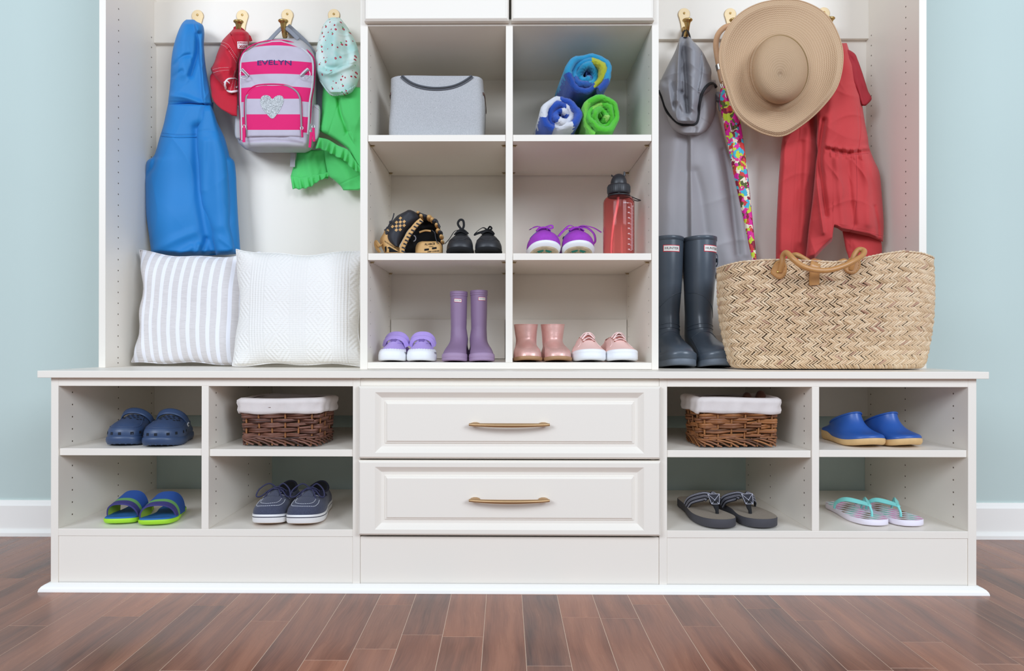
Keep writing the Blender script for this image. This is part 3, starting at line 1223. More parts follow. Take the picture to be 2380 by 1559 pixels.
def foam_clog(px, py, side, rz, label):
    L, W = .182, .100
    root = on_shelf('foam_clog', label, 'clog', px, py, ZL, L, rz, 'navy foam clogs')
    ol = foot(L, W, side)
    sp = springer(L, .008, .003)
    lv = [(.004, 0), (.001, .08), (-.0015, .35), (-.002, .6), (-.001, .9), (.0015, 1.0)]
    s = sole_mesh(ol, .022, lv)
    for i in range(0, NF, 2):
        x, y = inset(ol, .0045)[i]
        s.box(x - .002, x + .002, y - .002, y + .002, -.0006, .004)
    s.map(sp)
    obj('sole', s, M_FOAM, root)
    u = upper_mesh(ol, .0215, dict(cy=.042, a=.055, b=.036, zb=.046, zf=.079, zp=.8), .026, vamp=.55, drop=.25, bulge=.005, th=.006).map(sp)
    bv = u.bvh()
    obj('upper', u, [M_FOAM, M_FOAMD], root)
    h = MB()
    for j, (y, n, w) in enumerate(((-.012, 5, .028), (-.022, 6, .032), (-.032, 5, .029), (-.041, 4, .024))):
        for i in range(n):
            a = -1 + 2 * i / (n - 1)
            disc_on(h, bv, (a * w, y + .005 * a * a * (1 if j < 2 else 1.5), 1), (0, 0, -1), .0038, .0005, 12, .0038)
    for i in range(9):
        k_ = int(NF * (.5 + (i - 4) * .058))
        o = ol[k_ % NF]
        nrm = Vector((o[0], o[1] + .05, 0)).normalized()
        disc_on(h, bv, Vector((o[0], o[1], .036)) + nrm * .08, -nrm, .0056, .0006, 4, .0052, rot=PI / 4)
    obj('vent_holes', h, M_FOAMD, root)
    b = MB()
    q = []
    for i in range(NF + 1):
        o = inset(ol, .0075)[i % NF]
        if abs(i - NF / 2) < NF * .27:
            p = dr(bv, o[0], o[1] + .002, .0002)
            q.append(p)
    b.tube(q, .0014, 6)
    obj('toe_ridge', b, M_FOAM, root)
    st = MB()
    pts, nr = [], []
    for i in range(21):
        a = PI * i / 20
        pts.append((.0405 * math.cos(a), .020 - .026 * math.sin(a), .050 + .040 * math.sin(a) ** .8))
        nr.append(Vector((math.cos(a), -.75 * math.sin(a) - .1, .9 * math.sin(a))))
    band(st, pts, nr, [.016 + .004 * math.sin(PI * i / 20) for i in range(21)], .004)
    s_ = obj('heel_strap', st, M_FOAM, root)
    for sg in (-1, 1):
        b = MB()
        b.lathe([(.007, 0), (.007, .002), (.0055, .003), (.002, .0026)], 16)
        b.map(lambda x, y, z: (sg * (.0425 + z), .018 + y, .050 + x))
        obj('rivet', b, M_RIVET, root)
        b = MB()
        b.lathe([(.0035, .0), (.0035, .0034)], 12)
        b.map(lambda x, y, z: (sg * (.0425 + z), .018 + y, .050 + x))
        obj('rivet_hole', b, M_FOAMD, root)
    return root


foam_clog(275, 1038.5, 1, .08, 'navy foam clog at left of its pair, in front of the cubby side panel')
foam_clog(363, 1041, -1, .10, 'navy foam clog with a pale rivet ring, at right of its pair')

# ---- slides
m = bpy.data.materials.new('slide_strap_cloth')
m.use_nodes = True
M_SLB = mat('blue_strap_cloth', '#24519e', .8, bump=(1200, .3, .001))
M_SLG = mat('sage_green_stripe', '#6aa35c', .8, bump=(1200, .3, .001))
M_SLN = mat('indigo_strap_edge', '#3d3a78', .8, bump=(1200, .2, .001))
M_LIME = mat('lime_rubber', '#a6e02c', .5)
M_BED = mat('blue_footbed', '#2468ae', .7, bump=(900, .2, .001))
M_LIMEL = mat('lime_lining', '#b5d64a', .8)


def slide(px, py, side, rz, label, logo):
    L, W = .172, .096
    root = on_shelf('slide_sandal', label, 'sandal', px, py, ZBS, L, rz, 'blue and lime slides')
    ol = foot(L, W, side, .10)
    sp = springer(L, .006, .004)
    obj('sole', sole_mesh(ol, .013, [(.006, 0), (.002, .15), (0, .5), (0, .9), (.0012, 1.0)]).map(sp), M_LIME, root)
    q = inset(ol, .003)
    b = sole_mesh(q, .0045, [(.0, 0), (.0, .7), (.002, 1.0)]).map(lambda x, y, z: sp(x, y, z + .0125))
    obj('footbed', b, M_BED, root)
    outer, inner = [], []
    nj = 18
    for j in range(nj):
        v = j / (nj - 1)
        ro, ri = [], []
        for i in range(33):
            a = PI * i / 32
            hh = .044 + .017 * v
            yy = -.064 + .088 * v + .020 * (1 - math.sin(a)) * (1 - v) ** 1 * .9 - .008 * side * math.cos(a)
            wx = .0465 - .001 * v
            for r, g in ((ro, 0.), (ri, .004)):
                x = (wx - g) * math.copysign(abs(math.cos(a)) ** .75, math.cos(a))
                r.append((x, yy, .012 + (hh - g) * math.sin(a) ** .85))
        outer.append(ro)
        inner.append(ri)

    def fm(i, j):
        return 2 if j < 4 else (1 if j < 7 else 0)
    b = MB()
    b.grid(outer, mfn=fm, flip=True)
    b.grid([inner[0], outer[0]], mi=2, flip=True)
    b.grid([outer[-1], inner[-1]], mi=0, flip=True)
    st = obj('strap', b, [M_SLB, M_SLG, M_SLN], root)
    b = MB()
    b.grid(inner)
    obj('strap_lining', b, M_LIMEL, root)
    if logo:
        b = MB()
        bo = MB()
        bo.grid(outer)
        bv = bo.bvh()
        pts = []
        for k_ in range(28):
            a = k_ / 27 * 2 * PI * 1.25
            r = .0048 - .0026 * k_ / 27
            p = cast(bv, Vector((.036 + r * .6 * math.cos(a), -.2, .028 + r * 1.1 * math.sin(a))), (0, 1, 0), .0004)
            if p:
                pts.append(p)
        if len(pts) > 4:
            b.tube(pts, .0008, 5)
            obj('logo', b, M_LIME, st)
    return root


slide(270, 1222, 1, .12, 'blue and lime slide sandal at left of its pair, no mark on the strap', False)
slide(354, 1225, -1, .13, 'blue and lime slide sandal at right of its pair, small lime mark on strap', True)

# ---- navy boat shoes
m = mat('navy_canvas', '#42475c', .9, bump=(1300, .35, .0008), sheen=.2)
t = NT(m)
co = t.obj()
w1 = t.noise(co, 900., 2)
t.base(t.ramp(w1, [(.35, lin('#2c3146')), (.65, lin('#4c5168'))]))
M_NAVY = m
M_NAVD = mat('dark_navy_trim', '#23263c', .8)
M_NAVL = mat('navy_lace', '#2f3050', .75)
M_STI = mat('white_stitching', '#dfe2ea', .8)
M_SOLW = mat('white_foxing', '#eceae9', .5)
M_STRIPE = mat('navy_sole_line', '#23283c', .6)
M_METAL = mat('silver_metal', '#c8c8cc', .25, 1.)


def stitches(name, root, bv, pts, mt, n=30, r=.0006, off=.0004, dash=True):
    b = MB()
    q = dpath(bv, pts, off, n * 2)
    if dash:
        for i in range(0, len(q) - 2, 2):
            a, c2 = q[i], q[i].lerp(q[i + 2], .72)
            b.tube([a, (a + c2) / 2 + Vector((0, 0, .0002)), c2], r, 5)
    else:
        b.tube(q, r, 5)
    return obj(name, b, mt, root)


def boat_shoe(px, py, side, rz, label):
    L, W = .238, .100
    root = on_shelf('boat_shoe', label, 'shoe', px, py, ZBS, L, rz, 'navy boat shoes')
    ol = foot(L, W, side)
    sp = springer(L, .010, .003)
    s = sole_mesh(ol, lambda y: .025, [(.008, 0, 2), (.003, .06, 0), (.0005, .2, 0), (0, .66, 1), (0, .76, 0), (0, .95, 0), (.0015, 1.0, 0)]).map(sp)
    obj('sole', s, [M_SOLW, M_STRIPE, M_TAN], root)
    u = upper_mesh(ol, .024, dict(cy=.052, a=.066, b=.032, zb=.073, zf=.080, dip=.014), .021, vamp=.48, drop=.35, bulge=.004).map(sp)
    bv = u.bvh()
    obj('upper', u, [M_NAVY, M_DARK], root)
    stitches('moc_stitching', root, bv, [(-.034, -.045), (-.036, -.07), (-.028, -.092), (0, -.102), (.028, -.092), (.036, -.07), (.034, -.045)], M_STI, 34, .0007)
    stitches('moc_stitching', root, bv, [(-.026, -.050), (-.026, -.07), (-.019, -.085), (0, -.092), (.019, -.085), (.026, -.07), (.026, -.050)], M_STI, 26, .0006)
    for sg in (-1, 1):
        # side quarter with eyelets
        b = MB()
        vs_, fs_ = grid2(0, 1, 0, 1, 8, 8)
        proj_poly(b, bv, [(sg * (.017 + .021 * a), -.034 + .052 * c2 + .010 * a) for a, c2 in vs_], fs_, lambda a, c2: (a, c2, 1), (0, 0, -1), .0012)
        qt = obj('quarter', b, M_NAVD, root)
        stitches('stitching', qt, bv, [(sg * .017, .015), (sg * .0165, -.034), (sg * .030, -.030), (sg * .038, -.02)], M_STI, 16, .0006, .0016)
        e = MB()
        for y in (-.025, -.008):
            disc_on(e, bv, (sg * .0225, y, 1), (0, 0, -1), .0026, .0018, 10)
        obj('eyelets', e, M_METAL, qt)
    b = MB()
    P = []
    for j in range(9):
        v = j / 8
        y = -.052 + .058 * v
        P.append([dr(bv, a * (.016 - .003 * v), y, .0008) + Vector((0, 0, .004 * v)) for a in (-1, -.5, 0, .5, 1)])
    b.grid(P)
    obj('tongue', b, M_NAVY, root)
    ln = MB()
    for y in (-.025, -.008):
        lace(ln, bv, [(-.0225, y), (0, y + .003), (.0225, y)], .0021, .003, 12, .004, flat=False)
    lace(ln, bv, [(-.0225, -.025), (0, -.017), (.0225, -.008)], .0021, .004, 12, .005, flat=False)
    kx, ky, kz = 0, -.012, .083
    for sg in (-1, 1):
        ln.tube(catmull([(kx, ky, kz), (sg * .02, ky - .008, kz + .016), (sg * .042, ky - .024, kz + .004), (sg * .048, ky - .034, kz - .014), (sg * .036, ky - .028, kz - .016), (sg * .018, ky - .012, kz - .002), (kx, ky, kz)], 30), .0021, 7)
        ln.tube(catmull([(kx, ky, kz), (sg * .012, ky - .02, kz + .0), (sg * .024, ky - .036, kz - .018), (sg * .03, ky - .046, kz - .030)], 16), .0021, 7)
    ln.ball((kx, ky, kz), .0045, 6)
    obj('laces', ln, M_NAVL, root)
    cl = MB()
    cy_, a_, b_ = .052, .066, .032
    q = []
    for i in range(48):
        ph = 2 * PI * i / 48
        zc = .080 + (-.007) * ((1 + math.cos(ph)) / 2) - .014 * math.sin(ph) ** 2
        if abs(ph - PI) > .7:
            q.append(sp(b_ * 1.02 * math.sin(ph), cy_ + a_ * math.cos(ph), zc + .001))
    h_ = len(q) // 2
    q = q[h_:] + q[:h_]
    cl.tube(q, .003, 8)
    obj('collar_trim', cl, M_NAVD, root)
    return root


boat_shoe(614, 1226, 1, .02, 'navy canvas boat shoe at left of its pair, half behind the other')
boat_shoe(697, 1227, -1, .03, 'navy canvas boat shoe in front at right of its pair')

# ---- flip flops
M_FFT = mat('taupe_footbed', '#998e80', .85, bump=(700, .3, .001), var=(300, .08))
M_FFB = mat('charcoal_foam', '#46454a', .8, bump=(500, .3, .001))
M_STRAP = mat('black_webbing', '#2b2b33', .85, bump=(1600, .3, .0008))
M_STRAPL = mat('black_strap_lining', '#17171a', .9)
M_LINE = mat('grey_white_stitching', '#b9b9c4', .8)


def footbed(root, ol, th, sp, m_top, m_side, bumps=True):
    s = sole_mesh(ol, th, [(.003, 0), (.001, .06), (0, .12), (0, .92), (.0012, 1.0)]).map(sp)
    obj('sole', s, m_side, root)
    q = inset(ol, .0012)
    b = MB()
    z = th + .0004
    c0 = [(x * .3, y * .6, z) for x, y in q]
    r0 = [(x, y, z) for x, y in q]
    if SGN(q) < 0:
        r0, c0 = r0[::-1], c0[::-1]
    b.grid([r0, [(x * .7, y * .82, z) for x, y, z in r0], c0], cu=True)
    b.fan(c0)
    b.map(sp)
    obj('footbed', b, m_top, root)


def thong(px, py, side, rz, label):
    L, W = .285, .108
    root = on_shelf('flip_flop', label, 'flip flop', px, py, ZBS, L, rz, 'black flip flops')
    ol = foot(L, W, side)
    sp = springer(L, .004)
    th = .024
    footbed(root, ol, th, sp, M_FFT, M_FFB)
    px_, py_ = side * .012, -.070
    apex = Vector((px_ - side * .002, -.046, th + .038))
    st = MB()
    lines = MB()
    for sg in (-1, 1):
        end = Vector((sg * .047, .022 + .008 * sg * side, th + .002))
        pts = catmull([apex + Vector((sg * .010, .004, 0)), apex.lerp(end, .34) + Vector((0, .0, .013)), apex.lerp(end, .75) + Vector((sg * .006, 0, .012)), end], 18)
        nr = [Vector((sg * (.25 + .75 * (i / 17) ** 1.5), -1.0 + .5 * i / 17, .75 - .5 * (i / 17) ** 2)) for i in range(18)]
        ww = [.030 - .006 * (i / 17) ** 2 for i in range(18)]
        band(st, pts, nr, ww, .0032)
        for o in (-.40, -.31, -.06, .06, .31, .40):
            q = []
            for i in range(18):
                P, u = Vector(pts[i]), nr[i]
                t_ = (Vector(pts[min(i + 1, 17)]) - Vector(pts[max(i - 1, 0)])).normalized()
                u = (u - t_ * u.dot(t_)).normalized()
                q.append(P + t_.cross(u) * o * ww[i] + u * .0034)
            lines.tube(q, .0006, 5)
    s_ = obj('strap', st, M_STRAP, root)
    obj('strap_stitching', lines, M_LINE, s_)
    b = MB()
    cx = [apex + Vector(v) for v in ((-.017, -.0015, .013), (.017, -.0015, .013), (.011, -.016, -.012), (-.011, -.016, -.012))]
    b.grid([cx, [p + Vector((0, .004, -.002)) for p in cx]], cu=True, flip=True, smooth=False)
    b.cap(cx, flip=False)
    obj('apex_patch', b, M_STRAP, s_)
    b = MB()
    for i, j in ((0, 1), (1, 2), (2, 3), (3, 0), (0, 2), (1, 3)):
        b.tube([cx[i] + Vector((0, -.0006, .0003)), cx[j] + Vector((0, -.0006, .0003))], .0008, 5)
    obj('patch_stitching', b, M_LINE, s_)
    b = MB()
    pts = catmull([apex + Vector((0, -.010, -.004)), (px_, py_ + .008, th + .018), (px_, py_ + .002, th + .010), (px_, py_, th - .001)], 12)
    b.tube(pts, [(.010 - .005 * min(1, i / 8), .0042) for i in range(12)], 10, up=(0, -1, .3))
    obj('toe_post', b, M_STRAPL, root)
    return root


thong(1681, 1232, 1, .06, 'black flip flop with taupe footbed at left of its pair')
thong(1786, 1231, -1, .15, 'black flip flop with taupe footbed behind at right of its pair')

m = bpy.data.materials.new('printed_footbed')
m.use_nodes = True
t = NT(m)
co = t.obj()
x, y, z = t.sep(co)
sx, sy = .027, .021
row = t.math('FLOOR', t.math('DIVIDE', y, sy))
xs = t.math('ADD', t.math('DIVIDE', x, sx), t.math('MULTIPLY', row, .37))
xs = t.math('ADD', xs, t.math('MULTIPLY', t.math('FRACT', t.math('DIVIDE', y, sy)), .55))
fx = t.math('FRACT', xs)
fy = t.math('FRACT', t.math('DIVIDE', y, sy))
ins = t.math('MULTIPLY', t.math('LESS_THAN', fx, .62), t.math('MULTIPLY', t.math('GREATER_THAN', fy, .12), t.math('LESS_THAN', fy, .88)))
cell = t.math('ADD', t.math('FLOOR', xs), t.math('MULTIPLY', row, 2.))
pick = t.math('FRACT', t.math('DIVIDE', t.math('ADD', cell, 300.), 3.))
pal = t.ramp(pick, [(0., lin('#8fcabc')), (.32, lin('#ee9ccb')), (.65, lin('#7c6040'))], 'CONSTANT')
t.base(t.mix(ins, lin('#efe9f2'), pal))
t.bsdf.inputs['Roughness'].default_value = .6
M_PRINT = m
M_FFW = mat('white_foam', '#efe8f3', .65)
M_MINT = mat('mint_rubber', '#86dcd6', .4)


def rubber_thong(px, py, side, rz, label):
    L, W = .225, .092
    root = on_shelf('printed_flip_flop', label, 'flip flop', px, py, ZBS, L, rz, 'white flip flops with mint straps')
    ol = foot(L, W, side)
    sp = springer(L, .004)
    th = .0165
    footbed(root, ol, th, sp, M_PRINT, M_FFW)
    px_, py_ = side * .010, -.064
    fork = Vector((px_, py_ + .010, th + .028))
    b = MB()
    b.tube(catmull([(px_, py_, th - .001), (px_, py_ + .001, th + .014), fork], 10), [(.0036 - .0006 * math.sin(PI * i / 9), .0034) for i in range(10)], 10)
    for sg in (-1, 1):
        end = Vector((sg * .040, .036, th - .001))
        pts = catmull([fork + Vector((0, -.001, 0)), fork.lerp(end, .22) + Vector((0, 0, .010)), fork.lerp(end, .62) + Vector((sg * .006, 0, .023)), fork.lerp(end, .9) + Vector((sg * .004, 0, .016)), end], 22)
        nr = [Vector((sg * (.35 + .65 * (i / 21)), -.35, 1 - .8 * (i / 21))) for i in range(22)]
        band(b, pts, nr, [.0065 + .0075 * math.sin(PI * min(1, .12 + i / 21)) for i in range(22)], .0028)
    obj('strap', b, M_MINT, root)
    return root


rubber_thong(2044, 1226, 1, .06, 'white printed flip flop with mint strap at left of its pair')
rubber_thong(2132, 1227, -1, .14, 'white printed flip flop with mint strap behind at right of its pair')

# ---- blue clogs
M_CLOG = mat('cobalt_rubber', '#2a5aa8', .36, bump=(300, .06, .001))
M_CORK = mat('tan_cork_sole', '#d9b37c', .6, var=(60, .06))
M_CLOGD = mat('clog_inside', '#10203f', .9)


def garden_clog(px, py, side, rz, label):
    L, W = .205, .106
    root = on_shelf('garden_clog', label, 'clog', px, py, ZL, L, rz, 'cobalt blue clogs with tan soles')
    ol = foot(L, W, side)
    sp = springer(L, .012, .0)
    obj('sole', sole_mesh(ol, lambda y: .017 + .010 * smooth01((y - .02) / .04), [(.007, 0), (.003, .08), (0, .4), (0, .9), (.001, 1.0)]).map(sp), M_CORK, root)
    u = upper_mesh(ol, lambda y: .0165 + .010 * smooth01((y - .02) / .04), dict(cy=.028, a=.054, b=.032, zb=.044, zf=.091, zp=1.0), .019, K=20, vamp=.20, drop=1.25, bulge=.005, th=.005).map(sp)
    obj('upper', u, [M_CLOG, M_CLOGD], root)
    b = MB()
    q = []
    for i in range(NF):
        ph = 2 * PI * i / NF
        zc = .091 + (.044 - .091) * ((1 + math.cos(ph)) / 2)
        q.append(sp(.0325 * math.sin(ph), .028 + .0545 * math.cos(ph), zc))
    b.tube(q, .0028, 7, closed=True)
    obj('collar_rim', b, M_CLOG, root)
    return root


garden_clog(2033, 1043, 1, .09, 'cobalt blue clog with tan sole at left of its pair, in front')
garden_clog(2125, 1043, -1, .14, 'cobalt blue clog with tan sole nearer the right side panel')
# ---- black cleats
M_BLK = mat('black_leather', '#2c2d31', .45, bump=(500, .15, .001))
M_BLKD = mat('black_mesh', '#121214', .9)
M_BLKL = mat('black_lace', '#17171a', .85)
M_WSTR = mat('white_side_stripe', '#dfe3ea', .45)


def cleat(px, side, rz, label, loop):
    L, W = .205, .083
    root = stand('cleat', label, 'shoe', px, -.378, S2 + .0055, L, rz, 'black cleats')
    ol = foot(L, W, side)
    sp = springer(L, .007)
    s = sole_mesh(ol, .009, [(.005, 0), (.001, .2), (0, .8), (.001, 1.)]).map(sp)
    for i in (0, 8, 16, 23, 37, 44, 52):
        x, y = inset(ol, .012)[i]
        s.lathe([(.0036, -.0055), (.0055, .003)], 10, (x, y, 0))
    obj('sole', s, M_BLKD, root)
    u = upper_mesh(ol, .008, dict(cy=.034, a=.050, b=.024, zb=.066, zf=.074, dip=.012), .022, vamp=.48, drop=.36, bulge=.004).map(sp)
    bv = u.bvh()
    obj('upper', u, [M_BLK, M_BLKD], root)
    b = MB()
    for k_, (y0, w) in enumerate(((-.088, .022), (-.078, .030), (-.068, .034))):
        q = dpath(bv, [(-w, y0 + .012), (-w * .6, y0), (0, y0 - .004), (w * .6, y0), (w, y0 + .012)], .0002, 20)
        b.tube(q, .0011, 5)
    obj('toe_ridges', b, M_BLK, root)
    b = MB()
    P = []
    for j in range(9):
        y = -.055 + .055 * j / 8
        P.append([dr(bv, a * .015, y, .001) + Vector((0, 0, .010 * (j / 8) ** 2)) for a in (-1, -.5, 0, .5, 1)])
    b.grid(P)
    obj('tongue', b, M_BLKD, root)
    ln = MB()
    for i in range(4):
        y = -.046 + .011 * i
        lace(ln, bv, [(-.017, y), (0, y - .002), (.017, y)], .0026, .0028, 10, .004)
        lace(ln, bv, [(-.017, y), (0, y + .004), (.017, y + .009)], .0022, .004, 10, .004)
    k_ = Vector((0, -.006, .080))
    if loop:
        q = catmull([k_, k_ + Vector((-.012, -.002, .018)), k_ + Vector((-.006, -.004, .030)), k_ + Vector((.004, -.004, .028)), k_ + Vector((.006, -.002, .012)), k_], 24)
        ln.tube(q, (.0035, .0009), 6, up=(0, -1, 0))
        q = catmull([k_, k_ + Vector((-.02, -.012, -.005)), k_ + Vector((-.036, -.02, -.03)), k_ + Vector((-.05, -.02, -.045))], 14)
        ln.tube(q, (.003, .0009), 6)
        q = catmull([k_, k_ + Vector((.012, -.014, -.01)), k_ + Vector((.02, -.022, -.035)), k_ + Vector((.018, -.03, -.05))], 14)
        ln.tube(q, (.003, .0009), 6)
    else:
        q = catmull([k_, k_ + Vector((-.014, -.006, .006)), k_ + Vector((-.030, -.01, -.004)), k_ + Vector((-.041, -.012, -.016)), k_ + Vector((-.030, -.012, -.012)), k_], 24)
        ln.tube(q, (.0042, .0012), 6)
        q = catmull([k_, k_ + Vector((.006, -.004, .010)), k_ + Vector((.012, -.004, .004)), k_ + Vector((.004, -.004, -.002))], 12)
        ln.tube(q, (.0045, .0012), 6)
    ln.ball(k_, .005, 6)
    obj('laces', ln, M_BLKL, root)
    b = MB()
    for i in range(3):
        vs_, fs_ = grid2(0, 1, 0, 1, 3, 8)
        y0 = -.044 + .012 * i
        proj_poly(b, bv, [(.020 + .021 * c2, y0 - .010 * c2 + .007 * a) for a, c2 in vs_], fs_, lambda a, c2: (a, c2, 1), (0, 0, -1), .0009)
    obj('side_stripes', b, M_WSTR, root)
    return root


cleat(1065, 1, -.04, 'black leather cleat with upright lace loop beside the baseball glove', True)
cleat(1135, -1, .05, 'black leather cleat with flopped lace nearer the tower divider', False)

# ---- purple running shoes
M_PURP = mat('violet_knit', '#a03ab8', .8, bump=(1100, .4, .001), var=(60, .08))
M_PLACE = mat('violet_lace', '#a238ba', .75)
M_PBLUE = mat('blue_violet_cord', '#4c5cae', .7)
M_TEAL = mat('teal_rubber', '#2f9b8c', .6)
M_OUTS = mat('worn_tan_outsole', '#d2bfa2', .7, var=(50, .2))
M_REDT = mat('red_tag', '#e5453c', .6)


def runner(px, side, rz, label, big):
    L, W = .245, .102
    root = stand('running_shoe', label, 'shoe', px, -.372, S2, L, rz, 'violet running shoes')
    ol = foot(L, W, side)
    sp = springer(L, .025, .006, .05)
    s = sole_mesh(ol, lambda y: .017 + .006 * (y > .05), [(.012, 0, 1), (.007, .10, 0), (.001, .45, 0), (.0, .85, 0), (.002, 1., 0)])
    bs = s.map(sp).bvh()
    obj('sole', s, [M_WRUB, M_OUTS], root)
    b = MB()
    for sg in (-1, 1):
        vs_, fs_ = grid2(0, 1, 0, 1, 6, 6)
        q = [(sg * (.003 + .020 * a * (1 - .35 * c2)), -.094 + .016 * c2 + .010 * a) for a, c2 in vs_]
        proj_poly(b, bs, q, fs_, lambda a, c2: (a, c2, -1), (0, 0, 1), .0006)
    obj('outsole_patch', b, M_TEAL, root)
    b = MB()
    for x in (-.022, -.008, .008, .022):
        q = [cast(bs, (x, -.075 + .03 * k_ / 6, -1), (0, 0, 1), .0001) for k_ in range(7)]
        q = [p for p in q if p]
        if len(q) > 2:
            b.tube(q, .0007, 5)
    obj('flex_grooves', b, M_TAN, root)
    u = upper_mesh(ol, .017, dict(cy=.030, a=.062, b=.028, zb=.080, zf=.088, dip=.012), .025, vamp=.46, drop=.34, bulge=.004).map(sp)
    bv = u.bvh()
    obj('upper', u, [M_PURP, M_DARK], root)
    b = MB()
    q = []
    for i in range(21):
        ph = -PI / 2 + PI * i / 20
        q.append(sp(.029 * math.sin(ph), .030 + .063 * math.cos(ph), .088 - .008 * (1 + math.cos(ph)) / 2 - .012 * math.sin(ph) ** 2))
    b.tube(q, .0045, 8)
    obj('collar_padding', b, M_DARK, root)
    c_ = MB()
    for sg in (-1, 1):
        for i in range(5):
            y = -.050 + .0125 * i
            for dy in (0, .003):
                lace(c_, bv, [(sg * .020, y + dy), (sg * .031, y - .004 + dy), (sg * .041, y - .006 + dy)], .0011, .0006, 8, 0, flat=False)
    obj('side_cords', c_, M_PBLUE, root)
    b = MB()
    P = []
    for j in range(9):
        y = -.052 + .064 * j / 8
        P.append([dr(bv, a * .014, y, .001) + Vector((0, 0, .006 * (j / 8) ** 2)) for a in (-1, -.5, 0, .5, 1)])
    b.grid(P)
    tg = obj('tongue', b, M_PURP, root)
    ln = MB()
    for i in range(4):
        y = -.048 + .012 * i
        lace(ln, bv, [(-.019, y - .012), (0, y - .015), (.019, y - .012)], .0026, .0028, 12, .004)
    lace(ln, bv, [(-.019, -.040), (0, -.022), (.019, -.014)], .0026, .004, 12, .005)
    k_ = Vector((0, -.018, .094))
    if big:
        ln.tube(catmull([k_, k_ + Vector((-.02, -.01, .006)), k_ + Vector((-.045, -.02, -.018)), k_ + Vector((-.055, -.026, -.03)), k_ + Vector((-.035, -.016, -.008)), k_], 26), (.0045, .001), 6, up=(0, -.5, 1))
        ln.tube(catmull([k_, k_ + Vector((.02, -.008, .006)), k_ + Vector((.050, -.02, -.002)), k_ + Vector((.074, -.03, -.018))], 18), (.004, .001), 6, up=(0, -.6, 1))
        ln.tube(catmull([k_, k_ + Vector((.03, -.012, .000)), k_ + Vector((.052, -.022, -.020)), k_ + Vector((.056, -.028, -.044)), k_ + Vector((.048, -.03, -.054))], 20), (.0032, .001), 6, up=(0, -1, .3))
    else:
        ln.tube(catmull([k_, k_ + Vector((-.016, -.004, .004)), k_ + Vector((-.032, -.004, .000)), k_ + Vector((-.04, .004, -.004))], 16), (.0065, .001), 6, up=(0, -.5, 1))
        ln.tube(catmull([k_, k_ + Vector((.014, -.008, .004)), k_ + Vector((.026, -.012, .006)), k_ + Vector((.028, -.012, -.002)), k_ + Vector((.016, -.01, -.002)), k_], 22), (.003, .001), 6, up=(0, -1, .5))
        ln.tube(catmull([k_, k_ + Vector((.012, -.012, -.01)), k_ + Vector((.022, -.02, -.022)), k_ + Vector((.026, -.026, -.036))], 14), (.003, .001), 6, up=(0, -1, .3))
    ln.ball(k_, .0045, 6)
    obj('laces', ln, M_PLACE, root)
    for nm, w, h_, mt, dz in (('tongue_tag', .011, .008, M_REDT, .0), ('tag_edge', .011, .003, M_INK, .005)):
        b = MB()
        vs_, fs_ = grid2(-w, w, 0, h_, 6, 2)
        proj_poly(b, bv, [(a - .003 * side, -.012 + dz + c2) for a, c2 in vs_], fs_, lambda a, c2: (a, c2, 1), (0, 0, -1), .0072)
        obj(nm, b, mt, tg)
    return root


runner(1267, 1, -.0, 'violet running shoe with small lace loop at left of its pair', False)
runner(1349, -1, .03, 'violet running shoe with long loose lace nearer the red bottle', True)
# ---------------------------------------------------------------- soft goods
def seg_dist(px, py, pts):
    """distance to a polyline and signed side (+ = right of its direction, image axes)"""
    best = np.full(px.shape, 1e9)
    side = np.zeros(px.shape)
    for (ax, ay), (bx, by) in zip(pts[:-1], pts[1:]):
        dx, dy = bx - ax, by - ay
        L2 = dx * dx + dy * dy + 1e-9
        t = np.clip(((px - ax) * dx + (py - ay) * dy) / L2, 0, 1)
        qx, qy = px - (ax + t * dx), py - (ay + t * dy)
        d = np.hypot(qx, qy)
        s = -(dx * qy - dy * qx)
        m_ = d < best
        best = np.where(m_, d, best)
        side = np.where(m_, np.sign(s), side)
    return best, side


def fold_depth(px, py, folds):
    y = np.zeros(px.shape)
    for k_, pts, w, amp in folds:
        pts = catmull(pts, max(6, 4 * len(pts))) if len(pts) > 2 else pts
        d, s = seg_dist(px, py, pts)
        if k_ == 'r':
            y += amp * np.exp(-(d / w) ** 2)
        elif k_ == 'c':            # sharp fold: raised on the right of the line, fading away
            k2 = 1 / (1 + np.exp(-np.clip(s * d / 1.3, -30, 30)))
            y += k2 * amp * np.exp(-d / w) - (1 - k2) * .35 * amp * np.exp(-d / (w * .8))
        elif k_ == 'n':            # narrow stitched seam
            y -= amp * np.exp(-(d / w) ** 2)
    return y


def wrinkle(px, py, seed, amp, scale):
    r = random.Random(seed)
    y = np.zeros(px.shape)
    for k_ in range(9):
        a = r.uniform(0, PI)
        f_ = r.uniform(.6, 1.8) / scale
        p, q = r.uniform(0, 6.28), r.uniform(0, 6.28)
        u = px * math.cos(a) + py * math.sin(a)
        v = -px * math.sin(a) + py * math.cos(a)
        y += np.sin(u * f_ + p + 1.3 * np.sin(v * f_ * .6 + q))
    for k_ in range(5):            # a few sharper creases
        a = r.uniform(-.5, .5) + (PI / 2 if r.random() < .35 else 0)
        f_ = r.uniform(.5, 1.1) / scale
        p, q = r.uniform(0, 6.28), r.uniform(0, 6.28)
        u = px * math.cos(a) + py * math.sin(a)
        v = -px * math.sin(a) + py * math.cos(a)
        g = (1 - np.abs(np.sin(u * f_ + p + .9 * np.sin(v * f_ * .7 + q)))) ** 4
        m_ = np.clip(np.sin(v * f_ * .45 + q) * np.sin(u * f_ * .3 + p), 0, 1)
        y += 3.2 * g * m_
    return amp * y / 3


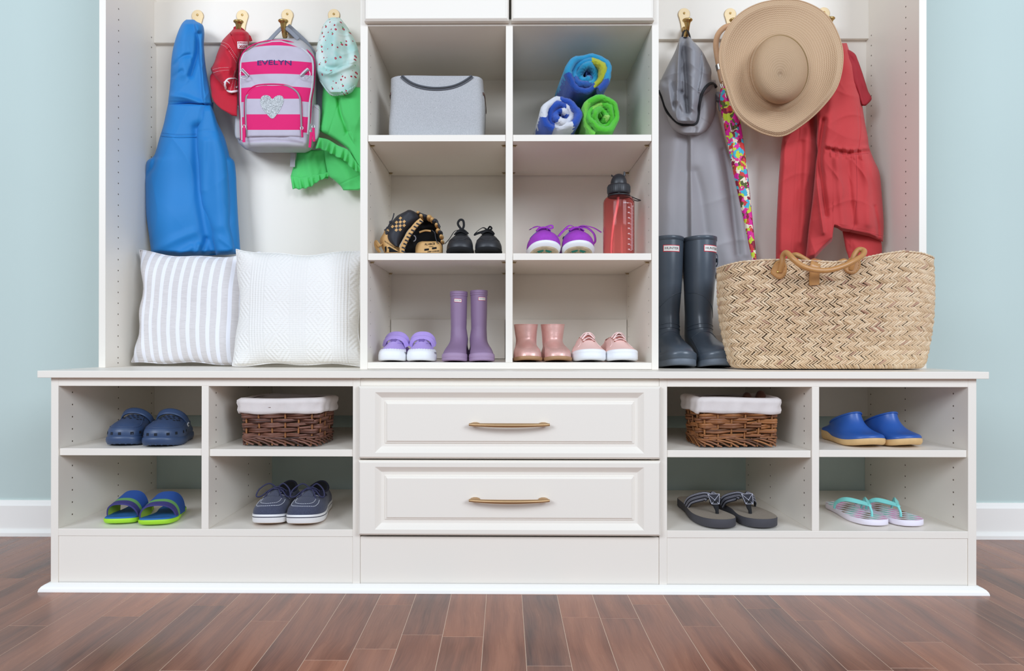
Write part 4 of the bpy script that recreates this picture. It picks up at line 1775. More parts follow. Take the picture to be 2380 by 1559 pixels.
def relief(rows, y0, T, folds=(), nu=64, nv=90, edge=3.4, back=.010, vt=.04, vb=.03, wr=None, pys=None, bot=None, arch=None, mfn=None, lean=0., power=.5, exact=False, ymax=-.009):
    """padded cloth body: rows (py, left px, right px[, fullness]) seen at depth y0, swelling T towards the viewer. Returns MB, front-surface function"""
    R = np.array([tuple(r) + (1.,) * (4 - len(r)) for r in rows], float)
    nu = int(nu * 1.6) if pys is None else nu
    if not exact:
        R = np.array(catmull(R, 12 * len(R)))
    if pys is None:
        pys = np.linspace(R[0, 0], R[-1, 0], int(nv * 1.7))
    pys = np.array(pys, float)
    nv = len(pys)
    s = np.linspace(0, 1, nu)
    u = .55 * s + .45 * (1 - np.cos(PI * s)) / 2
    L, Rr, Tm = (np.interp(pys, R[:, 0], R[:, c]) for c in (1, 2, 3))
    V = (pys - pys[0]) / (pys[-1] - pys[0])
    PX = L[:, None] + (Rr - L)[:, None] * u[None, :]
    PY = np.repeat(pys[:, None], nu, 1)
    if arch is not None:
        PY = PY + np.interp(pys, [a[0] for a in arch], [a[1] for a in arch])[:, None] * ((2 * u - 1) ** 2)[None, :]
    if bot is not None:
        bx, by = zip(*bot)
        PY = PY - (V[:, None] ** 2) * (pys[-1] - np.interp(PX, bx, by))
    pu = (1 - np.abs(2 * u - 1) ** edge) ** power
    pv = np.ones(nv)
    if vt:
        pv *= np.clip(V / vt, 0, 1) ** .5
    if vb:
        pv *= np.clip((1 - V) / vb, 0, 1) ** .5
    prof = pu[None, :] * pv[:, None]
    Y = y0 - T * Tm[:, None] * prof + lean * V[:, None]
    damp = np.clip(prof * 2.2, 0, 1)
    if len(folds):
        Y = Y - fold_depth(PX, PY, folds) * damp
    if wr:
        Y = Y - wrinkle(PX, PY, *wr) * damp
    Y = np.minimum(Y, ymax)
    YB = np.minimum(y0 + back * prof + lean * V[:, None], ymax)
    YB = np.maximum(YB, Y + .0008)
    mb = MB()
    X, Z = at(PX, PY, Y)
    front = np.stack([X, Y, Z], -1)
    X2, Z2 = at(PX, PY, YB)
    backp = np.stack([X2, YB, Z2], -1)
    ff = None
    if mfn:
        cx = (PX[:-1, :-1] + PX[1:, 1:]) / 2
        cy = (PY[:-1, :-1] + PY[1:, 1:]) / 2
        ff = lambda i, j: mfn(cx[j, i], cy[j, i])
    mb.grid(front.tolist(), mfn=ff, flip=True)
    mb.grid(backp.tolist(), flip=False, mi=0)
    for a, b_ in ((front[0], backp[0]), (backp[-1], front[-1]), (backp[:, 0], front[:, 0]), (front[:, -1], backp[:, -1])):
        mb.grid([a.tolist(), b_.tolist()], flip=False, mi=0)
    return mb


def ray_at(bvh, px, py, off=.0008):
    d = Vector(ray(px, py)).normalized()
    return cast(bvh, Vector(CAM), d, off)


def on_front(mb, bvh, pts, off=.0008, n=None):
    """photo polyline laid on the cloth in front"""
    q = catmull(pts, n) if n else pts
    out = []
    for a in q:
        p = ray_at(bvh, a[0], a[1], off)
        if p is not None:
            out.append(p)
    return out


def patch_front(mb, bvh, vs_, fs_, off=.0008, mi=0):
    pts, last = [], None
    for a, b_ in vs_:
        p = ray_at(bvh, a, b_, off)
        if p is None:
            p = last if last is not None else Vector((0, 0, 0))
        last = p
        pts.append(p)
    mb.add(pts, fs_, mi, True)


def poly_px(pts, n=None):
    """fan of a photo outline: verts and faces with two inner rings so that it follows the cloth"""
    o = catmull(list(pts), n, True) if n else list(pts)
    cx, cy = sum(p[0] for p in o) / len(o), sum(p[1] for p in o) / len(o)
    vs_, fs_ = [], []
    m_ = len(o)
    for k_ in (1., .66, .33):
        vs_ += [(cx + (p[0] - cx) * k_, cy + (p[1] - cy) * k_) for p in o]
    vs_.append((cx, cy))
    for r in range(2):
        fs_ += [(r * m_ + i, r * m_ + (i + 1) % m_, (r + 1) * m_ + (i + 1) % m_, (r + 1) * m_ + i) for i in range(m_)]
    fs_ += [(2 * m_ + i, 2 * m_ + (i + 1) % m_, 3 * m_) for i in range(m_)]
    return vs_, fs_


def seam(name, root, bvh, pts, mt, r=.0007, off=.0003, n=40, dash=False):
    b = MB()
    q = on_front(b, bvh, pts, off, n)
    if len(q) < 3:
        return None
    if dash:
        for i in range(0, len(q) - 1, 2):
            b.tube([q[i], q[i].lerp(q[i + 1], .9)], r, 5)
    else:
        b.tube(q, r, 6)
    return obj(name, b, mt, root, world=True)


def hang(name, label, cat, px, py, y, group=None):
    x, z = at(px, py, y)
    return thing(name, label, cat, (x, y, z), 0, group)


# ---- blue jacket
M_BLUE = mat('bright_blue_nylon', '#067cc4', .62, bump=(1500, .12, .0005), sheen=.1)
M_BLUED = mat('blue_seam_thread', '#0f6fb8', .7)
jk = hang('blue_jacket', 'bright blue hooded jacket on the leftmost hook, hanging behind the striped pillow', 'jacket', 448, 60, -.08)
body = relief([(238, 391, 496), (262, 386, 497), (290, 380, 508), (320, 371, 522), (352, 362, 531), (364, 356, 534), (372, 344, 542), (382, 340, 546), (412, 338, 549), (440, 338, 550), (500, 340, 553), (560, 348, 557), (594, 352, 559)],
              -.072, .054, [('r', [(360, 366), (354, 388), (338, 412)], 5, -.010), ('r', [(400, 300), (380, 420), (375, 560)], 55, .012), ('r', [(460, 300), (463, 420), (478, 520), (495, 590)], 14, -.022),
                            ('n', [(372, 316), (410, 318), (456, 319)], 2, .002), ('r', [(350, 585), (400, 560), (450, 540)], 10, .006), ('r', [(420, 592), (445, 575)], 8, .008), ('r', [(455, 592), (462, 570)], 6, .009), ('r', [(470, 585), (480, 555)], 6, -.008)],
              wr=(3, .0042, 42), vt=.02, bot=[(330, 594), (360, 592), (420, 595), (470, 594), (520, 592), (560, 590)])
b_ = obj('body', body, M_BLUE, jk, world=True)
bw = MB()
bw.v, bw.f = [tuple(Vector(p) + jk.location) for p in body.v], body.f
bv = bw.bvh()
# storm flap across the shoulders
seam('flap_edge', jk, bv, [(375, 315), (410, 319), (456, 318)], M_BLUE, .0022, .0004)
seam('flap_stitching', jk, bv, [(377, 309), (410, 312), (456, 311)], M_BLUED, .0005)
sl = relief([(240, 474, 488), (262, 467, 498), (290, 459, 506), (306, 456, 511), (345, 456, 524), (371, 458, 529), (400, 460, 531), (464, 465, 536), (490, 471, 537), (525, 484, 537), (560, 494, 544), (580, 499, 547), (592, 503, 549)],
            -.098, .036, [('r', [(500, 330), (505, 430), (512, 520)], 18, .010), ('n', [(456, 308), (480, 303), (512, 306)], 2, .0015), ('r', [(468, 500), (490, 540)], 10, -.006), ('r', [(512, 555), (540, 575)], 6, .004), ('r', [(475, 330), (470, 440)], 9, .006)],
            nu=44, wr=(8, .0038, 30), vt=.05, lean=.012, bot=[(500, 593), (530, 592), (550, 588)])
obj('sleeve', sl, M_BLUE, jk, world=True)
hd = relief([(45.5, 433, 451, .5), (50, 427, 457, .7), (58, 421, 471, .9), (76, 413, 475), (105, 404, 474), (133, 399, 476), (159, 397, 479), (184, 396, 483), (209, 394, 488), (236, 391, 493), (247, 393, 495)],
            -.080, .045, [('c', [(450, 46), (461, 92), (464, 130), (468, 170), (471, 215), (474, 240)], 12, .016), ('r', [(462, 80), (460, 120), (452, 150), (444, 175)], 7, -.014), ('r', [(430, 60), (424, 110), (428, 170)], 16, .010),
                          ('r', [(405, 150), (425, 132), (440, 128)], 5, -.006), ('r', [(403, 178), (422, 165)], 5, -.005), ('r', [(396, 222), (430, 226), (468, 240)], 6, .010), ('r', [(395, 238), (430, 240), (470, 247)], 4, -.008),
                          ('r', [(480, 120), (486, 180), (490, 236)], 8, .008)],
            nu=60, wr=(2, .0036, 22), vt=.05, vb=.04)
hood = obj('hood', hd, M_BLUE, jk, world=True)

# ---- red cap
M_CAP = mat('red_twill', '#c00f2c', .8, bump=(1400, .25, .0006), sheen=.1)
M_CAPW = mat('white_thread', '#f3e9ea', .7)
cp = hang('baseball_hat', 'red baseball cap with white stitching hanging from the second brass hook', 'cap', 553, 70, -.08)
# brim
br = relief([(166, 497, 535), (172, 491, 545), (180, 488, 550), (200, 488.5, 552), (220, 491, 552), (238, 493, 552), (256, 505, 551), (270, 540, 551)], -.080, .012, [('r', [(500, 200), (530, 235), (580, 250)], 14, .008)], nu=40, nv=40, vt=.1, vb=.08, wr=(2, .0006, 30), lean=-.055,
            bot=[(488, 240), (496, 250), (515, 262), (540, 269), (560, 271), (592, 272)], back=.002)
obj('brim', br, M_CAP, cp, world=True)
cr_ = relief([(66, 543, 552, .6), (74, 536, 574), (84, 526, 580), (96, 516, 580), (110, 511, 574), (130, 504, 561), (150, 499, 554), (166, 494, 553), (182, 490, 552), (200, 500, 552), (215, 520, 552), (226, 540, 552)],
             -.05, .085, [('r', [(520, 100), (535, 130), (545, 160)], 10, .012), ('c', [(538, 84), (556, 130), (552, 158), (536, 190), (522, 205)], 8, -.016), ('r', [(532, 118), (545, 140), (540, 175)], 6, -.012), ('r', [(505, 150), (520, 180), (535, 210)], 9, .010), ('r', [(560, 150), (585, 155)], 7, -.012)],
             nu=60, wr=(6, .003, 16), bot=[(488, 184), (500, 200), (520, 212), (545, 222), (600, 226)], vt=.05, vb=.04)
obj('crown', cr_, M_CAP, cp, world=True)
cw = MB()
cw.v, cw.f = [tuple(Vector(p) + cp.location) for p in cr_.v], cr_.f
bv = cw.bvh()
for pts in ([(515, 97), (530, 104), (543, 122), (552, 136)], [(513, 103), (526, 110), (540, 130), (549, 146)], [(495, 162), (510, 158), (531, 157)], [(496, 169), (511, 165), (532, 163)], [(546, 164), (541, 188), (535, 213)], [(552, 164), (547, 190), (543, 215)], [(561, 118), (561, 140), (560, 152)], [(567, 118), (568, 140)]):
    seam('stitching', cp, bv, pts, M_CAPW, .0005, .0005, 34, True)
# back strap forming the loop over the hook
b = MB()
q = [(546, 64, -.066), (548, 72, -.070), (550, 84, -.078), (556, 89, -.082), (568, 91, -.082), (577, 90, -.078), (580, 84, -.075)]
pp = [Vector((at(a, c2, d)[0], d, at(a, c2, d)[1])) for a, c2, d in q]
band(b, catmull(pp, 18), (0, -1, .05), .010, .002)
q = [(546, 65, -.066), (553, 63, -.055), (563, 69, -.060), (572, 78, -.068), (580, 86, -.075), (584, 96, -.085)]
pp = [Vector((at(a, c2, d)[0], d, at(a, c2, d)[1])) for a, c2, d in q]
band(b, catmull(pp, 18), (0, -1, .05), .009, .002)
obj('back_strap', b, M_CAP, cp, world=True)
b = MB()
vs_, fs_ = grid2(552, 575, 96.5, 113, 10, 6)
patch_front(b, bv, vs_, fs_, .0012)
lb = obj('size_tag', b, M_CAPW, cp, world=True)
b = MB()
vs_, fs_ = text_mesh('FOX', 8.6, .15)
patch_front(b, bv, [(565 - a, 108 - c2 * -1) for a, c2 in [(x_, -y_) for x_, y_ in vs_]], fs_, .002)
vs_, fs_ = text_mesh('TNEBAMOL', 4.2, .05)
patch_front(b, bv, [(564 - a, 99.5 - c2) for a, c2 in vs_], fs_, .002)
obj('tag_lettering', b, M_CAP, lb, world=True)
b = MB()
q = [(548, 203), (551, 201), (551, 206), (552, 210), (544, 213), (534, 212), (527, 207), (524, 199), (525, 191), (530, 185), (539, 182), (547, 183), (551, 187)]
p_ = on_front(b, bv, q, .0018, 46)
if len(p_) > 4:
    b.tube(p_, [(.0016 + .0022 * math.sin(PI * min(1, .15 + i / len(p_)))) for i in range(len(p_))], 8)
    q = on_front(b, bv, [(522, 192), (527, 189), (532, 193)], .0018, 6)
    b.tube(q, .002, 6)
obj('letter_emblem', b, M_CAPW, cp, world=True)

# ---- striped backpack
M_PACK = mat('grey_lilac_canvas', '#c3bccb', .85, bump=(1300, .3, .0006), var=(25, .04))
M_PINK = mat('hot_pink_canvas', '#e2176f', .8, bump=(1300, .3, .0006))
M_PACKB = mat('light_grey_canvas', '#bcbabf', .85, bump=(1300, .3, .0006), var=(18, .04))
M_PIPE = mat('grey_piping', '#c9c9cf', .7)
M_PIPED = mat('dark_grey_piping', '#97959a', .7)
M_STRAPG = mat('grey_webbing', '#8b8f98', .8, bump=(1500, .3, .0008))
M_NAVYT = mat('navy_thread', '#2b2b6c', .7)
m = mat('silver_glitter', '#a9adb0', .45, .35)
t = NT(m)
vo = t.n('TexVoronoi', Vector=t.obj(), Scale=900.)
t.base(t.ramp(t.sep(vo.outputs['Color'])[0], [(.1, lin('#777a7c')), (.6, lin('#a9acad')), (1., lin('#e6e8e8'))]))
nb = t.n('Bump', Strength=.9, Distance=.002, Height=t.sep(vo.outputs['Color'])[1])
t.link(nb.outputs[0], t.bsdf.inputs['Normal'])
M_GLIT = m
m = mat('white_mesh_fabric', '#b9b9be', .8)
t = NT(m)
x_, y_, z_ = t.sep(t.obj())
g1 = t.math('SINE', t.math('MULTIPLY', t.math('ADD', x_, z_), 2200.))
g2 = t.math('SINE', t.math('MULTIPLY', t.math('SUBTRACT', z_, x_), 2200.))
t.base(t.ramp(t.math('MULTIPLY', g1, g2), [(.0, lin('#d6d6da')), (.5, lin('#77777c'))]))
M_MESH = m


def bp(X, Y):
    return 540 + X / 5.195, 60 + Y / 5.195


def bprow(Y, a, c2, *k_):
    return (60 + Y / 5.195, 540 + a / 5.195, 540 + c2 / 5.195) + k_


pk = hang('backpack', 'grey and hot pink striped child backpack hanging from the third hook', 'backpack', 658, 75, -.09)
bodyb = relief([bprow(150, 470, 770, .6), bprow(170, 400, 830, .8), bprow(230, 280, 905), bprow(300, 190, 965), bprow(420, 95, 1008), bprow(700, 82, 1012), bprow(950, 78, 1012), bprow(1100, 70, 1014), bprow(1300, 62, 1010), bprow(1400, 70, 1000), bprow(1450, 110, 985), bprow(1500, 180, 950), bprow(1532, 320, 880)],
               -.058, .080, [('r', [bp(200, 1480), bp(520, 1440), bp(900, 1490)], 8, .008)], nu=60, nv=80, edge=5, vt=.05, vb=.06, wr=(4, .0015, 30))
obj('main_bag', bodyb, M_PACKB, pk, world=True)
ST = [(180, 'p'), (236, 'g'), (420, 'p'), (578, 'g'), (728, 'p'), (898, 'g'), (1083, 'p'), (1275, 'g'), (1405, 'b'), (1480, 'b')]
ys = []
for i in range(len(ST) - 1):
    a, c2 = ST[i][0], ST[i + 1][0]
    n_ = max(2, int((c2 - a) / 14))
    ys += [a + (c2 - a) * k_ / n_ for k_ in range(n_)]
ys.append(1480)
FR = [bprow(180, 480, 610, .6), bprow(195, 390, 680, .75), bprow(215, 310, 745, .85), bprow(250, 230, 830), bprow(300, 160, 905), bprow(360, 110, 955), bprow(430, 92, 982), bprow(560, 88, 988), bprow(700, 90, 980), bprow(800, 94, 965), bprow(900, 97, 948), bprow(1050, 100, 938), bprow(1290, 106, 920), bprow(1400, 112, 915), bprow(1480, 170, 890)]


def stripe(Y):
    k_ = 'g'
    for y, c2 in ST:
        if Y >= y:
            k_ = c2
    return {'g': 0, 'p': 1, 'b': 2}[k_]


fp = relief(FR, -.128, .026, [('r', [bp(100, 440), bp(280, 740)], 2.2, -.002), ('r', [bp(970, 440), bp(720, 730)], 2.2, -.002), ('r', [bp(300, 520), bp(480, 640)], 14, .004), ('r', [bp(150, 1410), bp(480, 1385), bp(850, 1420)], 3, -.004), ('r', [bp(700, 1330), bp(860, 1400)], 8, .004)],
            nu=64, pys=[60 + y / 5.195 for y in ys], arch=[(95, 4), (140, 5), (230, 5), (320, 3), (345, 0)], edge=4, vt=.05, vb=.05, wr=(7, .0012, 22), back=.02)
# colour by row: every stripe is a run of whole rows
nq = 63
for k_ in range(nq * (len(ys) - 1)):
    fp.m[k_] = stripe((ys[k_ // nq] + ys[k_ // nq + 1]) / 2)
fpo = obj('front_panel', fp, [M_PACK, M_PINK, M_PACKB], pk, world=True)
fw = MB()
fw.v, fw.f = [tuple(Vector(p) + pk.location) for p in fp.v], fp.f
bv = fw.bvh()
pathp = [bp(112, 1390), bp(104, 1100), bp(96, 900), bp(94, 560), bp(102, 420), bp(150, 320), bp(240, 248), bp(360, 204), bp(530, 186), bp(650, 192), bp(760, 226), bp(850, 275), bp(935, 350), bp(975, 430), bp(980, 580), bp(966, 760), bp(940, 920), bp(930, 1100), bp(914, 1320)]
b = MB()
q = on_front(b, bv, [(640 + (x - 640) * .982, 200 + (y - 200) * .99) for x, y in pathp], .0004, 90)
b.tube(q, .0032, 8)
obj('edge_piping', b, M_PIPE, pk, world=True)
b = MB()
for i, (x, y) in enumerate(catmull(pathp, 90)):
    if i == 0:
        q = []
    x_, z_ = at(640 + (x - 640) * (1.035 if x > 640 else 1.02), 200 + (y - 200) * 1.0 - 2, -.118)
    q.append(Vector((x_, -.118, z_)))
b.tube(q, .0022, 6)
obj('pink_piping', b, M_PINK, pk, world=True)
# front pocket
ST2 = [(712, 1), (880, 0), (1068, 1), (1256, 0), (1345, 0)]
ys2 = []
for i in range(len(ST2) - 1):
    a, c2 = ST2[i][0], ST2[i + 1][0]
    n_ = max(2, int((c2 - a) / 12))
    ys2 += [a + (c2 - a) * k_ / n_ for k_ in range(n_)]
ys2.append(1345)
pc = relief([bprow(712, 420, 560, .7), bprow(722, 340, 640, .8), bprow(742, 275, 715, .9), bprow(780, 220, 770), bprow(830, 185, 805), bprow(900, 168, 822), bprow(1000, 164, 830), bprow(1345, 176, 838)], -.150, .012, [], nu=50, pys=[60 + y / 5.195 for y in ys2], edge=6, vt=.05, vb=.03, wr=(3, .0008, 22), back=.004)
nq = 49
for k_ in range(nq * (len(ys2) - 1)):
    yy = (ys2[k_ // nq] + ys2[k_ // nq + 1]) / 2
    pc.m[k_] = [c2 for a, c2 in ST2 if yy >= a][-1]
po = obj('front_pocket', pc, [M_PACK, M_PINK], pk, world=True)
fw = MB()
fw.v, fw.f = [tuple(Vector(p) + pk.location) for p in pc.v], pc.f
bvp = fw.bvh()
arc_ = [bp(182, 1340), bp(166, 1100), bp(166, 930), bp(178, 850), bp(205, 795), bp(255, 750), bp(330, 722), bp(480, 712), bp(630, 722), bp(705, 748), bp(765, 790), bp(800, 840), bp(818, 920), bp(826, 1100), bp(832, 1340)]
b = MB()
q = on_front(b, bvp, arc_, .0012, 70)
b.tube(q, .0030, 8)
obj('pocket_piping', b, M_PIPED, po, world=True)
b = MB()
q = on_front(b, bv, [(640 + (x - 640) * 1.05, 200 + (y - 200) * 1.02 - 1.5) for x, y in [(a - 0, c2) for a, c2 in arc_]], .0006, 70)
b.tube(q, .0022, 6)
obj('pocket_zipper', b, M_PINK, po, world=True)
b = MB()
hp = [bp(485, 1122), bp(400, 1045), bp(350, 970), bp(338, 905), bp(355, 858), bp(400, 838), bp(450, 850), bp(484, 885), bp(520, 855), bp(565, 840), bp(608, 855), bp(622, 905), bp(600, 970), bp(560, 1040)]
vs_, fs_ = poly_px(hp, 64)
patch_front(b, bvp, vs_, fs_, .0012)
obj('heart', b, M_GLIT, po, world=True)
b = MB()
vs_, fs_ = text_mesh('EVELYN', 15.5, .10, 1.22)
w_ = max(a for a, _ in vs_) - min(a for a, _ in vs_)
vs_ = [(638 + a * 79 / w_, 145.5 - c2 + .0011 * (a * 80 / w_) ** 2) for a, c2 in vs_]
patch_front(b, bv, vs_, fs_, .0012)
obj('name_lettering', b, M_NAVYT, fpo, world=True)
for (t0, t1, cx, cy, sg) in ((bp(122, 530), bp(198, 612), *bp(140, 600), -1), (bp(918, 525), bp(828, 610), *bp(900, 595), 1)):
    b = MB()
    a, c2 = ray_at(bv, *t0, .002), ray_at(bv, *t1, .002)
    band(b, [a.lerp(c2, k_ / 6) + Vector((0, -.002 * math.sin(PI * k_ / 6), 0)) for k_ in range(7)], (0, -1, 0), .0095, .002)
    obj('ring_tab', b, M_PIPE, pk, world=True)
    b = MB()
    pts = []
    pc_ = (Vector(t0 + (0,)) + Vector(t1 + (0,))) / 2
    ax_ = (Vector(t1 + (0,)) - Vector(t0 + (0,))).normalized()
    per = Vector((ax_.y, -ax_.x, 0))
    if (per.x > 0) != (sg > 0):
        per = -per
    if sg < 0:
        per = Vector((-abs(per.x), abs(per.y), 0))
    else:
        per = Vector((abs(per.x), abs(per.y), 0))
    for k_ in range(13):
        an = -PI / 2 + PI * k_ / 12
        p2 = pc_ + ax_ * (11.5 * math.sin(an)) + per * (14.5 * math.cos(an))
        d_ = -.1615
        x_, z_ = at(p2.x, p2.y, d_)
        pts.append(Vector((x_, d_, z_)))
    b.tube(pts, .0013, 8, closed=True)
    obj('d_ring', b, M_METAL, pk, world=True)
for (x0, y0, x1, y1, w, mt) in ((143, 1232, 140, 1405, .009, 0), (955, 1285, 935, 1470, .0085, 0), (978, 1232, 988, 1398, .0085, 0), (838, 1250, 843, 1345, .004, 0)):
    b = MB()
    a, c2 = bp(x0, y0), bp(x1, y1)
    pts = []
    for k_ in range(8):
        px_, py_ = a[0] + (c2[0] - a[0]) * k_ / 7, a[1] + (c2[1] - a[1]) * k_ / 7
        d_ = -.163
        x_, z_ = at(px_, py_, d_)
        pts.append(Vector((x_, d_, z_)))
    band(b, pts, (0, -1, 0), w, .0018)
    zp = obj('zipper_pull', b, M_PINK, pk, world=True)
    b = MB()
    b.tube([pts[0] + Vector((.0045 * math.cos(an), 0, .004 + .006 * math.sin(an))) for an in [2 * PI * k_ / 14 for k_ in range(14)]], .0011, 6, closed=True)
    obj('pull_ring', b, M_METAL, zp, world=True)
# side gussets, mesh pockets, straps
for rws, y0, T, mt, nm in (([bprow(955, 50, 110), bprow(1040, 38, 112), bprow(1300, 30, 112), bprow(1370, 60, 116)], -.10, .014, M_MESH, 'mesh_pocket'), ([bprow(950, 985, 1030), bprow(1010, 965, 1062), bprow(1290, 945, 1052), bprow(1390, 940, 1020)], -.10, .014, M_MESH, 'mesh_pocket')):
    ms = relief(rws, y0, T, [], nu=20, nv=40, vt=.04, vb=.05)
    mo = obj(nm, ms, mt, pk, world=True)
    b = MB()
    r0 = rws[0]
    mw = MB()
    mw.v, mw.f = [tuple(Vector(p) + pk.location) for p in ms.v], ms.f
    q = on_front(b, mw.bvh(), [(r0[1] + 2, r0[0] + 2), ((r0[1] + r0[2]) / 2, r0[0] + 6), (r0[2] + 4, r0[0] + 12)], .0005, 14)
    if len(q) > 2:
        b.tube(q, .0016, 6)
        obj('pocket_binding', b, M_PIPE, mo, world=True)
b = MB()
q = [(625, 96, -.095), (640, 80, -.084), (652, 68, -.078), (659, 63.5, -.075), (666, 66, -.078), (680, 78, -.084), (694, 92, -.09)]
pp = [Vector((at(a, c2, d)[0], d, at(a, c2, d)[1])) for a, c2, d in q]
band(b, catmull(pp, 26), (0, -1, .1), .0125, .003)
obj('hanging_loop', b, M_STRAPG, pk, world=True)
b = MB()
q = [(668, 64, -.052), (690, 84, -.048), (712, 106, -.044), (730, 135, -.040), (740, 180, -.04), (745, 235, -.04), (744, 280, -.04)]
pp = [Vector((at(a, c2, d)[0], d, at(a, c2, d)[1])) for a, c2, d in q]
band(b, catmull(pp, 26), (0, -1, .1), .026, .008)
obj('shoulder_strap', b, M_STRAPG, pk, world=True)
b = MB()
q = [(681, 340, -.05), (681, 360, -.05), (680, 388, -.052)]
pp = [Vector((at(a, c2, d)[0], d, at(a, c2, d)[1])) for a, c2, d in q]
band(b, catmull(pp, 8), (0, -1, 0), .017, .002)
obj('strap_end', b, M_PACKB, pk, world=True)
# ---- green jacket with a cherry print hood
M_GRN = mat('spring_green_cotton', '#58d873', .8, bump=(1300, .25, .0006), sheen=.1)
m = mat('cherry_print_cotton', '#d3ede4', .75)
t = NT(m)
co = t.obj()
sc = t.n('Mapping', Vector=co, Scale=(1., .25, 1.)).outputs[0]
nz = t.noise(sc, 14., 3)
basec = t.ramp(nz, [(.40, lin('#b9e3dc')), (.60, lin('#e4f2ec'))])
vo = t.n('TexVoronoi', Vector=sc, Scale=66., Randomness=.95)
d1 = vo.outputs['Distance']
keep = t.math('GREATER_THAN', t.sep(vo.outputs['Color'])[0], .25)
red = t.math('MULTIPLY', t.math('LESS_THAN', t.math('ADD', d1, t.math('MULTIPLY', t.math('SUBTRACT', t.noise(co, 300., 2), .5), .18)), .24), keep)
sc2 = t.n('Mapping', Vector=sc, Location=(.0024, 0, -.0052)).outputs[0]
vo2 = t.n('TexVoronoi', Vector=sc2, Scale=66., Randomness=.95)
keep2 = t.math('GREATER_THAN', t.sep(vo2.outputs['Color'])[0], .62)
grn = t.math('MULTIPLY', t.math('LESS_THAN', vo2.outputs['Distance'], .17), keep2)
c = t.mix(grn, basec, lin('#57b878'))
c = t.mix(red, c, lin('#b8324a'))
c = t.mix(t.math('MULTIPLY', t.math('LESS_THAN', d1, .08), keep), c, lin('#e9a0a8'))
t.base(c)
M_CHER = m
gx = lambda X: 660 + X / 3.711
gy = lambda Y: 30 + Y / 3.711
gp = lambda X, Y: (gx(X), gy(Y))
gr = lambda Y, a, c2, *k_: (gy(Y), gx(a), gx(c2)) + k_
gj = hang('green_jacket', 'green ruffled child jacket with cherry print hood on the fourth hook', 'jacket', 768, 66, -.08)
sl2 = relief([gr(1180, 110, 380), gr(1250, 105, 375), gr(1330, 80, 372), gr(1400, 60, 382), gr(1430, 60, 384)], -.03, .02, [('r', [gp(200, 1220), gp(230, 1400)], 8, .006), ('r', [gp(300, 1240), gp(330, 1400)], 7, -.006)], nu=40, nv=40, wr=(3, .002, 14), vb=.02)
obj('back_sleeve', sl2, M_GRN, gj, world=True)


def ruffle(name, top, bot_, y0, n_, amp, parent):
    tp, bt_ = resample(catmull(top, 60), 120), resample(catmull(bot_, 60), 120)
    P = []
    for j in range(9):
        v = j / 8
        row = []
        for i in range(120):
            px_ = tp[i][0] + (bt_[i][0] - tp[i][0]) * v
            py_ = tp[i][1] + (bt_[i][1] - tp[i][1]) * v
            w = math.sin(n_ * 2 * PI * i / 119 + .8 * math.sin(i * .21))
            d = y0 - .004 - .002 * v - amp * v * w * (1 + .3 * math.sin(i * .37))
            py_ += 1.2 * v * math.cos(n_ * 2 * PI * i / 119)
            x_, z_ = at(px_, py_, d)
            row.append((x_, d, z_))
        P.append(row)
    b = MB()
    b.grid(P, flip=True)
    return obj(name, b, M_GRN, parent, world=True, solid=.0012)


ruffle('cuff_ruffle', [gp(58, 1405), gp(140, 1415), gp(230, 1400), gp(310, 1390), gp(385, 1372)], [gp(75, 1515), gp(150, 1518), gp(235, 1495), gp(290, 1455), gp(382, 1408)], -.048, 6, .008, gj)
rs = relief([gr(1180, 345, 700), gr(1300, 360, 730), gr(1400, 385, 760), gr(1440, 430, 760), gr(1490, 485, 770), gr(1530, 512, 640)], -.05, .028, [('n', [gp(480, 1480), gp(560, 1440), gp(660, 1400)], 1.5, .002), ('r', [gp(450, 1250), gp(560, 1440)], 12, .006)], nu=40, nv=50, wr=(4, .002, 20), vb=.02)
obj('sleeve', rs, M_GRN, gj, world=True)
bd = relief([gr(640, 338, 720), gr(740, 330, 740), gr(900, 324, 745), gr(1040, 312, 750), gr(1100, 305, 755), gr(1180, 330, 760), gr(1300, 520, 765), gr(1380, 630, 770)], -.075, .032,
            [('c', [gp(470, 730), gp(500, 880), gp(545, 1010), gp(585, 1090)], 7, .016), ('r', [gp(470, 740), gp(490, 860), gp(530, 960), gp(545, 1020)], 4.5, -.014), ('n', [gp(475, 760), gp(430, 900), gp(385, 1040)], 1.6, .002), ('r', [gp(580, 760), gp(620, 950)], 16, .008), ('n', [gp(520, 1060), gp(570, 1020), gp(590, 1100)], 1.5, .0015), ('r', [gp(360, 800), gp(350, 1000)], 9, .006)],
            nu=60, wr=(9, .0042, 22), vt=.02, vb=.03, bot=[(gx(300), gy(1095)), (gx(370), gy(1110)), (gx(480), gy(1165)), (gx(560), gy(1210)), (gx(640), gy(1340)), (gx(770), gy(1380))])
obj('body', bd, M_GRN, gj, world=True)
ruffle('hem_ruffle', [gp(302, 1075), gp(380, 1092), gp(470, 1145), gp(550, 1180), gp(600, 1250), gp(650, 1320), gp(720, 1360)], [gp(272, 1165), gp(350, 1185), gp(440, 1232), gp(520, 1272), gp(580, 1335), gp(655, 1385), gp(730, 1430)], -.108, 8, .009, gj)
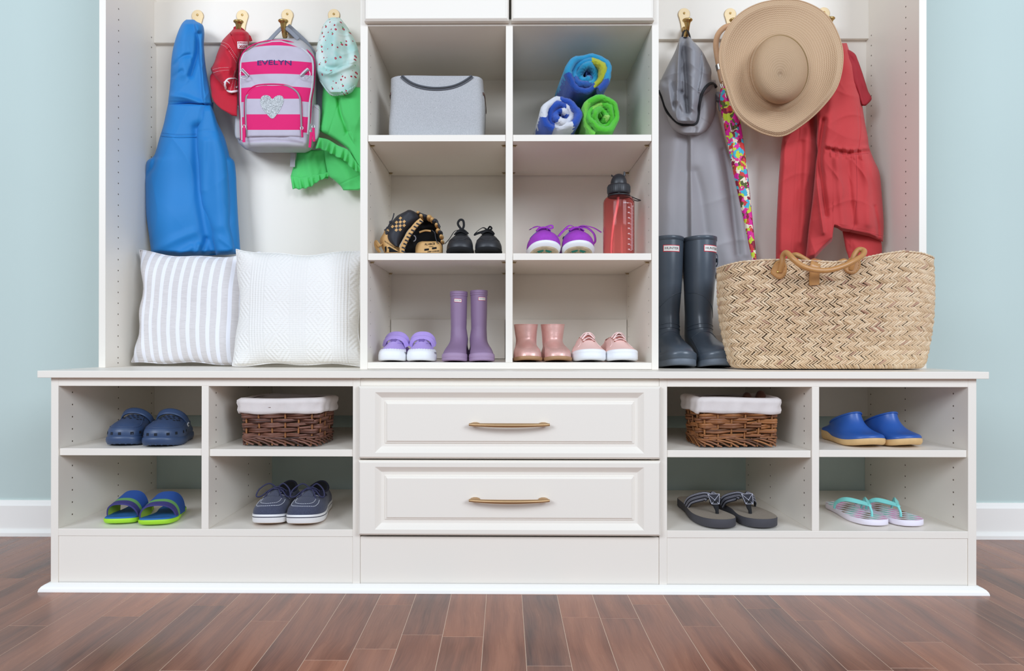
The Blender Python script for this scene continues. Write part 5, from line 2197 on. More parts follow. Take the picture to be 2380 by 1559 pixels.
hh = relief([gr(38, 410, 470, .5), gr(52, 382, 492, .7), gr(80, 356, 515), gr(120, 332, 546), gr(180, 312, 582), gr(260, 291, 622), gr(340, 277, 645), gr(420, 272, 655), gr(490, 278, 656), gr(550, 292, 650), gr(600, 315, 636), gr(640, 340, 620), gr(690, 375, 585), gr(722, 405, 500)],
            -.085, .062, [('r', [gp(400, 60), gp(340, 300), gp(335, 420)], 9, -.014), ('r', [gp(450, 60), gp(440, 260), gp(430, 420)], 12, .012), ('r', [gp(520, 120), gp(540, 260), gp(560, 380)], 8, -.010), ('r', [gp(300, 500), gp(400, 520), gp(500, 470), gp(600, 440)], 8, .016), ('r', [gp(360, 470), gp(440, 480), gp(540, 440)], 6, -.014), ('r', [gp(620, 300), gp(600, 420)], 7, .008), ('c', [gp(600, 430), gp(500, 460), gp(420, 505)], 6, -.010)],
            nu=60, wr=(5, .0036, 16), vt=.05, vb=.06)
obj('hood', hh, M_CHER, gj, world=True)
ruf = MB()
hw = MB()
hw.v, hw.f = [tuple(Vector(p) + gj.location) for p in hh.v], hh.f
bvh_ = hw.bvh()
q = on_front(ruf, bvh_, [gp(312, 585), gp(345, 632), gp(382, 680), gp(425, 706), gp(495, 698), gp(560, 668), gp(612, 628)], -.001, 60)
q = [p + Vector((0, -.002 * math.sin(i * 2.1), .0012 * math.sin(i * 2.1))) for i, p in enumerate(q)]
ruf.tube(q, .0036, 7)
obj('elastic_edge', ruf, M_CHER, gj, world=True)

# ---- grey coat
M_COAT = mat('silver_grey_nylon', '#a7a3a6', .55, bump=(1400, .12, .0005), var=(6, .03))
M_COATL = mat('grey_satin_lining', '#95959a', .5)
M_TRIMB = mat('black_binding', '#1b1c20', .7)
cxp = lambda X, Y: (1530 + X / 5.196, 20 + Y / 5.196)
crw = lambda Y, a, c2, *k_: (20 + Y / 5.196, 1530 + a / 5.196, 1530 + c2 / 5.196) + k_
gc = hang('grey_coat', 'long silver grey hooded coat with black hood binding behind the tall boots', 'coat', 1593, 72, -.08)
cb = relief([(225, 1529, 1660), (260, 1527, 1668), (320, 1525, 1682), (400, 1523, 1704, .9), (500, 1521, 1731, .7), (580, 1520, 1750, .55), (640, 1520, 1760, .5), (668, 1520, 1764, .5)], -.032, .046,
            [('c', [(1603, 300), (1603, 420), (1604, 560)], 16, .016), ('r', [(1615, 400), (1628, 450), (1640, 540)], 12, -.010), ('r', [(1575, 300), (1560, 430), (1555, 600)], 20, .012), ('r', [(1690, 330), (1712, 440), (1735, 590)], 9, .008), ('r', [(1680, 350), (1698, 440), (1715, 590)], 6, -.008), ('r', [(1650, 260), (1660, 400), (1690, 600)], 20, .006)],
            nu=64, wr=(5, .0032, 40), vt=.03, vb=.02, bot=[(1500, 735), (1540, 735), (1560, 640), (1700, 640), (1764, 612)])
obj('body', cb, M_COAT, gc, world=True)
# back of the hood: lower bulge, then the lining seen inside the opening
ho = relief([crw(860, 20, 690), crw(960, 10, 706), crw(1060, 30, 706), crw(1200, 80, 700), crw(1300, 100, 680), crw(1400, 130, 645), crw(1470, 180, 590), crw(1520, 280, 510), crw(1540, 380, 470)], -.060, .062,
            [('r', [cxp(560, 1000), cxp(580, 1300), cxp(500, 1500)], 12, .012), ('r', [cxp(430, 1540), cxp(450, 1450)], 5, -.006), ('n', [cxp(520, 1330), cxp(640, 1400)], 1.6, .002)], nu=50, nv=60, wr=(3, .0015, 20), vt=.02, vb=.06)
obj('hood_back', ho, M_COAT, gc, world=True)
hl = relief([crw(342, 262, 385, .5), crw(380, 250, 410, .8), crw(450, 228, 478), crw(540, 192, 545), crw(640, 140, 595), crw(740, 90, 640), crw(840, 40, 640), crw(930, 8, 655), crw(990, 15, 625), crw(1060, 45, 555), crw(1180, 85, 490), crw(1290, 152, 484), crw(1370, 230, 462), crw(1400, 320, 430)], -.105, .058,
            [('r', [cxp(325, 360), cxp(318, 500), cxp(330, 750), cxp(345, 1000), cxp(350, 1250)], 6.5, -.034), ('r', [cxp(255, 420), cxp(245, 700), cxp(232, 1000), cxp(220, 1350)], 4.5, .016), ('r', [cxp(285, 380), cxp(275, 700), cxp(285, 1000)], 5, -.022), ('r', [cxp(420, 420), cxp(430, 800), cxp(420, 1200)], 12, .012),
             ('c', [cxp(525, 560), cxp(530, 760), cxp(495, 960)], 7, .014), ('r', [cxp(260, 1000), cxp(330, 1090)], 5, -.012), ('r', [cxp(230, 1100), cxp(330, 1240), cxp(400, 1340)], 7, .012), ('r', [cxp(60, 870), cxp(180, 950), cxp(200, 1200)], 8, -.008), ('r', [cxp(130, 900), cxp(160, 1150), cxp(230, 1340)], 6, .010), ('r', [cxp(560, 730), cxp(610, 830)], 6, .006)],
            nu=70, nv=100, wr=(6, .0034, 13), vt=.04, vb=.04)
obj('hood_lining', hl, M_COATL, gc, world=True)
hw = MB()
for o_ in (hl, ho):
    c_ = MB()
    c_.v, c_.f, c_.m, c_.sm = [tuple(Vector(p) + gc.location) for p in o_.v], o_.f, o_.m, o_.sm
    hw.merge(c_)
bv = hw.bvh()
b = MB()
q = [cxp(2, 975), cxp(40, 1060), cxp(85, 1190), cxp(150, 1290), cxp(232, 1370), cxp(330, 1392), cxp(415, 1396), cxp(460, 1360), cxp(482, 1290), cxp(477, 1190), cxp(495, 1090), cxp(525, 1000), cxp(575, 932), cxp(635, 900), cxp(672, 925), cxp(690, 962)]
pts = []
for i, a in enumerate(catmull(q, 90)):
    p = ray_at(bv, a[0], a[1], .004)
    if p is None or (pts and (p - pts[-1]).length > .03):
        d = pts[-1].y if pts else -.11
        x_, z_ = at(a[0], a[1], d)
        p = Vector((x_, d, z_))
    pts.append(p)
pts = [Vector([sum(pts[min(max(i + k_, 0), len(pts) - 1)][c2] for k_ in range(-3, 4)) / 7 for c2 in range(3)]) for i in range(len(pts))]
b.tube(pts, (.0048, .0022), 8, up=(0, -1, 0))
obj('hood_binding', b, M_TRIMB, gc, world=True)
tb = relief([crw(1000, 690, 770), crw(1050, 682, 815), crw(1100, 690, 845), crw(1150, 720, 850), crw(1200, 725, 800), crw(1240, 735, 760)], -.066, .018, [('r', [cxp(700, 1040), cxp(780, 1100), cxp(840, 1090)], 4, .01), ('r', [cxp(720, 1130), cxp(800, 1160)], 3.5, -.01)], nu=24, nv=30, wr=(4, .003, 5))
obj('hood_tie', tb, M_COATL, gc, world=True)
b = MB()
for a in ([(1585, 90, -.105), (1588, 76, -.092), (1592, 71, -.080)], [(1604, 89, -.105), (1600, 76, -.092), (1597, 71, -.080)]):
    pp = [Vector((at(q_[0], q_[1], q_[2])[0], q_[2], at(q_[0], q_[1], q_[2])[1])) for q_ in a]
    band(b, catmull(pp, 8), (0, -1, .2), .006, .0015)
obj('hanger_loop', b, M_TRIMB, gc, world=True)

# ---- umbrella
M_WOOD = mat('pale_wood', '#d3a57c', .4, var=(30, .08), coat=.2)
M_CHR = mat('chrome', '#d4d2cc', .2, 1.)
m = mat('floral_print', '#d61f7a', .6)
t = NT(m)
co = t.obj()
wv = t.n('TexNoise', Vector=co, Scale=45., Detail=2.)
v_ = t.n('VectorMath', _operation='MULTIPLY_ADD', i0=wv.outputs[1], i1=(.045, .045, .045), i2=co).outputs[0]
vo = t.n('TexVoronoi', Vector=v_, Scale=64.)
pal = t.ramp(t.sep(vo.outputs['Color'])[0], [(0., lin('#e0189a')), (.2, lin('#8b1235')), (.34, lin('#d43a3a')), (.46, lin('#f2e6c8')), (.58, lin('#c9d934')), (.72, lin('#3fb3d0')), (.82, lin('#e62a8e')), (.92, lin('#58602a'))], 'CONSTANT')
t.base(pal)
M_FLOR = m
um = hang('umbrella', 'floral folded umbrella with curved wooden handle hanging beside the grey coat', 'umbrella', 1707, 60, -.085)


def p3(px, py, y):
    x_, z_ = at(px, py, y)
    return Vector((x_, y, z_))


b = MB()
q = [(1722, 78, -.086), (1716, 64, -.086), (1702, 60, -.088), (1684, 64, -.092), (1669, 80, -.10), (1664, 102, -.106), (1666, 125, -.112), (1671, 152, -.118), (1677, 182, -.123), (1680, 190, -.124)]
b.tube(catmull([p3(*a) for a in q], 44), .0093, 14)
obj('handle', b, M_WOOD, um, world=True)
b = MB()
b.tube([p3(1669.5, 151, -.118), p3(1672.5, 163, -.120)], .0100, 14)
obj('handle_band', b, M_CHR, um, world=True)
b = MB()
b.tube([p3(1679, 188, -.124), p3(1684, 212, -.124)], .0055, 10)
obj('shaft', b, M_WOOD, um, world=True)
b = MB()
ctr = [(1683, 202, .010), (1687, 220, .021), (1694, 245, .027), (1702, 290, .026), (1711, 340, .025), (1721, 400, .022), (1734, 480, .016), (1744, 545, .011), (1751, 590, .008), (1757, 640, .004)]
C2 = catmull(ctr, 60)
P = []
for i, (a, c2, r) in enumerate(C2):
    y = -.122 + .016 * i / 59
    c0 = p3(a, c2, y)
    c1 = p3(C2[min(i + 1, 59)][0], C2[min(i + 1, 59)][1], y)
    t_ = (c1 - c0) if i < 59 else (c0 - p3(C2[i - 1][0], C2[i - 1][1], y))
    t_.normalize()
    u_ = Vector((0, -1, 0))
    s_ = t_.cross(u_).normalized()
    row = []
    for k_ in range(48):
        an = 2 * PI * k_ / 48
        rr = r * (1 + .10 * abs(math.sin(4 * an + i * .05)) - .05)
        row.append(c0 + s_ * rr * math.cos(an) + u_ * rr * .85 * math.sin(an))
    P.append(row)
b.grid(P, cu=True)
b.cap(P[0], flip=True)
b.cap(P[-1])
obj('canopy', b, M_FLOR, um, world=True)
b = MB()
for k_ in range(8):
    an = 2 * PI * k_ / 8 + .3
    c0 = p3(1683 + 7 * math.cos(an), 204, -.124 - .009 * math.sin(an))
    b.tube([c0, c0 + Vector((-.003, 0, .012))], .0016, 6)
obj('rib_tips', b, M_CHR, um, world=True)
b = MB()
band(b, [p3(1686, 212, -.150), p3(1687, 222, -.152), p3(1689, 228, -.152)], (0, -1, 0), .004, .002)
band(b, [p3(1698, 286, -.148), p3(1701, 302, -.147)], (0, -1, 0), .008, .0015)
obj('closure_tag', b, M_CHR, um, world=True)

# ---- straw hat
m = mat('woven_straw', '#c8a271', .75)
t = NT(m)
co = t.obj()
x_, y_, z_ = t.sep(co)
uvn = t.n('UVMap')
su = t.sep(uvn.outputs[0])
ang, rad = su[0], su[1]
zig = t.math('MULTIPLY', t.math('SINE', t.math('MULTIPLY', ang, 2 * PI * 150)), .16)
ph = t.math('MULTIPLY', t.math('ADD', rad, zig), 2 * PI)
ring = t.math('SINE', ph)
cross = t.math('SINE', t.math('MULTIPLY', ang, 2 * PI * 300))
hgt = t.math('ADD', t.math('MULTIPLY', ring, .5), t.math('MULTIPLY', cross, .25))
nz = t.noise(co, 260., 2)
t.base(t.mix(t.math('MULTIPLY_ADD', hgt, .28, .42), lin('#b08a64'), lin('#e6c8a6')))
t.bump(t.math('ADD', hgt, t.math('MULTIPLY', nz, .5)), .55, .0018)
M_STRAW = m
M_HATB = mat('hat_cord', '#8a6f3e', .7)
BR = [(1815, 0), (1868, 5), (1918, 33), (1948, 82), (1959, 135), (1946, 200), (1908, 252), (1862, 292), (1818, 316), (1774, 310), (1732, 286), (1706, 256), (1690, 212), (1676, 165), (1672, 122), (1685, 76), (1716, 35), (1762, 9)]
hat = hang('straw_hat', 'wide brimmed tan straw sun hat hanging in front of the red jacket', 'hat', 1812, 162, -.21)
NA = 144
outl = resample(catmull(BR, 360, True), NA, True)
CB = [(1745 + 64.5 + 64.5 * math.sin(2 * PI * i / NA), 162 - 79 * math.cos(2 * PI * i / NA)) for i in range(NA)]
P, uvr = [], []
prof = []
for k_ in range(18):                 # crown: apex to base
    a = (k_ + .08) / 17.08
    rr = math.sin(a * PI / 2) ** .78
    prof.append((rr, math.cos(a * PI / 2) ** .62, 0))
for k_ in range(1, 41):
    prof.append((1, 0, k_ / 40))
for rr, hgt_, br_ in prof:
    row = []
    for i in range(NA):
        th_ = 2 * PI * i / NA
        if br_ == 0:
            cx_, cy_ = 1812 + 1.0 * (1 - rr), 162 + 13 * (1 - rr)
            px_, py_ = cx_ + (CB[i][0] - 1809.5) * rr * 1.0, cy_ + (CB[i][1] - 162) * rr
            y = -.205 - .092 * hgt_
        else:
            px_ = CB[i][0] + (outl[i][0] - CB[i][0]) * br_
            py_ = CB[i][1] + (outl[i][1] - CB[i][1]) * br_
            wave = .022 * math.sin(2 * th_ + .9) + .014 * math.sin(3 * th_ - .6)
            y = -.205 - .004 * math.sin(PI * min(1, br_ * 4)) + .012 * math.sin(PI * br_) + wave * br_ ** 1.3 - .018 * br_ + .016 * max(0, br_ - .86) / .14
        x_, z_ = at(px_, py_, y)
        row.append((x_, y, z_))
    P.append(row)
b = MB()
b.grid(P, cu=True, flip=True)
b.fan(P[0], mi=0, flip=False)
ho_ = obj('crown_and_brim', b, M_STRAW, hat, world=True, solid=.002)
me = ho_.data
uvl = me.uv_layers.new(name='UVMap')
cum = [0.]
for j in range(1, len(P)):
    cum.append(cum[-1] + (Vector(P[j][36]) - Vector(P[j - 1][36])).length)
for lp in me.loops:
    vi = lp.vertex_index
    if vi < NA * len(P):
        j, i = divmod(vi, NA)
        uvl.data[lp.index].uv = (i / NA, cum[j] / .0062)
    else:
        uvl.data[lp.index].uv = (0, 0)
for po_ in me.polygons:             # close the seam of the angle coordinate
    ls = list(po_.loop_indices)
    us = [uvl.data[l].uv[0] for l in ls]
    if max(us) - min(us) > .5:
        for l in ls:
            if uvl.data[l].uv[0] < .5:
                uvl.data[l].uv[0] += 1
b = MB()
q = [Vector(P[17][i]) + Vector((0, -.0025, 0)) for i in range(NA)]
b.tube([q[i] for i in range(NA)], .0016, 6, closed=True)
obj('crown_cord', b, M_HATB, hat, world=True)
b = MB()
b.tube([Vector(P[-1][i]) for i in range(NA)], (.0035, .0022), 8, closed=True)
obj('brim_edge', b, M_STRAW, hat, world=True)

# ---- red jacket
M_REDJ = mat('coral_red_cotton', '#c4393a', .82, bump=(1300, .3, .0006), sheen=.15, var=(9, .05))
M_REDD = mat('deep_red_facing', '#a3262f', .85, bump=(1300, .3, .0006))
M_REDS = mat('red_stitching', '#b53a40', .8)
rj = hang('red_jacket', 'coral red cotton jacket hanging from the hook behind the straw hat', 'jacket', 1925, 60, -.075)
lw = relief([(520, 1955, 2040), (560, 1962, 2048), (580, 1966, 2050), (598, 1972, 2048), (620, 1975, 2044)], -.148, .012, [('r', [(1985, 560), (2000, 600)], 8, .006)], nu=30, nv=30, wr=(3, .002, 14), vt=.02)
obj('back_sleeve', lw, M_REDJ, rj, world=True)
lp_ = relief([(236, 1838, 1900), (290, 1828, 1901), (330, 1817, 1902), (400, 1811, 1899), (470, 1807, 1893), (540, 1804, 1886), (600, 1803, 1878), (622, 1804, 1874)], -.09, .04,
             [('n', [(1858, 300), (1850, 400), (1845, 500), (1838, 610)], 1.8, .002), ('r', [(1880, 300), (1872, 420), (1860, 560)], 10, .009), ('r', [(1825, 330), (1818, 450), (1815, 580)], 8, .006), ('r', [(1862, 330), (1858, 470), (1850, 600)], 8, -.006)], nu=44, wr=(4, .0036, 22), vt=.02, vb=.02)
obj('sleeve', lp_, M_REDJ, rj, world=True)
bd = relief([(100, 1905, 1968), (125, 1900, 1976), (160, 1895, 1986), (210, 1890, 1997), (250, 1896, 2004), (290, 1899, 2010), (330, 1898, 2017), (355, 1900, 2020), (385, 1896, 2030), (420, 1893, 2044), (470, 1888, 2049), (530, 1880, 2053), (570, 1876, 2054), (606, 1872, 2052)], -.115, .055,
            [('c', [(1898, 258), (1897, 330), (1890, 420), (1886, 470)], 9, .014), ('r', [(1915, 280), (1908, 330), (1905, 370), (1910, 420), (1920, 500)], 6, -.016), ('r', [(1935, 200), (1928, 300), (1922, 340)], 12, .010), ('n', [(1993, 250), (1998, 300), (1994, 350)], 1.8, .002), ('r', [(1922, 345), (1950, 352), (1975, 356), (2000, 354), (2018, 350)], 4, -.010), ('r', [(1922, 338), (1975, 347), (2016, 343)], 5, .008),
             ('r', [(1945, 370), (1952, 440), (1960, 520)], 9, .010), ('r', [(1970, 365), (1975, 440), (1985, 520)], 7, -.008), ('n', [(1990, 470), (1985, 520), (1975, 550)], 1.6, .002), ('r', [(2005, 365), (2015, 430), (2020, 520)], 10, .009), ('r', [(1898, 420), (1906, 480), (1914, 540)], 5, .010), ('r', [(2032, 480), (2040, 520), (2042, 550)], 4, -.008), ('n', [(1938, 520), (1980, 530), (2050, 545)], 1.5, .0015)]
            + [('r', [(1930 + 9 * k_, 340 + 1.2 * k_), (1932 + 9 * k_, 362 + k_)], 2.6, .004 * (-1) ** k_) for k_ in range(9)],
            nu=80, nv=120, wr=(6, .0046, 20), vt=.03, vb=.02, lean=-.04, bot=[(1870, 606), (1893, 601), (1912, 580), (1934, 560), (1938, 528), (1946, 530), (1956, 537), (1975, 540), (2020, 550), (2052, 562)])
obj('body', bd, M_REDJ, rj, world=True)
cw = MB()
cw.v, cw.f = [tuple(Vector(p) + rj.location) for p in bd.v], bd.f
bv = cw.bvh()
for pts in ([(1934, 352), (1970, 360), (2018, 356)], [(1990, 360), (1992, 440), (1988, 515), (1975, 540)], [(1998, 250), (2001, 300), (1996, 345)], [(1942, 524), (1985, 532), (2050, 548)]):
    seam('seam_stitching', rj, bv, pts, M_REDS, .0006, .0002)
cl = relief([(112, 1950, 1966), (124, 1955, 1986), (140, 1962, 1994), (165, 1970, 2003), (190, 1980, 2011), (212, 1990, 2018), (230, 1996, 2026), (246, 2003, 2012)], -.135, .022, [('c', [(1966, 124), (1985, 150), (1996, 190), (2008, 240)], 8, -.008)], nu=26, nv=40, wr=(3, .002, 10), back=.004)
obj('collar', cl, M_REDD, rj, world=True)
# ---------------------------------------------------------------- pillows
def pillow(name, label, px, py, w, h, T, tilt, rz, y, mats, seed, roll=0., pinch=.07):
    x, z = at(px, py, y)
    root = thing(name, label, 'pillow', (x, y, BT + .006), 0, rot=(tilt, roll, rz))
    n = 72
    r = random.Random(seed)
    ph = [r.uniform(0, 6.28) for _ in range(12)]
    front, back = [], []
    for j in range(n + 1):
        v = -1 + 2 * j / n
        fr, bk = [], []
        for i in range(n + 1):
            u = -1 + 2 * i / n
            eu, ev = 1 - pinch * (1 - v * v) ** 1.0 * abs(u) ** 2, 1 - pinch * (1 - u * u) * abs(v) ** 2 * (1 if v > 0 else .3)
            X = u * w / 2 * eu
            Zz = h / 2 + v * h / 2 * ev
            t_ = max(0, (1 - abs(u) ** 2.6)) ** .55 * max(0, (1 - abs(v) ** 2.6)) ** .55
            d = T / 2 * t_
            # puckers that run in from the edges and corners
            e = (1 - t_) * min(1, t_ * 6)
            d += .006 * e * (math.sin(9 * v + ph[0] + 2 * math.sin(3 * u + ph[1])) * abs(u) ** 3 + math.sin(8 * u + ph[2] + 2 * math.sin(3 * v + ph[3])) * abs(v) ** 3)
            d += .010 * e * math.sin(7 * (u - v * math.copysign(1, u * v)) + ph[4]) * (abs(u * v)) ** 1.5
            d += .0022 * t_ * math.sin(4 * u + 3 * v + ph[5]) * math.sin(5 * v - 2 * u + ph[6])
            X += .003 * math.sin(6 * v + ph[7]) * abs(u) ** 4
            Zz += .003 * math.sin(7 * u + ph[8]) * abs(v) ** 4
            fr.append((X, -d, Zz))
            bk.append((X, d, Zz))
        front.append(fr)
        back.append(bk)
    b = MB()
    b.grid(front)
    b.grid(back, flip=True)
    obj('cover', b, mats[0], root, weld=True)
    b = MB()
    edge = [front[0][i] for i in range(n)] + [front[j][n] for j in range(n)] + [front[n][n - i] for i in range(n)] + [front[n - j][0] for j in range(n)]
    b.tube(edge, .0018, 6, closed=True)
    obj('edge_seam', b, mats[0], root)
    return root


m = mat('striped_linen', '#d6d1cf', .85)
t = NT(m)
co = t.obj()
x_, y_, z_ = t.sep(co)
wob = t.math('MULTIPLY', t.noise(co, 9., 2), .006)
xx = t.math('ADD', x_, wob)
fr = t.math('FRACT', t.math('DIVIDE', t.math('ADD', xx, 1.0), .0312))
st = t.math('LESS_THAN', fr, .38)
slub = t.noise(t.n('Mapping', Vector=co, Scale=(40., 40., 700.)).outputs[0], 1., 2)
g = t.ramp(slub, [(.3, lin('#d2cccb')), (.7, lin('#e2dddc'))])
t.base(t.mix(st, g, lin('#efeff5')))
t.bump(t.noise(co, 900., 2), .25, .0007)
M_STRIPED = m
m = mat('ivory_quilted_cotton', '#f2efea', .85)
t = NT(m)
co = t.obj()
x_, y_, z_ = t.sep(co)
# raised columns: plain ribs and rows of stitched diamonds
colx = t.math('FRACT', t.math('DIVIDE', t.math('ADD', x_, 1.0 - .012), .125))
cc = t.math('ABSOLUTE', t.math('SUBTRACT', colx, .5))
dz_ = t.math('ABSOLUTE', t.math('SUBTRACT', t.math('FRACT', t.math('DIVIDE', z_, .095)), .5))
dia = t.math('ADD', t.math('MULTIPLY', cc, 2.6), t.math('MULTIPLY', dz_, 1.6))
rings_ = t.math('SINE', t.math('MULTIPLY', dia, 22.))
ind = t.math('LESS_THAN', cc, .30)
ribs = t.math('SINE', t.math('MULTIPLY', x_, 700.))
rowz = t.math('MULTIPLY', t.math('SINE', t.math('MULTIPLY', z_, 1100.)), .35)
hg = t.math('ADD', t.math('MULTIPLY', rings_, t.math('MULTIPLY', ind, .8)), t.math('MULTIPLY', ribs, t.math('SUBTRACT', 1., ind)))
hg = t.math('ADD', hg, rowz)
hg = t.math('ADD', hg, t.math('MULTIPLY', t.noise(co, 220., 3), .9))
t.bump(hg, .45, .0016)
M_IVORY = m
pillow('striped_pillow', 'grey and white striped pillow leaning behind the ivory pillow', 450, 850, .402, .368, .12, -.09, -.02, -.185, [M_STRIPED], 3, .02, .10)
pillow('quilted_pillow', 'ivory pillow with stitched diamond pattern leaning against the tower side', 692, 850, .405, .362, .125, -.08, .02, -.275, [M_IVORY], 8, .0, .10)

# ---------------------------------------------------------------- grey zip bag
m = mat('heather_grey_fabric', '#b9bcc1', .85)
t = NT(m)
co = t.obj()
n1 = t.noise(t.n('Mapping', Vector=co, Scale=(1., 1., .35)).outputs[0], 800., 2)
t.base(t.ramp(n1, [(.3, lin('#a3a4a6')), (.7, lin('#bcbcbe'))]))
t.bump(n1, .3, .0008)
M_HEATH = m
M_ZIP = mat('charcoal_zipper', '#55585f', .6)
M_BROWN = mat('brown_leather', '#5e4238', .6)
zb_y = -.335
xl, xr = AX(902, zb_y, 250), AX(1124, zb_y, 250)
lb = thing('zip_bag', 'heather grey soft bag with curved zipper lid in the top left cubby', 'bag', ((xl + xr) / 2, -.25, S1 + .0008))
W2, D2 = (xr - xl) / 2, .095
Hb = .197


def bag_pt(u, v):
    """u around (0..1), v up (0..1): rounded box that leans in towards the top"""
    a = 2 * PI * u
    e = .30
    cx_, sx_ = math.cos(a), math.sin(a)
    X = math.copysign(abs(sx_) ** e, sx_)
    Y = -math.copysign(abs(cx_) ** e, cx_)
    k_ = 1 + .020 * math.sin(PI * min(1, v * 1.1)) - .012 * v
    dp = 1 - .12 * v ** 2
    return Vector((X * W2 * k_, Y * D2 * dp + .010 * v, v * Hb))


b = MB()
N_ = 96
P = []
for j in range(25):
    v = j / 24
    row = []
    for i in range(N_):
        p = bag_pt(i / N_, v)
        p += Vector((.0015 * math.sin(p.z * 40 + p.x * 20), .0025 * math.sin(p.x * 22 + p.z * 35), 0))
        row.append(p)
    P.append(row)
top = P[-1]
cz = [Vector((p.x * .97, (p.y - .01) * .93 + .012, Hb + .005)) for p in top]
cz2 = [Vector((p.x * .8, (p.y - .01) * .7 + .02, Hb + .012 + .004 * math.sin(p.x * 20))) for p in top]
cz3 = [Vector((p.x * .3, (p.y - .01) * .3 + .02, Hb + .013)) for p in top]
b.grid(P + [cz, cz2, cz3], cu=True, flip=True)
b.fan(cz3, flip=True)
b.fan(P[0], flip=False)
obj('body', b, M_HEATH, lb)
bg_ = MB()
bg_.v, bg_.f = [tuple(Vector(p) + lb.location) for p in b.v], b.f
bv = bg_.bvh()
zp = [(917, 158.5), (924, 166), (936, 180), (955, 194), (980, 203), (1013, 207), (1046, 204), (1070, 196), (1090, 184), (1104, 172), (1114, 166)]
b = MB()
q = on_front(b, bv, zp, .0008, 60)
band(b, q, [Vector((0, -1, .15))] * len(q), .0115, .0022)
zo = obj('zipper', b, M_ZIP, lb, world=True)
b = MB()
q = on_front(b, bv, zp, .0034, 60)
b.tube(q, (.0022, .001), 6, up=(0, -1, .1))
obj('zipper_teeth', b, M_BLK, zo, world=True)
b = MB()
q = on_front(b, bv, [(1126, 172), (1124, 220), (1125, 300)], .0004, 30)
if len(q) > 3:
    b.tube(q, .0010, 6)
obj('side_seam', b, M_HEATH, lb, world=True)
for sg in (-1, 1):
    b = MB()
    q = []
    for k_ in range(14):
        y = -.06 + .13 * k_ / 13
        p = cast(bv, lb.location + Vector((sg * .4, y, .150 - .012 * k_ / 13)), (-sg, 0, 0), .0006)
        if p:
            q.append(p)
    if len(q) > 3:
        band(b, q, Vector((sg, 0, .1)), .0085, .002)
        obj('side_strap', b, M_BROWN, lb, world=True)
    q2 = None

# ---------------------------------------------------------------- rolled towels
def terry(name, stops, seed):
    """terry cloth whose colour changes along the rolled length (stored in the first UV channel)"""
    m_ = mat(name, '#ffffff', .95, sheen=.3)
    t_ = NT(m_)
    co_ = t_.obj()
    uv = t_.sep(t_.n('UVMap').outputs[0])
    nz_ = t_.noise(co_, 55., 2)
    u_ = t_.math('ADD', uv[0], t_.math('MULTIPLY', t_.math('SUBTRACT', nz_, .5), .05))
    t_.base(t_.ramp(u_, stops, 'CONSTANT'))
    t_.bump(t_.noise(co_, 420., 4, .7), .9, .004)
    return m_


def towel(name, label, px, py, R0, sq, turns, depth, yf, mt, seed, yaw=0., pitch=0., start=0., cw=1):
    x, z = at(px, py, yf)
    root = thing(name, label, 'towel', (x, yf + depth / 2, z), 0, rot=(pitch, 0, yaw), group='rolled beach towels')
    r = random.Random(seed)
    pit = R0 / turns
    n = int(46 * turns)
    hw_ = pit * .52
    ph = [r.uniform(0, 6.28) for _ in range(6)]
    rings = []
    for i in range(n + 1):
        th_ = turns * 2 * PI * i / n
        rr = hw_ * .55 + (R0 - hw_ * 1.2) * i / n
        wob = 1 + .05 * math.sin(2 * th_ + ph[0]) + .04 * math.sin(3.3 * th_ + ph[1]) + .025 * math.sin(7 * th_ + ph[2])
        a = start + cw * th_
        push = .010 * math.sin(1.7 * th_ + ph[3]) + .012 * (1 - i / n) * math.sin(.8 * th_) - .006 + .012 * (1 - i / n)
        ring = []
        for k_ in range(18):
            if k_ < 3:
                dr_, dy_ = hw_, depth * (1 - k_ / 3)
            elif k_ < 15:
                an = PI * (k_ - 3) / 11
                dr_, dy_ = hw_ * math.cos(an), -hw_ * 1.25 * math.sin(an)
            else:
                dr_, dy_ = -hw_, depth * ((k_ - 14) / 3)
            q = (rr + dr_) * wob
            fl = .0010 * math.sin(k_ * 2.1 + i * 1.3) + .0008 * math.sin(k_ * 1.1 - i * 2.2)
            X, Z = q * math.cos(a), q * math.sin(a) * sq
            ring.append((X + fl, -depth / 2 + hw_ + dy_ + push * (1 if k_ not in (0, 17) else 0), Z + fl))
        rings.append(ring)
    b_ = MB()
    b_.grid(rings, cu=True, flip=cw > 0)
    b_.cap(rings[0], 0)
    b_.cap(rings[-1], 0, flip=True)
    o = obj('roll', b_, mt, root)
    uv = o.data.uv_layers.new(name='UVMap')
    for lp_2 in o.data.loops:
        vi = min(lp_2.vertex_index, 18 * (n + 1) - 1)
        uv.data[lp_2.index].uv = ((vi // 18) / n, (vi % 18) / 18)
    return root


cl = lambda p, h: (p, lin(h))
M_T1 = terry('teal_terry', [cl(0, '#0f5cb4'), cl(.10, '#0aa0cf'), cl(.42, '#0f5cb4'), cl(.50, '#0a9bd0'), cl(.60, '#c3c92a'), cl(.70, '#0b4fb2'), cl(.80, '#0a9fd2'), cl(.965, '#0b4fb2')], 1)
M_T2 = terry('royal_blue_white_terry', [cl(0, '#1257c4'), cl(.12, '#f2f4fa'), cl(.20, '#1257c4'), cl(.33, '#f4f5fb'), cl(.50, '#1150bd'), cl(.66, '#f4f5fb'), cl(.73, '#1150bd'), cl(.86, '#f2f4fa'), cl(.95, '#1150bd')], 2)
M_T3 = terry('lime_green_terry', [cl(0, '#5bd62a'), cl(.14, '#a6ec6c'), cl(.18, '#52d024'), cl(.56, '#9be65e'), cl(.60, '#57d42a'), cl(.9, '#7de04a')], 3)
towel('rolled_towel', 'blue and white rolled towel at the bottom left of the towel stack', 1302, 266, .0625, .98, 3.0, .25, -.34, M_T2, 5, .05, 0, -2.1)
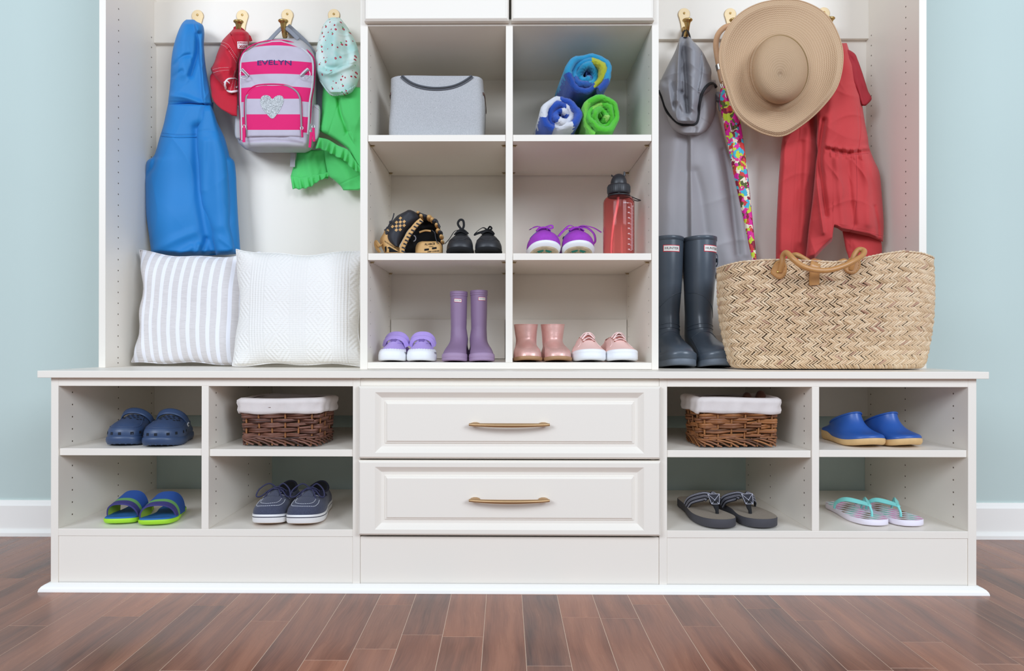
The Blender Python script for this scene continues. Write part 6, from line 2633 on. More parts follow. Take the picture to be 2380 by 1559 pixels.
towel('rolled_towel', 'lime green rolled towel at the bottom right of the towel stack', 1401, 268, .063, .97, 3.3, .25, -.34, M_T3, 9, -.02, 0, -3.8)
towel('rolled_towel', 'teal and blue rolled towel on top of two others', 1359, 168, .073, .93, 3.4, .25, -.345, M_T1, 2, .05, .03, 1.5, -1)

# ---------------------------------------------------------------- water bottle
m = bpy.data.materials.new('red_clear_plastic')
m.use_nodes = True
t = NT(m)
t.bsdf.inputs['Base Color'].default_value = lin('#ffb6b4')
t.bsdf.inputs['Roughness'].default_value = .06
t.bsdf.inputs['Transmission Weight'].default_value = 1.0
t.bsdf.inputs['IOR'].default_value = 1.18
t.bsdf.inputs['Specular IOR Level'].default_value = .9
M_REDP = m
M_STRAW2 = mat('red_straw', '#ffd0d0', .4)
M_PRINT2 = mat('white_print', '#f2d9d9', .6)
M_CAPB = mat('black_plastic', '#26272b', .4)
yb = -.325
x, z = at(1438, 588, yb)
wb = thing('water_bottle', 'clear red water bottle with black cap and white volume scale', 'bottle', (x, yb, S2 + .0008))
r_ = .0463
Hs = AZ(462, yb) - S2
b = MB()
out = [(r_ - .004, 0), (r_ - .001, .001), (r_, .004), (r_, Hs - .014), (r_ - .002, Hs - .006), (r_ - .007, Hs + .001), (r_ - .013, Hs + .003), (r_ - .0145, Hs + .006), (r_ - .0145, Hs + .022)]
b.lathe(out, 64)
inn = [(max(.001, a - .0022), c2 + (.0025 if i < 3 else 0)) for i, (a, c2) in enumerate(out)][::-1]
bi = MB()
bi.lathe(inn, 64, capb=False, capt=True)
b.merge(bi)
obj('body', b, M_REDP, wb)
b = MB()
rc = .0335
b.lathe([(rc - .0015, Hs + .012), (rc - .001, Hs + .0125), (rc, Hs + .016), (rc, Hs + .036), (rc - .002, Hs + .0395), (rc - .009, Hs + .040)], 64)
for k_ in range(36):
    a = 2 * PI * k_ / 36
    b.tube([(rc * math.cos(a), rc * math.sin(a), Hs + .017), (rc * math.cos(a), rc * math.sin(a), Hs + .034)], .0009, 5)
cp_ = obj('cap', b, M_CAPB, wb)
b = MB()
P = []
rd = .0245
for k_ in range(15):
    a = PI / 2 * k_ / 14
    P.append([(rd * math.cos(a) * math.cos(2 * PI * i / 40), rd * .9 * math.cos(a) * math.sin(2 * PI * i / 40), Hs + .040 + .0335 * math.sin(a) ** .9) for i in range(40)])
b.lathe([(rd, Hs + .038), (rd, Hs + .0405)], 40)
b.grid(P, cu=True)
obj('spout_cover', b, M_CAPB, cp_)
b = MB()
b.tube([(.0145, -.006, Hs + .066), (.0165, -.006, Hs + .073), (.0155, -.006, Hs + .0785)], [(.004, .0022), (.0035, .002), (.002, .0012)], 8)
b.tube([(-.018, -.004, Hs + .064), (-.0225, -.004, Hs + .069), (-.0225, -.004, Hs + .0645)], [(.003, .0022), (.0026, .0018), (.0018, .0014)], 8)
obj('thumb_tab', b, M_CAPB, cp_)
b = MB()
b.lathe([(.0028, 0), (.0028, .0012), (.0018, .002)], 14)
b.map(lambda px, py, pz: (px + .001, -rd * .92 - pz + .0045, py + Hs + .050))
obj('pivot', b, M_BLK, cp_)
b = MB()
b.lathe([(r_ - .0145, Hs + .0045), (r_ - .0128, Hs + .0055), (r_ - .0128, Hs + .0085), (r_ - .0145, Hs + .0095)], 64)
b.tube(catmull([(r_ - .014, -.006, Hs + .006), (r_ + .006, -.010, Hs - .004), (r_ + .016, -.004, Hs - .006), (r_ + .016, .004, Hs - .006), (r_ + .004, .008, Hs - .004), (r_ - .014, .008, Hs + .006)], 30), (.0028, .0014), 8, up=(0, 0, 1))
obj('carry_strap', b, M_CAPB, wb)
b = MB()
b.tube(catmull([(-.022, .004, .004), (-.02, .004, .05), (-.014, .004, .10), (-.004, .002, .15), (.0, 0, Hs + .02)], 24), .0042, 10)
obj('drinking_straw', b, M_STRAW2, wb)
b = MB()


def onb(a, z, off=.0004):
    return ((r_ + off) * math.sin(a), -(r_ + off) * math.cos(a), z)


def bline(p, q, w=.00045):
    n_ = 6
    b.tube([onb(p[0] + (q[0] - p[0]) * k_ / n_, p[1] + (q[1] - p[1]) * k_ / n_) for k_ in range(n_ + 1)], w, 5)


z0, z1 = .012, Hs - .022
bline((.72, z0), (.72, z1))
bline((.84, z0 + .002), (.84, z1 - .006))
bline((.50, z1), (.72, z1))
nums = ['100', '200', '300', '400', '500', '600', '700', '800', '900']
for k_ in range(9):
    zz = z0 + (z1 - z0) * k_ / 9.
    bline((.60, zz), (.72, zz))
    vs_, fs_ = text_mesh(nums[k_], .0052, .0001)
    b.add([onb(.50 + a / r_, zz + .0022 + c2, .0006) for a, c2 in vs_], fs_, 0, False)
for k_ in range(13):
    zz = z0 + .004 + (z1 - z0 - .012) * k_ / 12.
    bline((.84, zz), (.93, zz), .0003)
vs_, fs_ = text_mesh('1000 ml', .0052, .0001)
b.add([onb(.28 + a / r_, z1 + c2 * 1.0, .0006) for a, c2 in vs_], fs_, 0, False)
vs_, fs_ = text_mesh('oz', .0042, .0001)
b.add([onb(.88 + a / r_, z1 - .006 + c2 * 1.0, .0006) for a, c2 in vs_], fs_, 0, False)
obj('volume_scale', b, M_PRINT2, wb)

# ---------------------------------------------------------------- baseball glove
M_GLB = mat('black_glove_leather', '#24262e', .6, bump=(300, .25, .001))
M_GLT = mat('tan_glove_leather', '#d1a468', .6, bump=(300, .25, .001), var=(40, .06))
M_GLI = mat('black_suede', '#0e0e10', .95)
gl = hang('baseball_glove', 'black and tan child baseball glove lying palm forward left of the cleats', 'baseball glove', 950, 588, -.30)
gl.location.z = S2
gxp = lambda X, Y: (870 + X / 13.558, 480 + Y / 13.558)
gl_r = lambda Y, a, c2, *k_: (480 + Y / 13.558, 870 + a / 13.558, 870 + c2 / 13.558) + k_
kw = dict(ymax=-.02)
inner = relief([gl_r(330, 1450, 1780), gl_r(480, 1350, 1960), gl_r(650, 1200, 2060), gl_r(850, 1050, 2110), gl_r(1050, 930, 2140), gl_r(1300, 860, 2160), gl_r(1460, 850, 2160)], -.22, .055, [('r', [gxp(1350, 900), gxp(1600, 780), gxp(1900, 760)], 3, -.008), ('r', [gxp(1500, 650), gxp(1800, 600), gxp(1980, 640)], 6, .012)], nu=40, nv=50, wr=(3, .002, 9), vb=.01, **kw)
obj('palm', inner, M_GLI, gl, world=True)
heel = relief([gl_r(700, 330, 480), gl_r(830, 290, 560), gl_r(1000, 190, 640), gl_r(1150, 180, 720), gl_r(1300, 240, 800), gl_r(1460, 320, 900)], -.30, .045, [], nu=34, nv=40, vb=.01, **kw)
ho_ = obj('wrist_panel', heel, M_GLT, gl, world=True)
dome = relief([gl_r(105, 1060, 1140, .6), gl_r(140, 1000, 1230), gl_r(200, 880, 1330), gl_r(280, 730, 1400), gl_r(360, 650, 1425), gl_r(440, 580, 1390), gl_r(520, 500, 1310), gl_r(620, 445, 1190), gl_r(720, 400, 1080), gl_r(820, 345, 1010), gl_r(920, 335, 960), gl_r(1020, 365, 905), gl_r(1120, 440, 850), gl_r(1210, 560, 800), gl_r(1300, 690, 775)], -.30, .06, [], nu=60, nv=70, edge=2.4, wr=(4, .0012, 14), vt=.06, vb=.05, **kw)
do_ = obj('back_panel', dome, M_GLB, gl, world=True)
dw = MB()
dw.v, dw.f = [tuple(Vector(p) + gl.location) for p in dome.v], dome.f
bv = dw.bvh()
b = MB()
# checker weave openings
A0, A1, B1 = gxp(520, 640), gxp(830, 310), gxp(1060, 520)
ex = ((A1[0] - A0[0]) / 5, (A1[1] - A0[1]) / 5)
ey = ((B1[0] - A1[0]) / 4, (B1[1] - A1[1]) / 4)
for i in range(5):
    for j in range(4):
        if (i + j) % 2 == 0:
            c0 = (A0[0] + ex[0] * (i + .5) + ey[0] * (j + .5), A0[1] + ex[1] * (i + .5) + ey[1] * (j + .5))
            q = [(c0[0] + ex[0] * a * .46 + ey[0] * c2 * .46, c0[1] + ex[1] * a * .46 + ey[1] * c2 * .46) for a, c2 in ((-1, -1), (1, -1), (1, 1), (-1, 1))]
            vs_, fs_ = poly_px(q)
            patch_front(b, bv, vs_, fs_, .0009)
obj('checker_inlay', b, M_GLT, do_, world=True)
# tan binding with black lacing along the thumb edge
cl_ = [(1480, 440), (1370, 530), (1270, 640), (1170, 770), (1080, 900), (1010, 1030), (950, 1160), (890, 1300), (880, 1430)]
b = MB()
pts = []
for i, (X, Y) in enumerate(catmull(cl_, 40)):
    a, c2 = gxp(X, Y)
    d = -.345 - .012 * math.sin(PI * i / 39)
    pts.append(p3(a, c2, d))
band(b, pts, (0, -1, 0), .0145, .006)
bo = obj('binding', b, M_GLT, gl, world=True)
b = MB()
for i in range(2, 39, 4):
    c0 = Vector(pts[i])
    b.tube([c0 + Vector((.009, -.0045, -.0035)), c0 + Vector((.004, -.0072, -.001)), c0 + Vector((-.001, -.0070, .001))], (.0022, .0012), 8, up=(0, -1, 0))
obj('lacing', b, M_GLB, bo, world=True)
# finger tips: alternating black and tan rolls round the pocket edge
tips = [(1400, 230, 60, 1), (1500, 330, 75, 1), (1620, 350, 75, 0), (1740, 370, 85, 1), (1840, 440, 75, 1), (1920, 490, 85, 0), (1980, 600, 65, 1), (2020, 780, 70, 1), (2080, 840, 70, 0), (2120, 960, 60, 1), (2150, 1120, 50, 1)]
for X, Y, r, c2 in tips:
    b = MB()
    c0 = p3(*gxp(X, Y), -.30)
    rr = r / 13.558 / 775
    b.ball(c0, (rr * 1.15, .03, rr * 1.15), 9)
    obj('finger_tip', b, M_GLT if c2 else M_GLB, gl, world=True)
for q, r in (([(1330, 185), (1500, 250), (1650, 310), (1760, 360)], 4), ([(1810, 430), (1930, 450), (2010, 560), (2060, 660)], 4), ([(1420, 810), (1600, 755), (1780, 770)], 3.2)):
    b = MB()
    b.tube([p3(*gxp(X, Y), -.32) for X, Y in catmull(q, 20)], r / 775 * .7, 8)
    obj('finger_seam', b, M_GLB if r > 3.5 else M_GLT, gl, world=True)
pad = relief([gl_r(1090, 1500, 1960, .7), gl_r(1130, 1390, 2060), gl_r(1200, 1330, 2120), gl_r(1300, 1300, 2150), gl_r(1460, 1290, 2155)], -.31, .025, [], nu=40, nv=30, vt=.08, vb=.01, **kw)
po = obj('heel_pad', pad, M_GLT, gl, world=True)
dw = MB()
dw.v, dw.f = [tuple(Vector(p) + gl.location) for p in pad.v], pad.f
bv = dw.bvh()
b = MB()
for s_, X, Y, sz, k2 in (('PL10BCB', 1750, 1185, 6.4, .95), ('9 INCH', 1790, 1262, 2.6, 1.2), ('DEEP CORNER', 1860, 1412, 4.2, 1.0)):
    vs_, fs_ = text_mesh(s_, sz, .08, k2)
    c0 = gxp(X, Y)
    patch_front(b, bv, [(c0[0] + a, c0[1] - c2 - a * .08) for a, c2 in vs_], fs_, .0009)
for X, Y in ((1650, 1355), (1890, 1310)):
    c0 = gxp(X, Y)
    vs_, fs_ = grid2(c0[0] - 5.2, c0[0] + 5.2, c0[1] - 2.2, c0[1] + 2.2, 6, 3)
    patch_front(b, bv, [(a, c2 - (a - c0[0]) * .12) for a, c2 in vs_], fs_, .0011)
obj('stamped_lettering', b, M_GLI, po, world=True)
dw = MB()
dw.v, dw.f = [tuple(Vector(p) + gl.location) for p in heel.v], heel.f
bv = dw.bvh()
b = MB()
vs_, fs_ = text_mesh('THE GOLD GLOVE COMPANY', 3.9, .05, .9)
w_ = max(a for a, _ in vs_) - min(a for a, _ in vs_)
c0 = gxp(530, 1225)
patch_front(b, bv, [(c0[0] + a * 37 / w_ * .84 + c2 * .5, c0[1] - c2 * .84 + a * 37 / w_ * .56) for a, c2 in vs_], fs_, .0009)
obj('stamped_lettering', b, M_GLI, ho_, world=True)
b = MB()
for q in ([(412, 1300), (470, 1265), (600, 1340), (760, 1430), (770, 1462), (600, 1462), (415, 1462)], [(338, 1262), (385, 1250), (392, 1350), (392, 1462), (340, 1462), (336, 1350)]):
    vs_, fs_ = poly_px([gxp(*a) for a in q])
    patch_front(b, bv, vs_, fs_, .0012)
obj('wrist_lining', b, M_GLI, ho_, world=True)
b = MB()
band(b, catmull([p3(*gxp(X, Y), d) for X, Y, d in ((250, 1190, -.33), (190, 1250, -.345), (110, 1170, -.345), (60, 1110, -.34), (50, 1200, -.335), (110, 1340, -.335), (170, 1430, -.33))], 26), (-.6, -.8, 0), .011, .0025)
obj('wrist_strap', b, M_GLT, gl, world=True)
b = MB()
b.tube(catmull([p3(*gxp(X, Y), -.345) for X, Y in ((620, 210), (590, 340), (540, 460), (500, 500))], 14), .0018, 7)
b.tube(catmull([p3(*gxp(X, Y), -.345) for X, Y in ((500, 500), (440, 620), (380, 700), (310, 745))], 14), .0016, 7)
b.tube(catmull([p3(*gxp(X, Y), -.345) for X, Y in ((420, 640), (370, 720), (370, 850), (410, 850), (420, 760))], 18), .0022, 7)
b.tube(catmull([p3(*gxp(X, Y), -.335) for X, Y in ((1810, 740), (1900, 820), (1930, 980), (1980, 1120), (2040, 1160))], 20), .0014, 7)
b.ball(p3(*gxp(510, 490), -.345), .0045, 6)
obj('leather_laces', b, M_GLB, gl, world=True)
b = MB()
b.tube([p3(*gxp(1230 + 75 * math.cos(a), 1000 + 90 * math.sin(a)), -.335) for a in [-1.4 + 2.9 * k_ / 16 for k_ in range(17)]], .0016, 7)
obj('palm_mark', b, M_PIPED, gl, world=True)
# ---------------------------------------------------------------- straw tote
m = mat('seagrass_strands', '#cfae84', .7)
t = NT(m)
rnd = t.n('NewGeometry').outputs['Random Per Island']
nz = t.noise(t.obj(), 120., 3)
c = t.ramp(rnd, [(0., lin('#c19f78')), (.25, lin('#ddc09c')), (.5, lin('#ead3b4')), (.75, lin('#d3b28c')), (.95, lin('#e4c8a6')), (.992, lin('#a67260'))])
t.base(t.mix(t.math('MULTIPLY', nz, .45), c, lin('#e6cfac')))
M_SEA = m
M_GAPSHADE = mat('gap_shade_brown', '#4d3823', .9)  # dark brown that paints the shadow between woven strands
M_LEA = mat('caramel_leather', '#c08a50', .42, var=(25, .07), coat=.15)
M_STU = mat('gold_stud', '#e2c374', .2, 1.)
YT = -.365
tx0, tx1 = AX(1674, YT, 620), AX(2152, YT, 620)
bx0, bx1 = AX(1701, YT, 850), AX(2139, YT, 850)
tote = thing('straw_tote', 'large braided straw tote with tan leather handles on the bench', 'basket', ((bx0 + bx1) / 2, YT, BT))
cxT, cxB = (tx0 + tx1) / 2, (bx0 + bx1) / 2
RIM = [(1672, 616), (1700, 611), (1745, 609), (1791, 609), (1864, 613), (1900, 615), (1943, 611), (2000, 598), (2056, 589), (2101, 592), (2152, 601)]
rimx = [AX(a, YT, c2) for a, c2 in RIM]
rimz = [AZ(c2, YT - .06, a) - BT for a, c2 in RIM]


def tote_pt(u, v, off=0.):
    """u round the wall (0 = middle of the front), v from the ground to the rim"""
    a = 2 * PI * u
    e = .62
    w = (bx1 - bx0) / 2 + ((tx1 - tx0) / 2 - (bx1 - bx0) / 2) * v + .012 * math.sin(PI * v)
    d = .060 + .032 * v + .006 * math.sin(PI * v)
    if v < .06:
        w -= .012 * (1 - v / .06) ** 2
        d -= .010 * (1 - v / .06) ** 2
    cx = cxB + (cxT - cxB) * v
    s_, c2 = math.sin(a), math.cos(a)
    X = cx + (w + off) * math.copysign(abs(s_) ** e, s_)
    Y = YT - (d + off) * math.copysign(abs(c2) ** e, c2)
    back = .5 - .5 * c2
    H = float(np.interp(X, rimx, rimz)) - .006 * back
    return Vector((X, Y, BT + .003 + v * (H - .003)))


NU, NR = 150, 24
# even spacing along the wall
us = [i / 1200 for i in range(1201)]
acc = [0.]
for i in range(1200):
    acc.append(acc[-1] + (tote_pt(us[i + 1], .5) - tote_pt(us[i], .5)).length)
PER = acc[-1]


def u_at(s_):
    s_ = s_ % PER
    return float(np.interp(s_, acc, us))


b = MB()
G = [[tote_pt(u_at(PER * i / 120), .004 + .99 * j / 16, -.0035) for i in range(120)] for j in range(17)]
b.grid(G, cu=True)
b.fan(G[0], flip=True)
G2 = [[tote_pt(u_at(PER * i / 120), .99 - .93 * j / 8, -.008) for i in range(120)] for j in range(9)]
b.grid([G[-1]] + G2, cu=True)
b.fan(G2[-1])
core = obj('lining', b, M_GAPSHADE, tote, world=True)  # solid wall behind the strands, coloured as the shade in their gaps
b = MB()
rs_ = random.Random(4)
n_s = int(PER / .0098)
for r in range(NR):
    dirn = 1 if r % 2 else -1
    v0, v1 = r / NR, (r + 1) / NR
    for i in range(n_s):
        s0 = PER * (i + (.5 if r % 4 > 1 else 0) + rs_.uniform(-.15, .15)) / n_s
        ln = .0215 * rs_.uniform(.9, 1.15)
        wd = .0031 * rs_.uniform(.7, 1.2)
        zc = (v0 + v1) / 2
        hv = (v1 - v0) * .62
        lift = rs_.uniform(-.0006, .001)
        ring_all = []
        for k_ in range(5):
            q = -1 + k_ / 2
            uu = s0 + q * ln / 2
            vv = min(max(zc + dirn * q * hv, .002), 1.02)
            bul = .0042 * (1 - .75 * q * q) + lift + (.0008 if q > 0 else -.0004)
            ww = wd * (1 - .55 * abs(q) ** 3)
            # section: width across the strand, bulge outward
            sec = []
            for cw_, bo in ((-1, 0), (-.55, .75), (0, 1), (.55, .75), (1, 0)):
                du = uu - dirn * cw_ * ww * .52
                dv = vv + cw_ * ww * .80 / .30
                sec.append(tote_pt(u_at(du), min(max(dv, .002), 1.025), bul * bo - .0006))
            ring_all.append(sec)
        b.grid(ring_all, flip=False)
obj('braided_wall', b, M_SEA, tote, world=True)
b = MB()
for k_ in range(2):
    for i in range(int(PER / .011)):
        s0 = .011 * i + .005 * k_
        pp = [tote_pt(u_at(s0 + .018 * q), 1.0 + .012 * math.sin(PI * q), .001 + .003 * math.sin(PI * q) - .006 * q * (k_ == 0) - .002) for q in (0, .25, .5, .75, 1)]
        b.tube(pp, [.0012, .0026, .0028, .0026, .0012], 6)
obj('rim_braid', b, M_SEA, tote, world=True)


def wall_pt(px, py, off=.006):
    """point on the front wall of the tote seen at a photo pixel"""
    d = YT - .08
    for _ in range(8):
        x, z = at(px, py, d)
        best = min((abs(tote_pt(u, .8).x - x), u) for u in [(-.23 + .46 * k_ / 200) % 1 for k_ in range(201)])
        u = best[1]
        H = tote_pt(u, 1.).z - BT
        v = min(1.02, (z - BT) / H)
        d = tote_pt(u, v, off).y
    x, z = at(px, py, d)
    return Vector((x, d, z))


hd = MB()
q = [(1812, 632, 'w'), (1818, 612, .006), (1820, 594, .008), (1828, 587, .02), (1842, 600, .040), (1862, 617, .048), (1892, 627, .05), (1925, 628, .05), (1958, 619, .048), (1985, 606, .042), (2004, 594, .028), (2008, 583, .014), (1996, 580, .004), (1986, 592, .002), (1981, 612, .004), (1977, 626, 'w')]
pts = []
for a, c2, o_ in q:
    w0 = wall_pt(a, max(c2, 612 if a < 1950 else 600), .008)
    pts.append(w0 if o_ == 'w' else p3(a, c2, w0.y - o_))
hd.tube(catmull(pts, 90), .0074, 12)
obj('front_handle', hd, M_LEA, tote, world=True)
hd = MB()
q = [(1836, 625, .10), (1836, 600, .085), (1850, 592, .06), (1872, 603, .05), (1896, 617, .06), (1930, 620, .085), (1962, 606, .10), (1972, 622, .12)]
hd.tube(catmull([p3(a, c2, YT - .05 + o_) for a, c2, o_ in q], 60), .0074, 12)
obj('back_handle', hd, M_LEA, tote, world=True)
for nm, ol in (('handle_tab', [(1800, 612), (1806, 606), (1818, 603), (1826, 610), (1829, 626), (1824, 642), (1812, 649), (1800, 643), (1791, 634), (1795, 622)]),
               ('handle_tab', [(1965, 612), (1976, 598), (1990, 594), (2000, 606), (1999, 622), (1990, 634), (1978, 637), (1966, 632), (1960, 622)])):
    b = MB()
    o2 = catmull(ol, 36, True)
    o3 = [wall_pt(a, c2, .0065) for a, c2 in o2]
    cx_, cy_ = sum(a for a, _ in o2) / 36, sum(c2 for _, c2 in o2) / 36
    o4 = [wall_pt(cx_ + (a - cx_) * .86, cy_ + (c2 - cy_) * .86, .0105) for a, c2 in o2]
    b.grid([o3, o4], cu=True)
    b.fan(o4, smooth=True)
    tb_ = obj(nm, b, M_LEA, tote, world=True)
    b = MB()
    c0 = wall_pt(cx_ - 2, cy_ + 7, .0105)
    b.ball(c0, (.0042, .003, .0042), 7)
    obj('stud', b, M_STU, tb_, world=True)
    b = MB()
    st_ = [wall_pt(cx_ + (a - cx_) * .80, cy_ + (c2 - cy_) * .80, .0112) for a, c2 in o2]
    for i in range(0, 36, 2):
        b.tube([st_[i], st_[(i + 1) % 36]], .0005, 4)
    obj('stitching', b, M_GLT, tb_, world=True)
b = MB()
q = [wall_pt(1892, 662, .007), wall_pt(1892, 645, .009), wall_pt(1893, 628, .012), wall_pt(1894, 615, .010)]
q += [p3(1897, 608, YT - .065), p3(1903, 606, YT - .035), p3(1910, 609, YT + .0)]
band(b, catmull(q, 26), [Vector((0, -1, min(1.6, max(0, (i - 12) * .25)))) for i in range(26)], .0275, .004)
obj('closing_strap', b, M_LEA, tote, world=True)

# ---------------------------------------------------------------- wicker baskets
def wicker_mat(name, cols):
    m_ = mat(name, '#7a4a35', .45)
    t_ = NT(m_)
    r2 = t_.n('NewGeometry').outputs['Random Per Island']
    n2 = t_.noise(t_.obj(), 160., 3)
    c_ = t_.ramp(r2, [(k_ / (len(cols) - 1), lin(c2)) for k_, c2 in enumerate(cols)])
    t_.base(t_.mix(t_.math('MULTIPLY', n2, .35), c_, lin(cols[0])))
    return m_


M_WK1 = wicker_mat('dark_willow', ['#40271f', '#6b4437', '#855a4a', '#754835', '#58362a'])
M_WK2 = wicker_mat('honey_willow', ['#56331c', '#935b30', '#ad7140', '#905d3e', '#774826'])
M_WST = wicker_mat('willow_stakes', ['#8a5a34', '#a9703f', '#9a6238'])
M_LINEN = mat('off_white_linen', '#ded6d2', .9, bump=(900, .4, .0008), var=(30, .04))


def wicker_basket(name, label, pxl, pxr, pyb, pyt, z0, depth, mw, rz, seed, yfront):
    x0, x1 = AX(pxl, yfront, pyb), AX(pxr, yfront, pyb)
    W_ = (x1 - x0)
    H_ = AZ(pyt, yfront) - z0
    root = thing(name, label, 'basket', ((x0 + x1) / 2, yfront + depth / 2, z0 + .004), rz, 'lined wicker baskets')
    r = random.Random(seed)

    def wp(s_, v, off=0.):
        """s_ 0..1 round the rectangle starting front left, v 0..1 up"""
        hw2, hd2 = W_ / 2 * (1 + .05 * v) + off, depth / 2 * (1 + .07 * v) + off
        per = 4 * (hw2 + hd2)
        d = (s_ % 1) * per
        rc_ = .018
        if d < 2 * hw2:
            X, Y = -hw2 + d, -hd2
        elif d < 2 * hw2 + 2 * hd2:
            X, Y = hw2, -hd2 + (d - 2 * hw2)
        elif d < 4 * hw2 + 2 * hd2:
            X, Y = hw2 - (d - 2 * hw2 - 2 * hd2), hd2
        else:
            X, Y = -hw2, hd2 - (d - 4 * hw2 - 2 * hd2)
        # round the corners
        ex_, ey_ = abs(X) - (hw2 - rc_), abs(Y) - (hd2 - rc_)
        if ex_ > 0 and ey_ > 0:
            L_ = math.hypot(ex_, ey_)
            X = math.copysign(hw2 - rc_ + ex_ * rc_ / max(L_, rc_), X)
            Y = math.copysign(hd2 - rc_ + ey_ * rc_ / max(L_, rc_), Y)
        return Vector((X, Y, v * H_))
    core_ = MB()
    rows = [[wp(i / 64, v, -.006) for i in range(64)] for v in (.02, .5, .98)]
    core_.grid(rows, cu=True)
    core_.fan(rows[0], flip=True)
    inn_ = [[wp(i / 64, v, -.008) for i in range(64)] for v in (.98, .5, .1)]
    core_.grid(inn_, cu=True)
    core_.fan(inn_[-1])
    obj('inner_wall', core_, M_GAPSHADE, root)  # same painted shade behind the willow rods
    nst = 18
    b_ = MB()
    for i in range(nst):
        s_ = (i + .25) / nst
        b_.tube([wp(s_, v, .001 * math.sin(v * 9 + i)) for v in (0, .2, .4, .6, .8, 1.)], .0027, 7)
    obj('stakes', b_, M_WST, root)
    b_ = MB()
    nrow = 7
    for k_ in range(nrow):
        for pair in (0, 1):
            v = .17 + (k_ + .26 + .46 * pair) * .72 / nrow
            ph = k_ % 2
            # each rod spans about three stakes, then the next takes over
            start = 0
            while start < nst:
                L_ = r.choice((3, 4, 4, 5))
                pts_ = []
                sl_ = r.uniform(.010, .03)
                for q in range(L_ * 6 + 1):
                    s_ = (start + q / 6 + .25) / nst
                    st_i = start + q / 6
                    off = .0052 * math.cos(PI * (st_i + ph))
                    pts_.append(wp(s_, v - .016 + sl_ * 1.6 * q / (L_ * 6), off))
                b_.tube(pts_, [.0036 * (.75 + .5 * math.sin(PI * (q + 2) / (L_ * 6 + 4))) for q in range(L_ * 6 + 1)], 6)
                start += L_
    obj('woven_rods', b_, mw, root)
    b_ = MB()
    for k_ in range(30):
        s0 = k_ / 30
        pts_ = [wp(s0 + .085 * q / 6, .155 - .15 * q / 6 + .02 * math.sin(PI * q / 6) + r.uniform(-.01, .01), .0045) for q in range(7)]
        b_.tube(pts_, .0027, 6)
        if k_ % 2:
            pts_ = [wp(s0 + .16 * q / 6, .17 + .02 * math.sin(PI * q / 6 + k_) + r.uniform(-.012, .012), .0055 + .001 * math.sin(q)) for q in range(7)]
            b_.tube(pts_, .0022, 6)
    obj('foot_border', b_, mw, root)
    # folded linen cuff
    b_ = MB()
    P_ = []
    ncu = 128
    prof_ = [(.69, .0075), (.70, .011), (.76, .0125), (.84, .0105), (.91, .013), (.97, .0125), (1.005, .006), (1.01, -.002), (.97, -.008), (.8, -.010), (.3, -.011)]
    for v, o_ in prof_:
        row = []
        for i in range(ncu):
            s_ = i / ncu
            fold = .0016 * math.sin(i * .35 + 3 * v + seed) + .0013 * math.sin(i * .81 - 9 * v)
            dv = .012 * math.sin(i * .12 + seed) + (.012 * math.sin(i * .27 + 1.7) if v < .75 else 0)
            row.append(wp(s_, v + dv, o_ + (fold if o_ > 0 else 0)))
        P_.append(row)
    b_.grid(P_, cu=True)
    obj('linen_liner', b_, M_LINEN, root, solid=.0015)
    return root


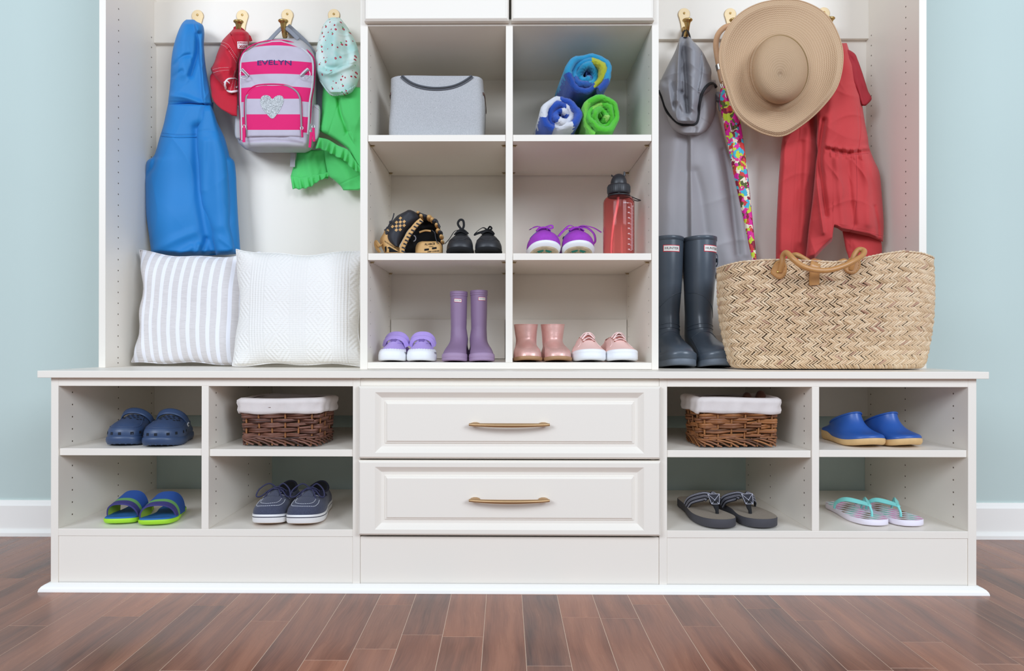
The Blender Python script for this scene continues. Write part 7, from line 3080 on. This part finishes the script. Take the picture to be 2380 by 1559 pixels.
wicker_basket('wicker_basket', 'dark brown wicker basket with white linen liner, empty, left of the drawers', 567, 742, 1042, 930, ZL - .0015, .125, M_WK1, -.08, 3, -.452)
wb2 = wicker_basket('wicker_basket', 'honey brown wicker basket with white linen liner holding slippers', 1628, 1802, 1040, 927, ZR, .125, M_WK2, .03, 7, -.455)
M_SLIP = mat('brown_suede', '#6b4636', .95, sheen=.4, bump=(300, .4, .001))
for px, py, rx, lab in ((1736, 911, .017, 'brown suede slipper toe showing at left inside the honey wicker basket'), (1768, 907, .019, 'larger brown suede slipper toe showing at right inside the honey wicker basket')):
    x, z = at(px, py, -.385)
    sr = thing('suede_slipper', lab, 'slipper', (x, -.385, ZR + .02), .0, 'slippers in the wicker basket')
    b = MB()
    hh_ = z - ZR - .02
    P = []
    for j in range(14):
        a = PI / 2 * j / 13
        P.append([(rx * 1.25 * abs(math.cos(a)) ** .7 * math.cos(2 * PI * i / 28), .022 * abs(math.cos(a)) ** .7 * math.sin(2 * PI * i / 28), .02 + (hh_ - .02) * math.sin(a)) for i in range(28)])
    b.grid([[(p[0], p[1], 0) for p in P[0]]] + P, cu=True)
    b.fan(P[-1])
    b.cap([(p[0], p[1], 0) for p in P[0]], flip=True)
    obj('slipper_toe', b, M_SLIP, sr)
    b = MB()
    b.tube([(rx * 1.0 * math.cos(a), -.016 + .004 * math.sin(a), hh_ * .72 + rx * .55 * math.sin(a)) for a in [PI * k_ / 12 for k_ in range(13)]], .0022, 6)
    obj('stitched_seam', b, M_BROWN, sr)
# ---------------------------------------------------------------- camera, light
cd = bpy.data.cameras.new('camera')
cam = bpy.data.objects.new('camera', cd)
COL.objects.link(cam)
c, s = math.cos(ROL), math.sin(ROL)
R_ = Vector(_unrot(c, 0, s))
U_ = Vector(_unrot(-s, 0, c))
F_ = Vector(_unrot(0, 1, 0))
M3 = Matrix((R_, U_, -F_)).transposed()
cam.matrix_world = Matrix.Translation(CAM) @ M3.to_4x4()
cd.sensor_fit = 'HORIZONTAL'
cd.sensor_width = 36.0
cd.lens = 36.0 * F / 2380
cd.shift_x = 28.22 / 2380
cd.shift_y = 15.01 / 2380
cd.clip_start = .02
SC.camera = cam


def area(name, loc, target, sx, sy, power, col):
    L = bpy.data.lights.new(name, 'AREA')
    L.shape = 'RECTANGLE'
    L.size, L.size_y = sx, sy
    L.energy = power
    L.color = col
    o = bpy.data.objects.new(name, L)
    COL.objects.link(o)
    o.location = loc
    d = Vector(target) - Vector(loc)
    o.rotation_euler = d.to_track_quat('-Z', 'Y').to_euler()
    return o


LC = (.90, 1.0, 1.14)
area('added_side_light', (-3.2, -4.8, 2.8), (0, 0, .6), 2.4, 1.8, 185, LC)  # added source out of view at left, no window modelled; broad side light
area('added_side_light', (3.4, -4.8, 2.8), (0, 0, .6), 2.4, 1.8, 205, LC)  # its added counterpart at right, slightly stronger
area('ceiling_lamp', (0, -4.6, 3.5), (0, 0, .6), 2.4, 1.4, 52, LC)
wd = bpy.data.worlds.new('room_light')
SC.world = wd
wd.use_nodes = True
bg = wd.node_tree.nodes['Background']
bg.inputs[0].default_value = (.92, 1.0, 1.10, 1)
bg.inputs[1].default_value = .40
vs = SC.view_settings
vs.view_transform = 'Standard'
vs.look = 'None'
vs.exposure = -0.44
vs.gamma = 1.0
vs.use_curve_mapping = False
SC.render.film_transparent = False
cy = SC.cycles
cy.max_bounces = 8
cy.diffuse_bounces = 5
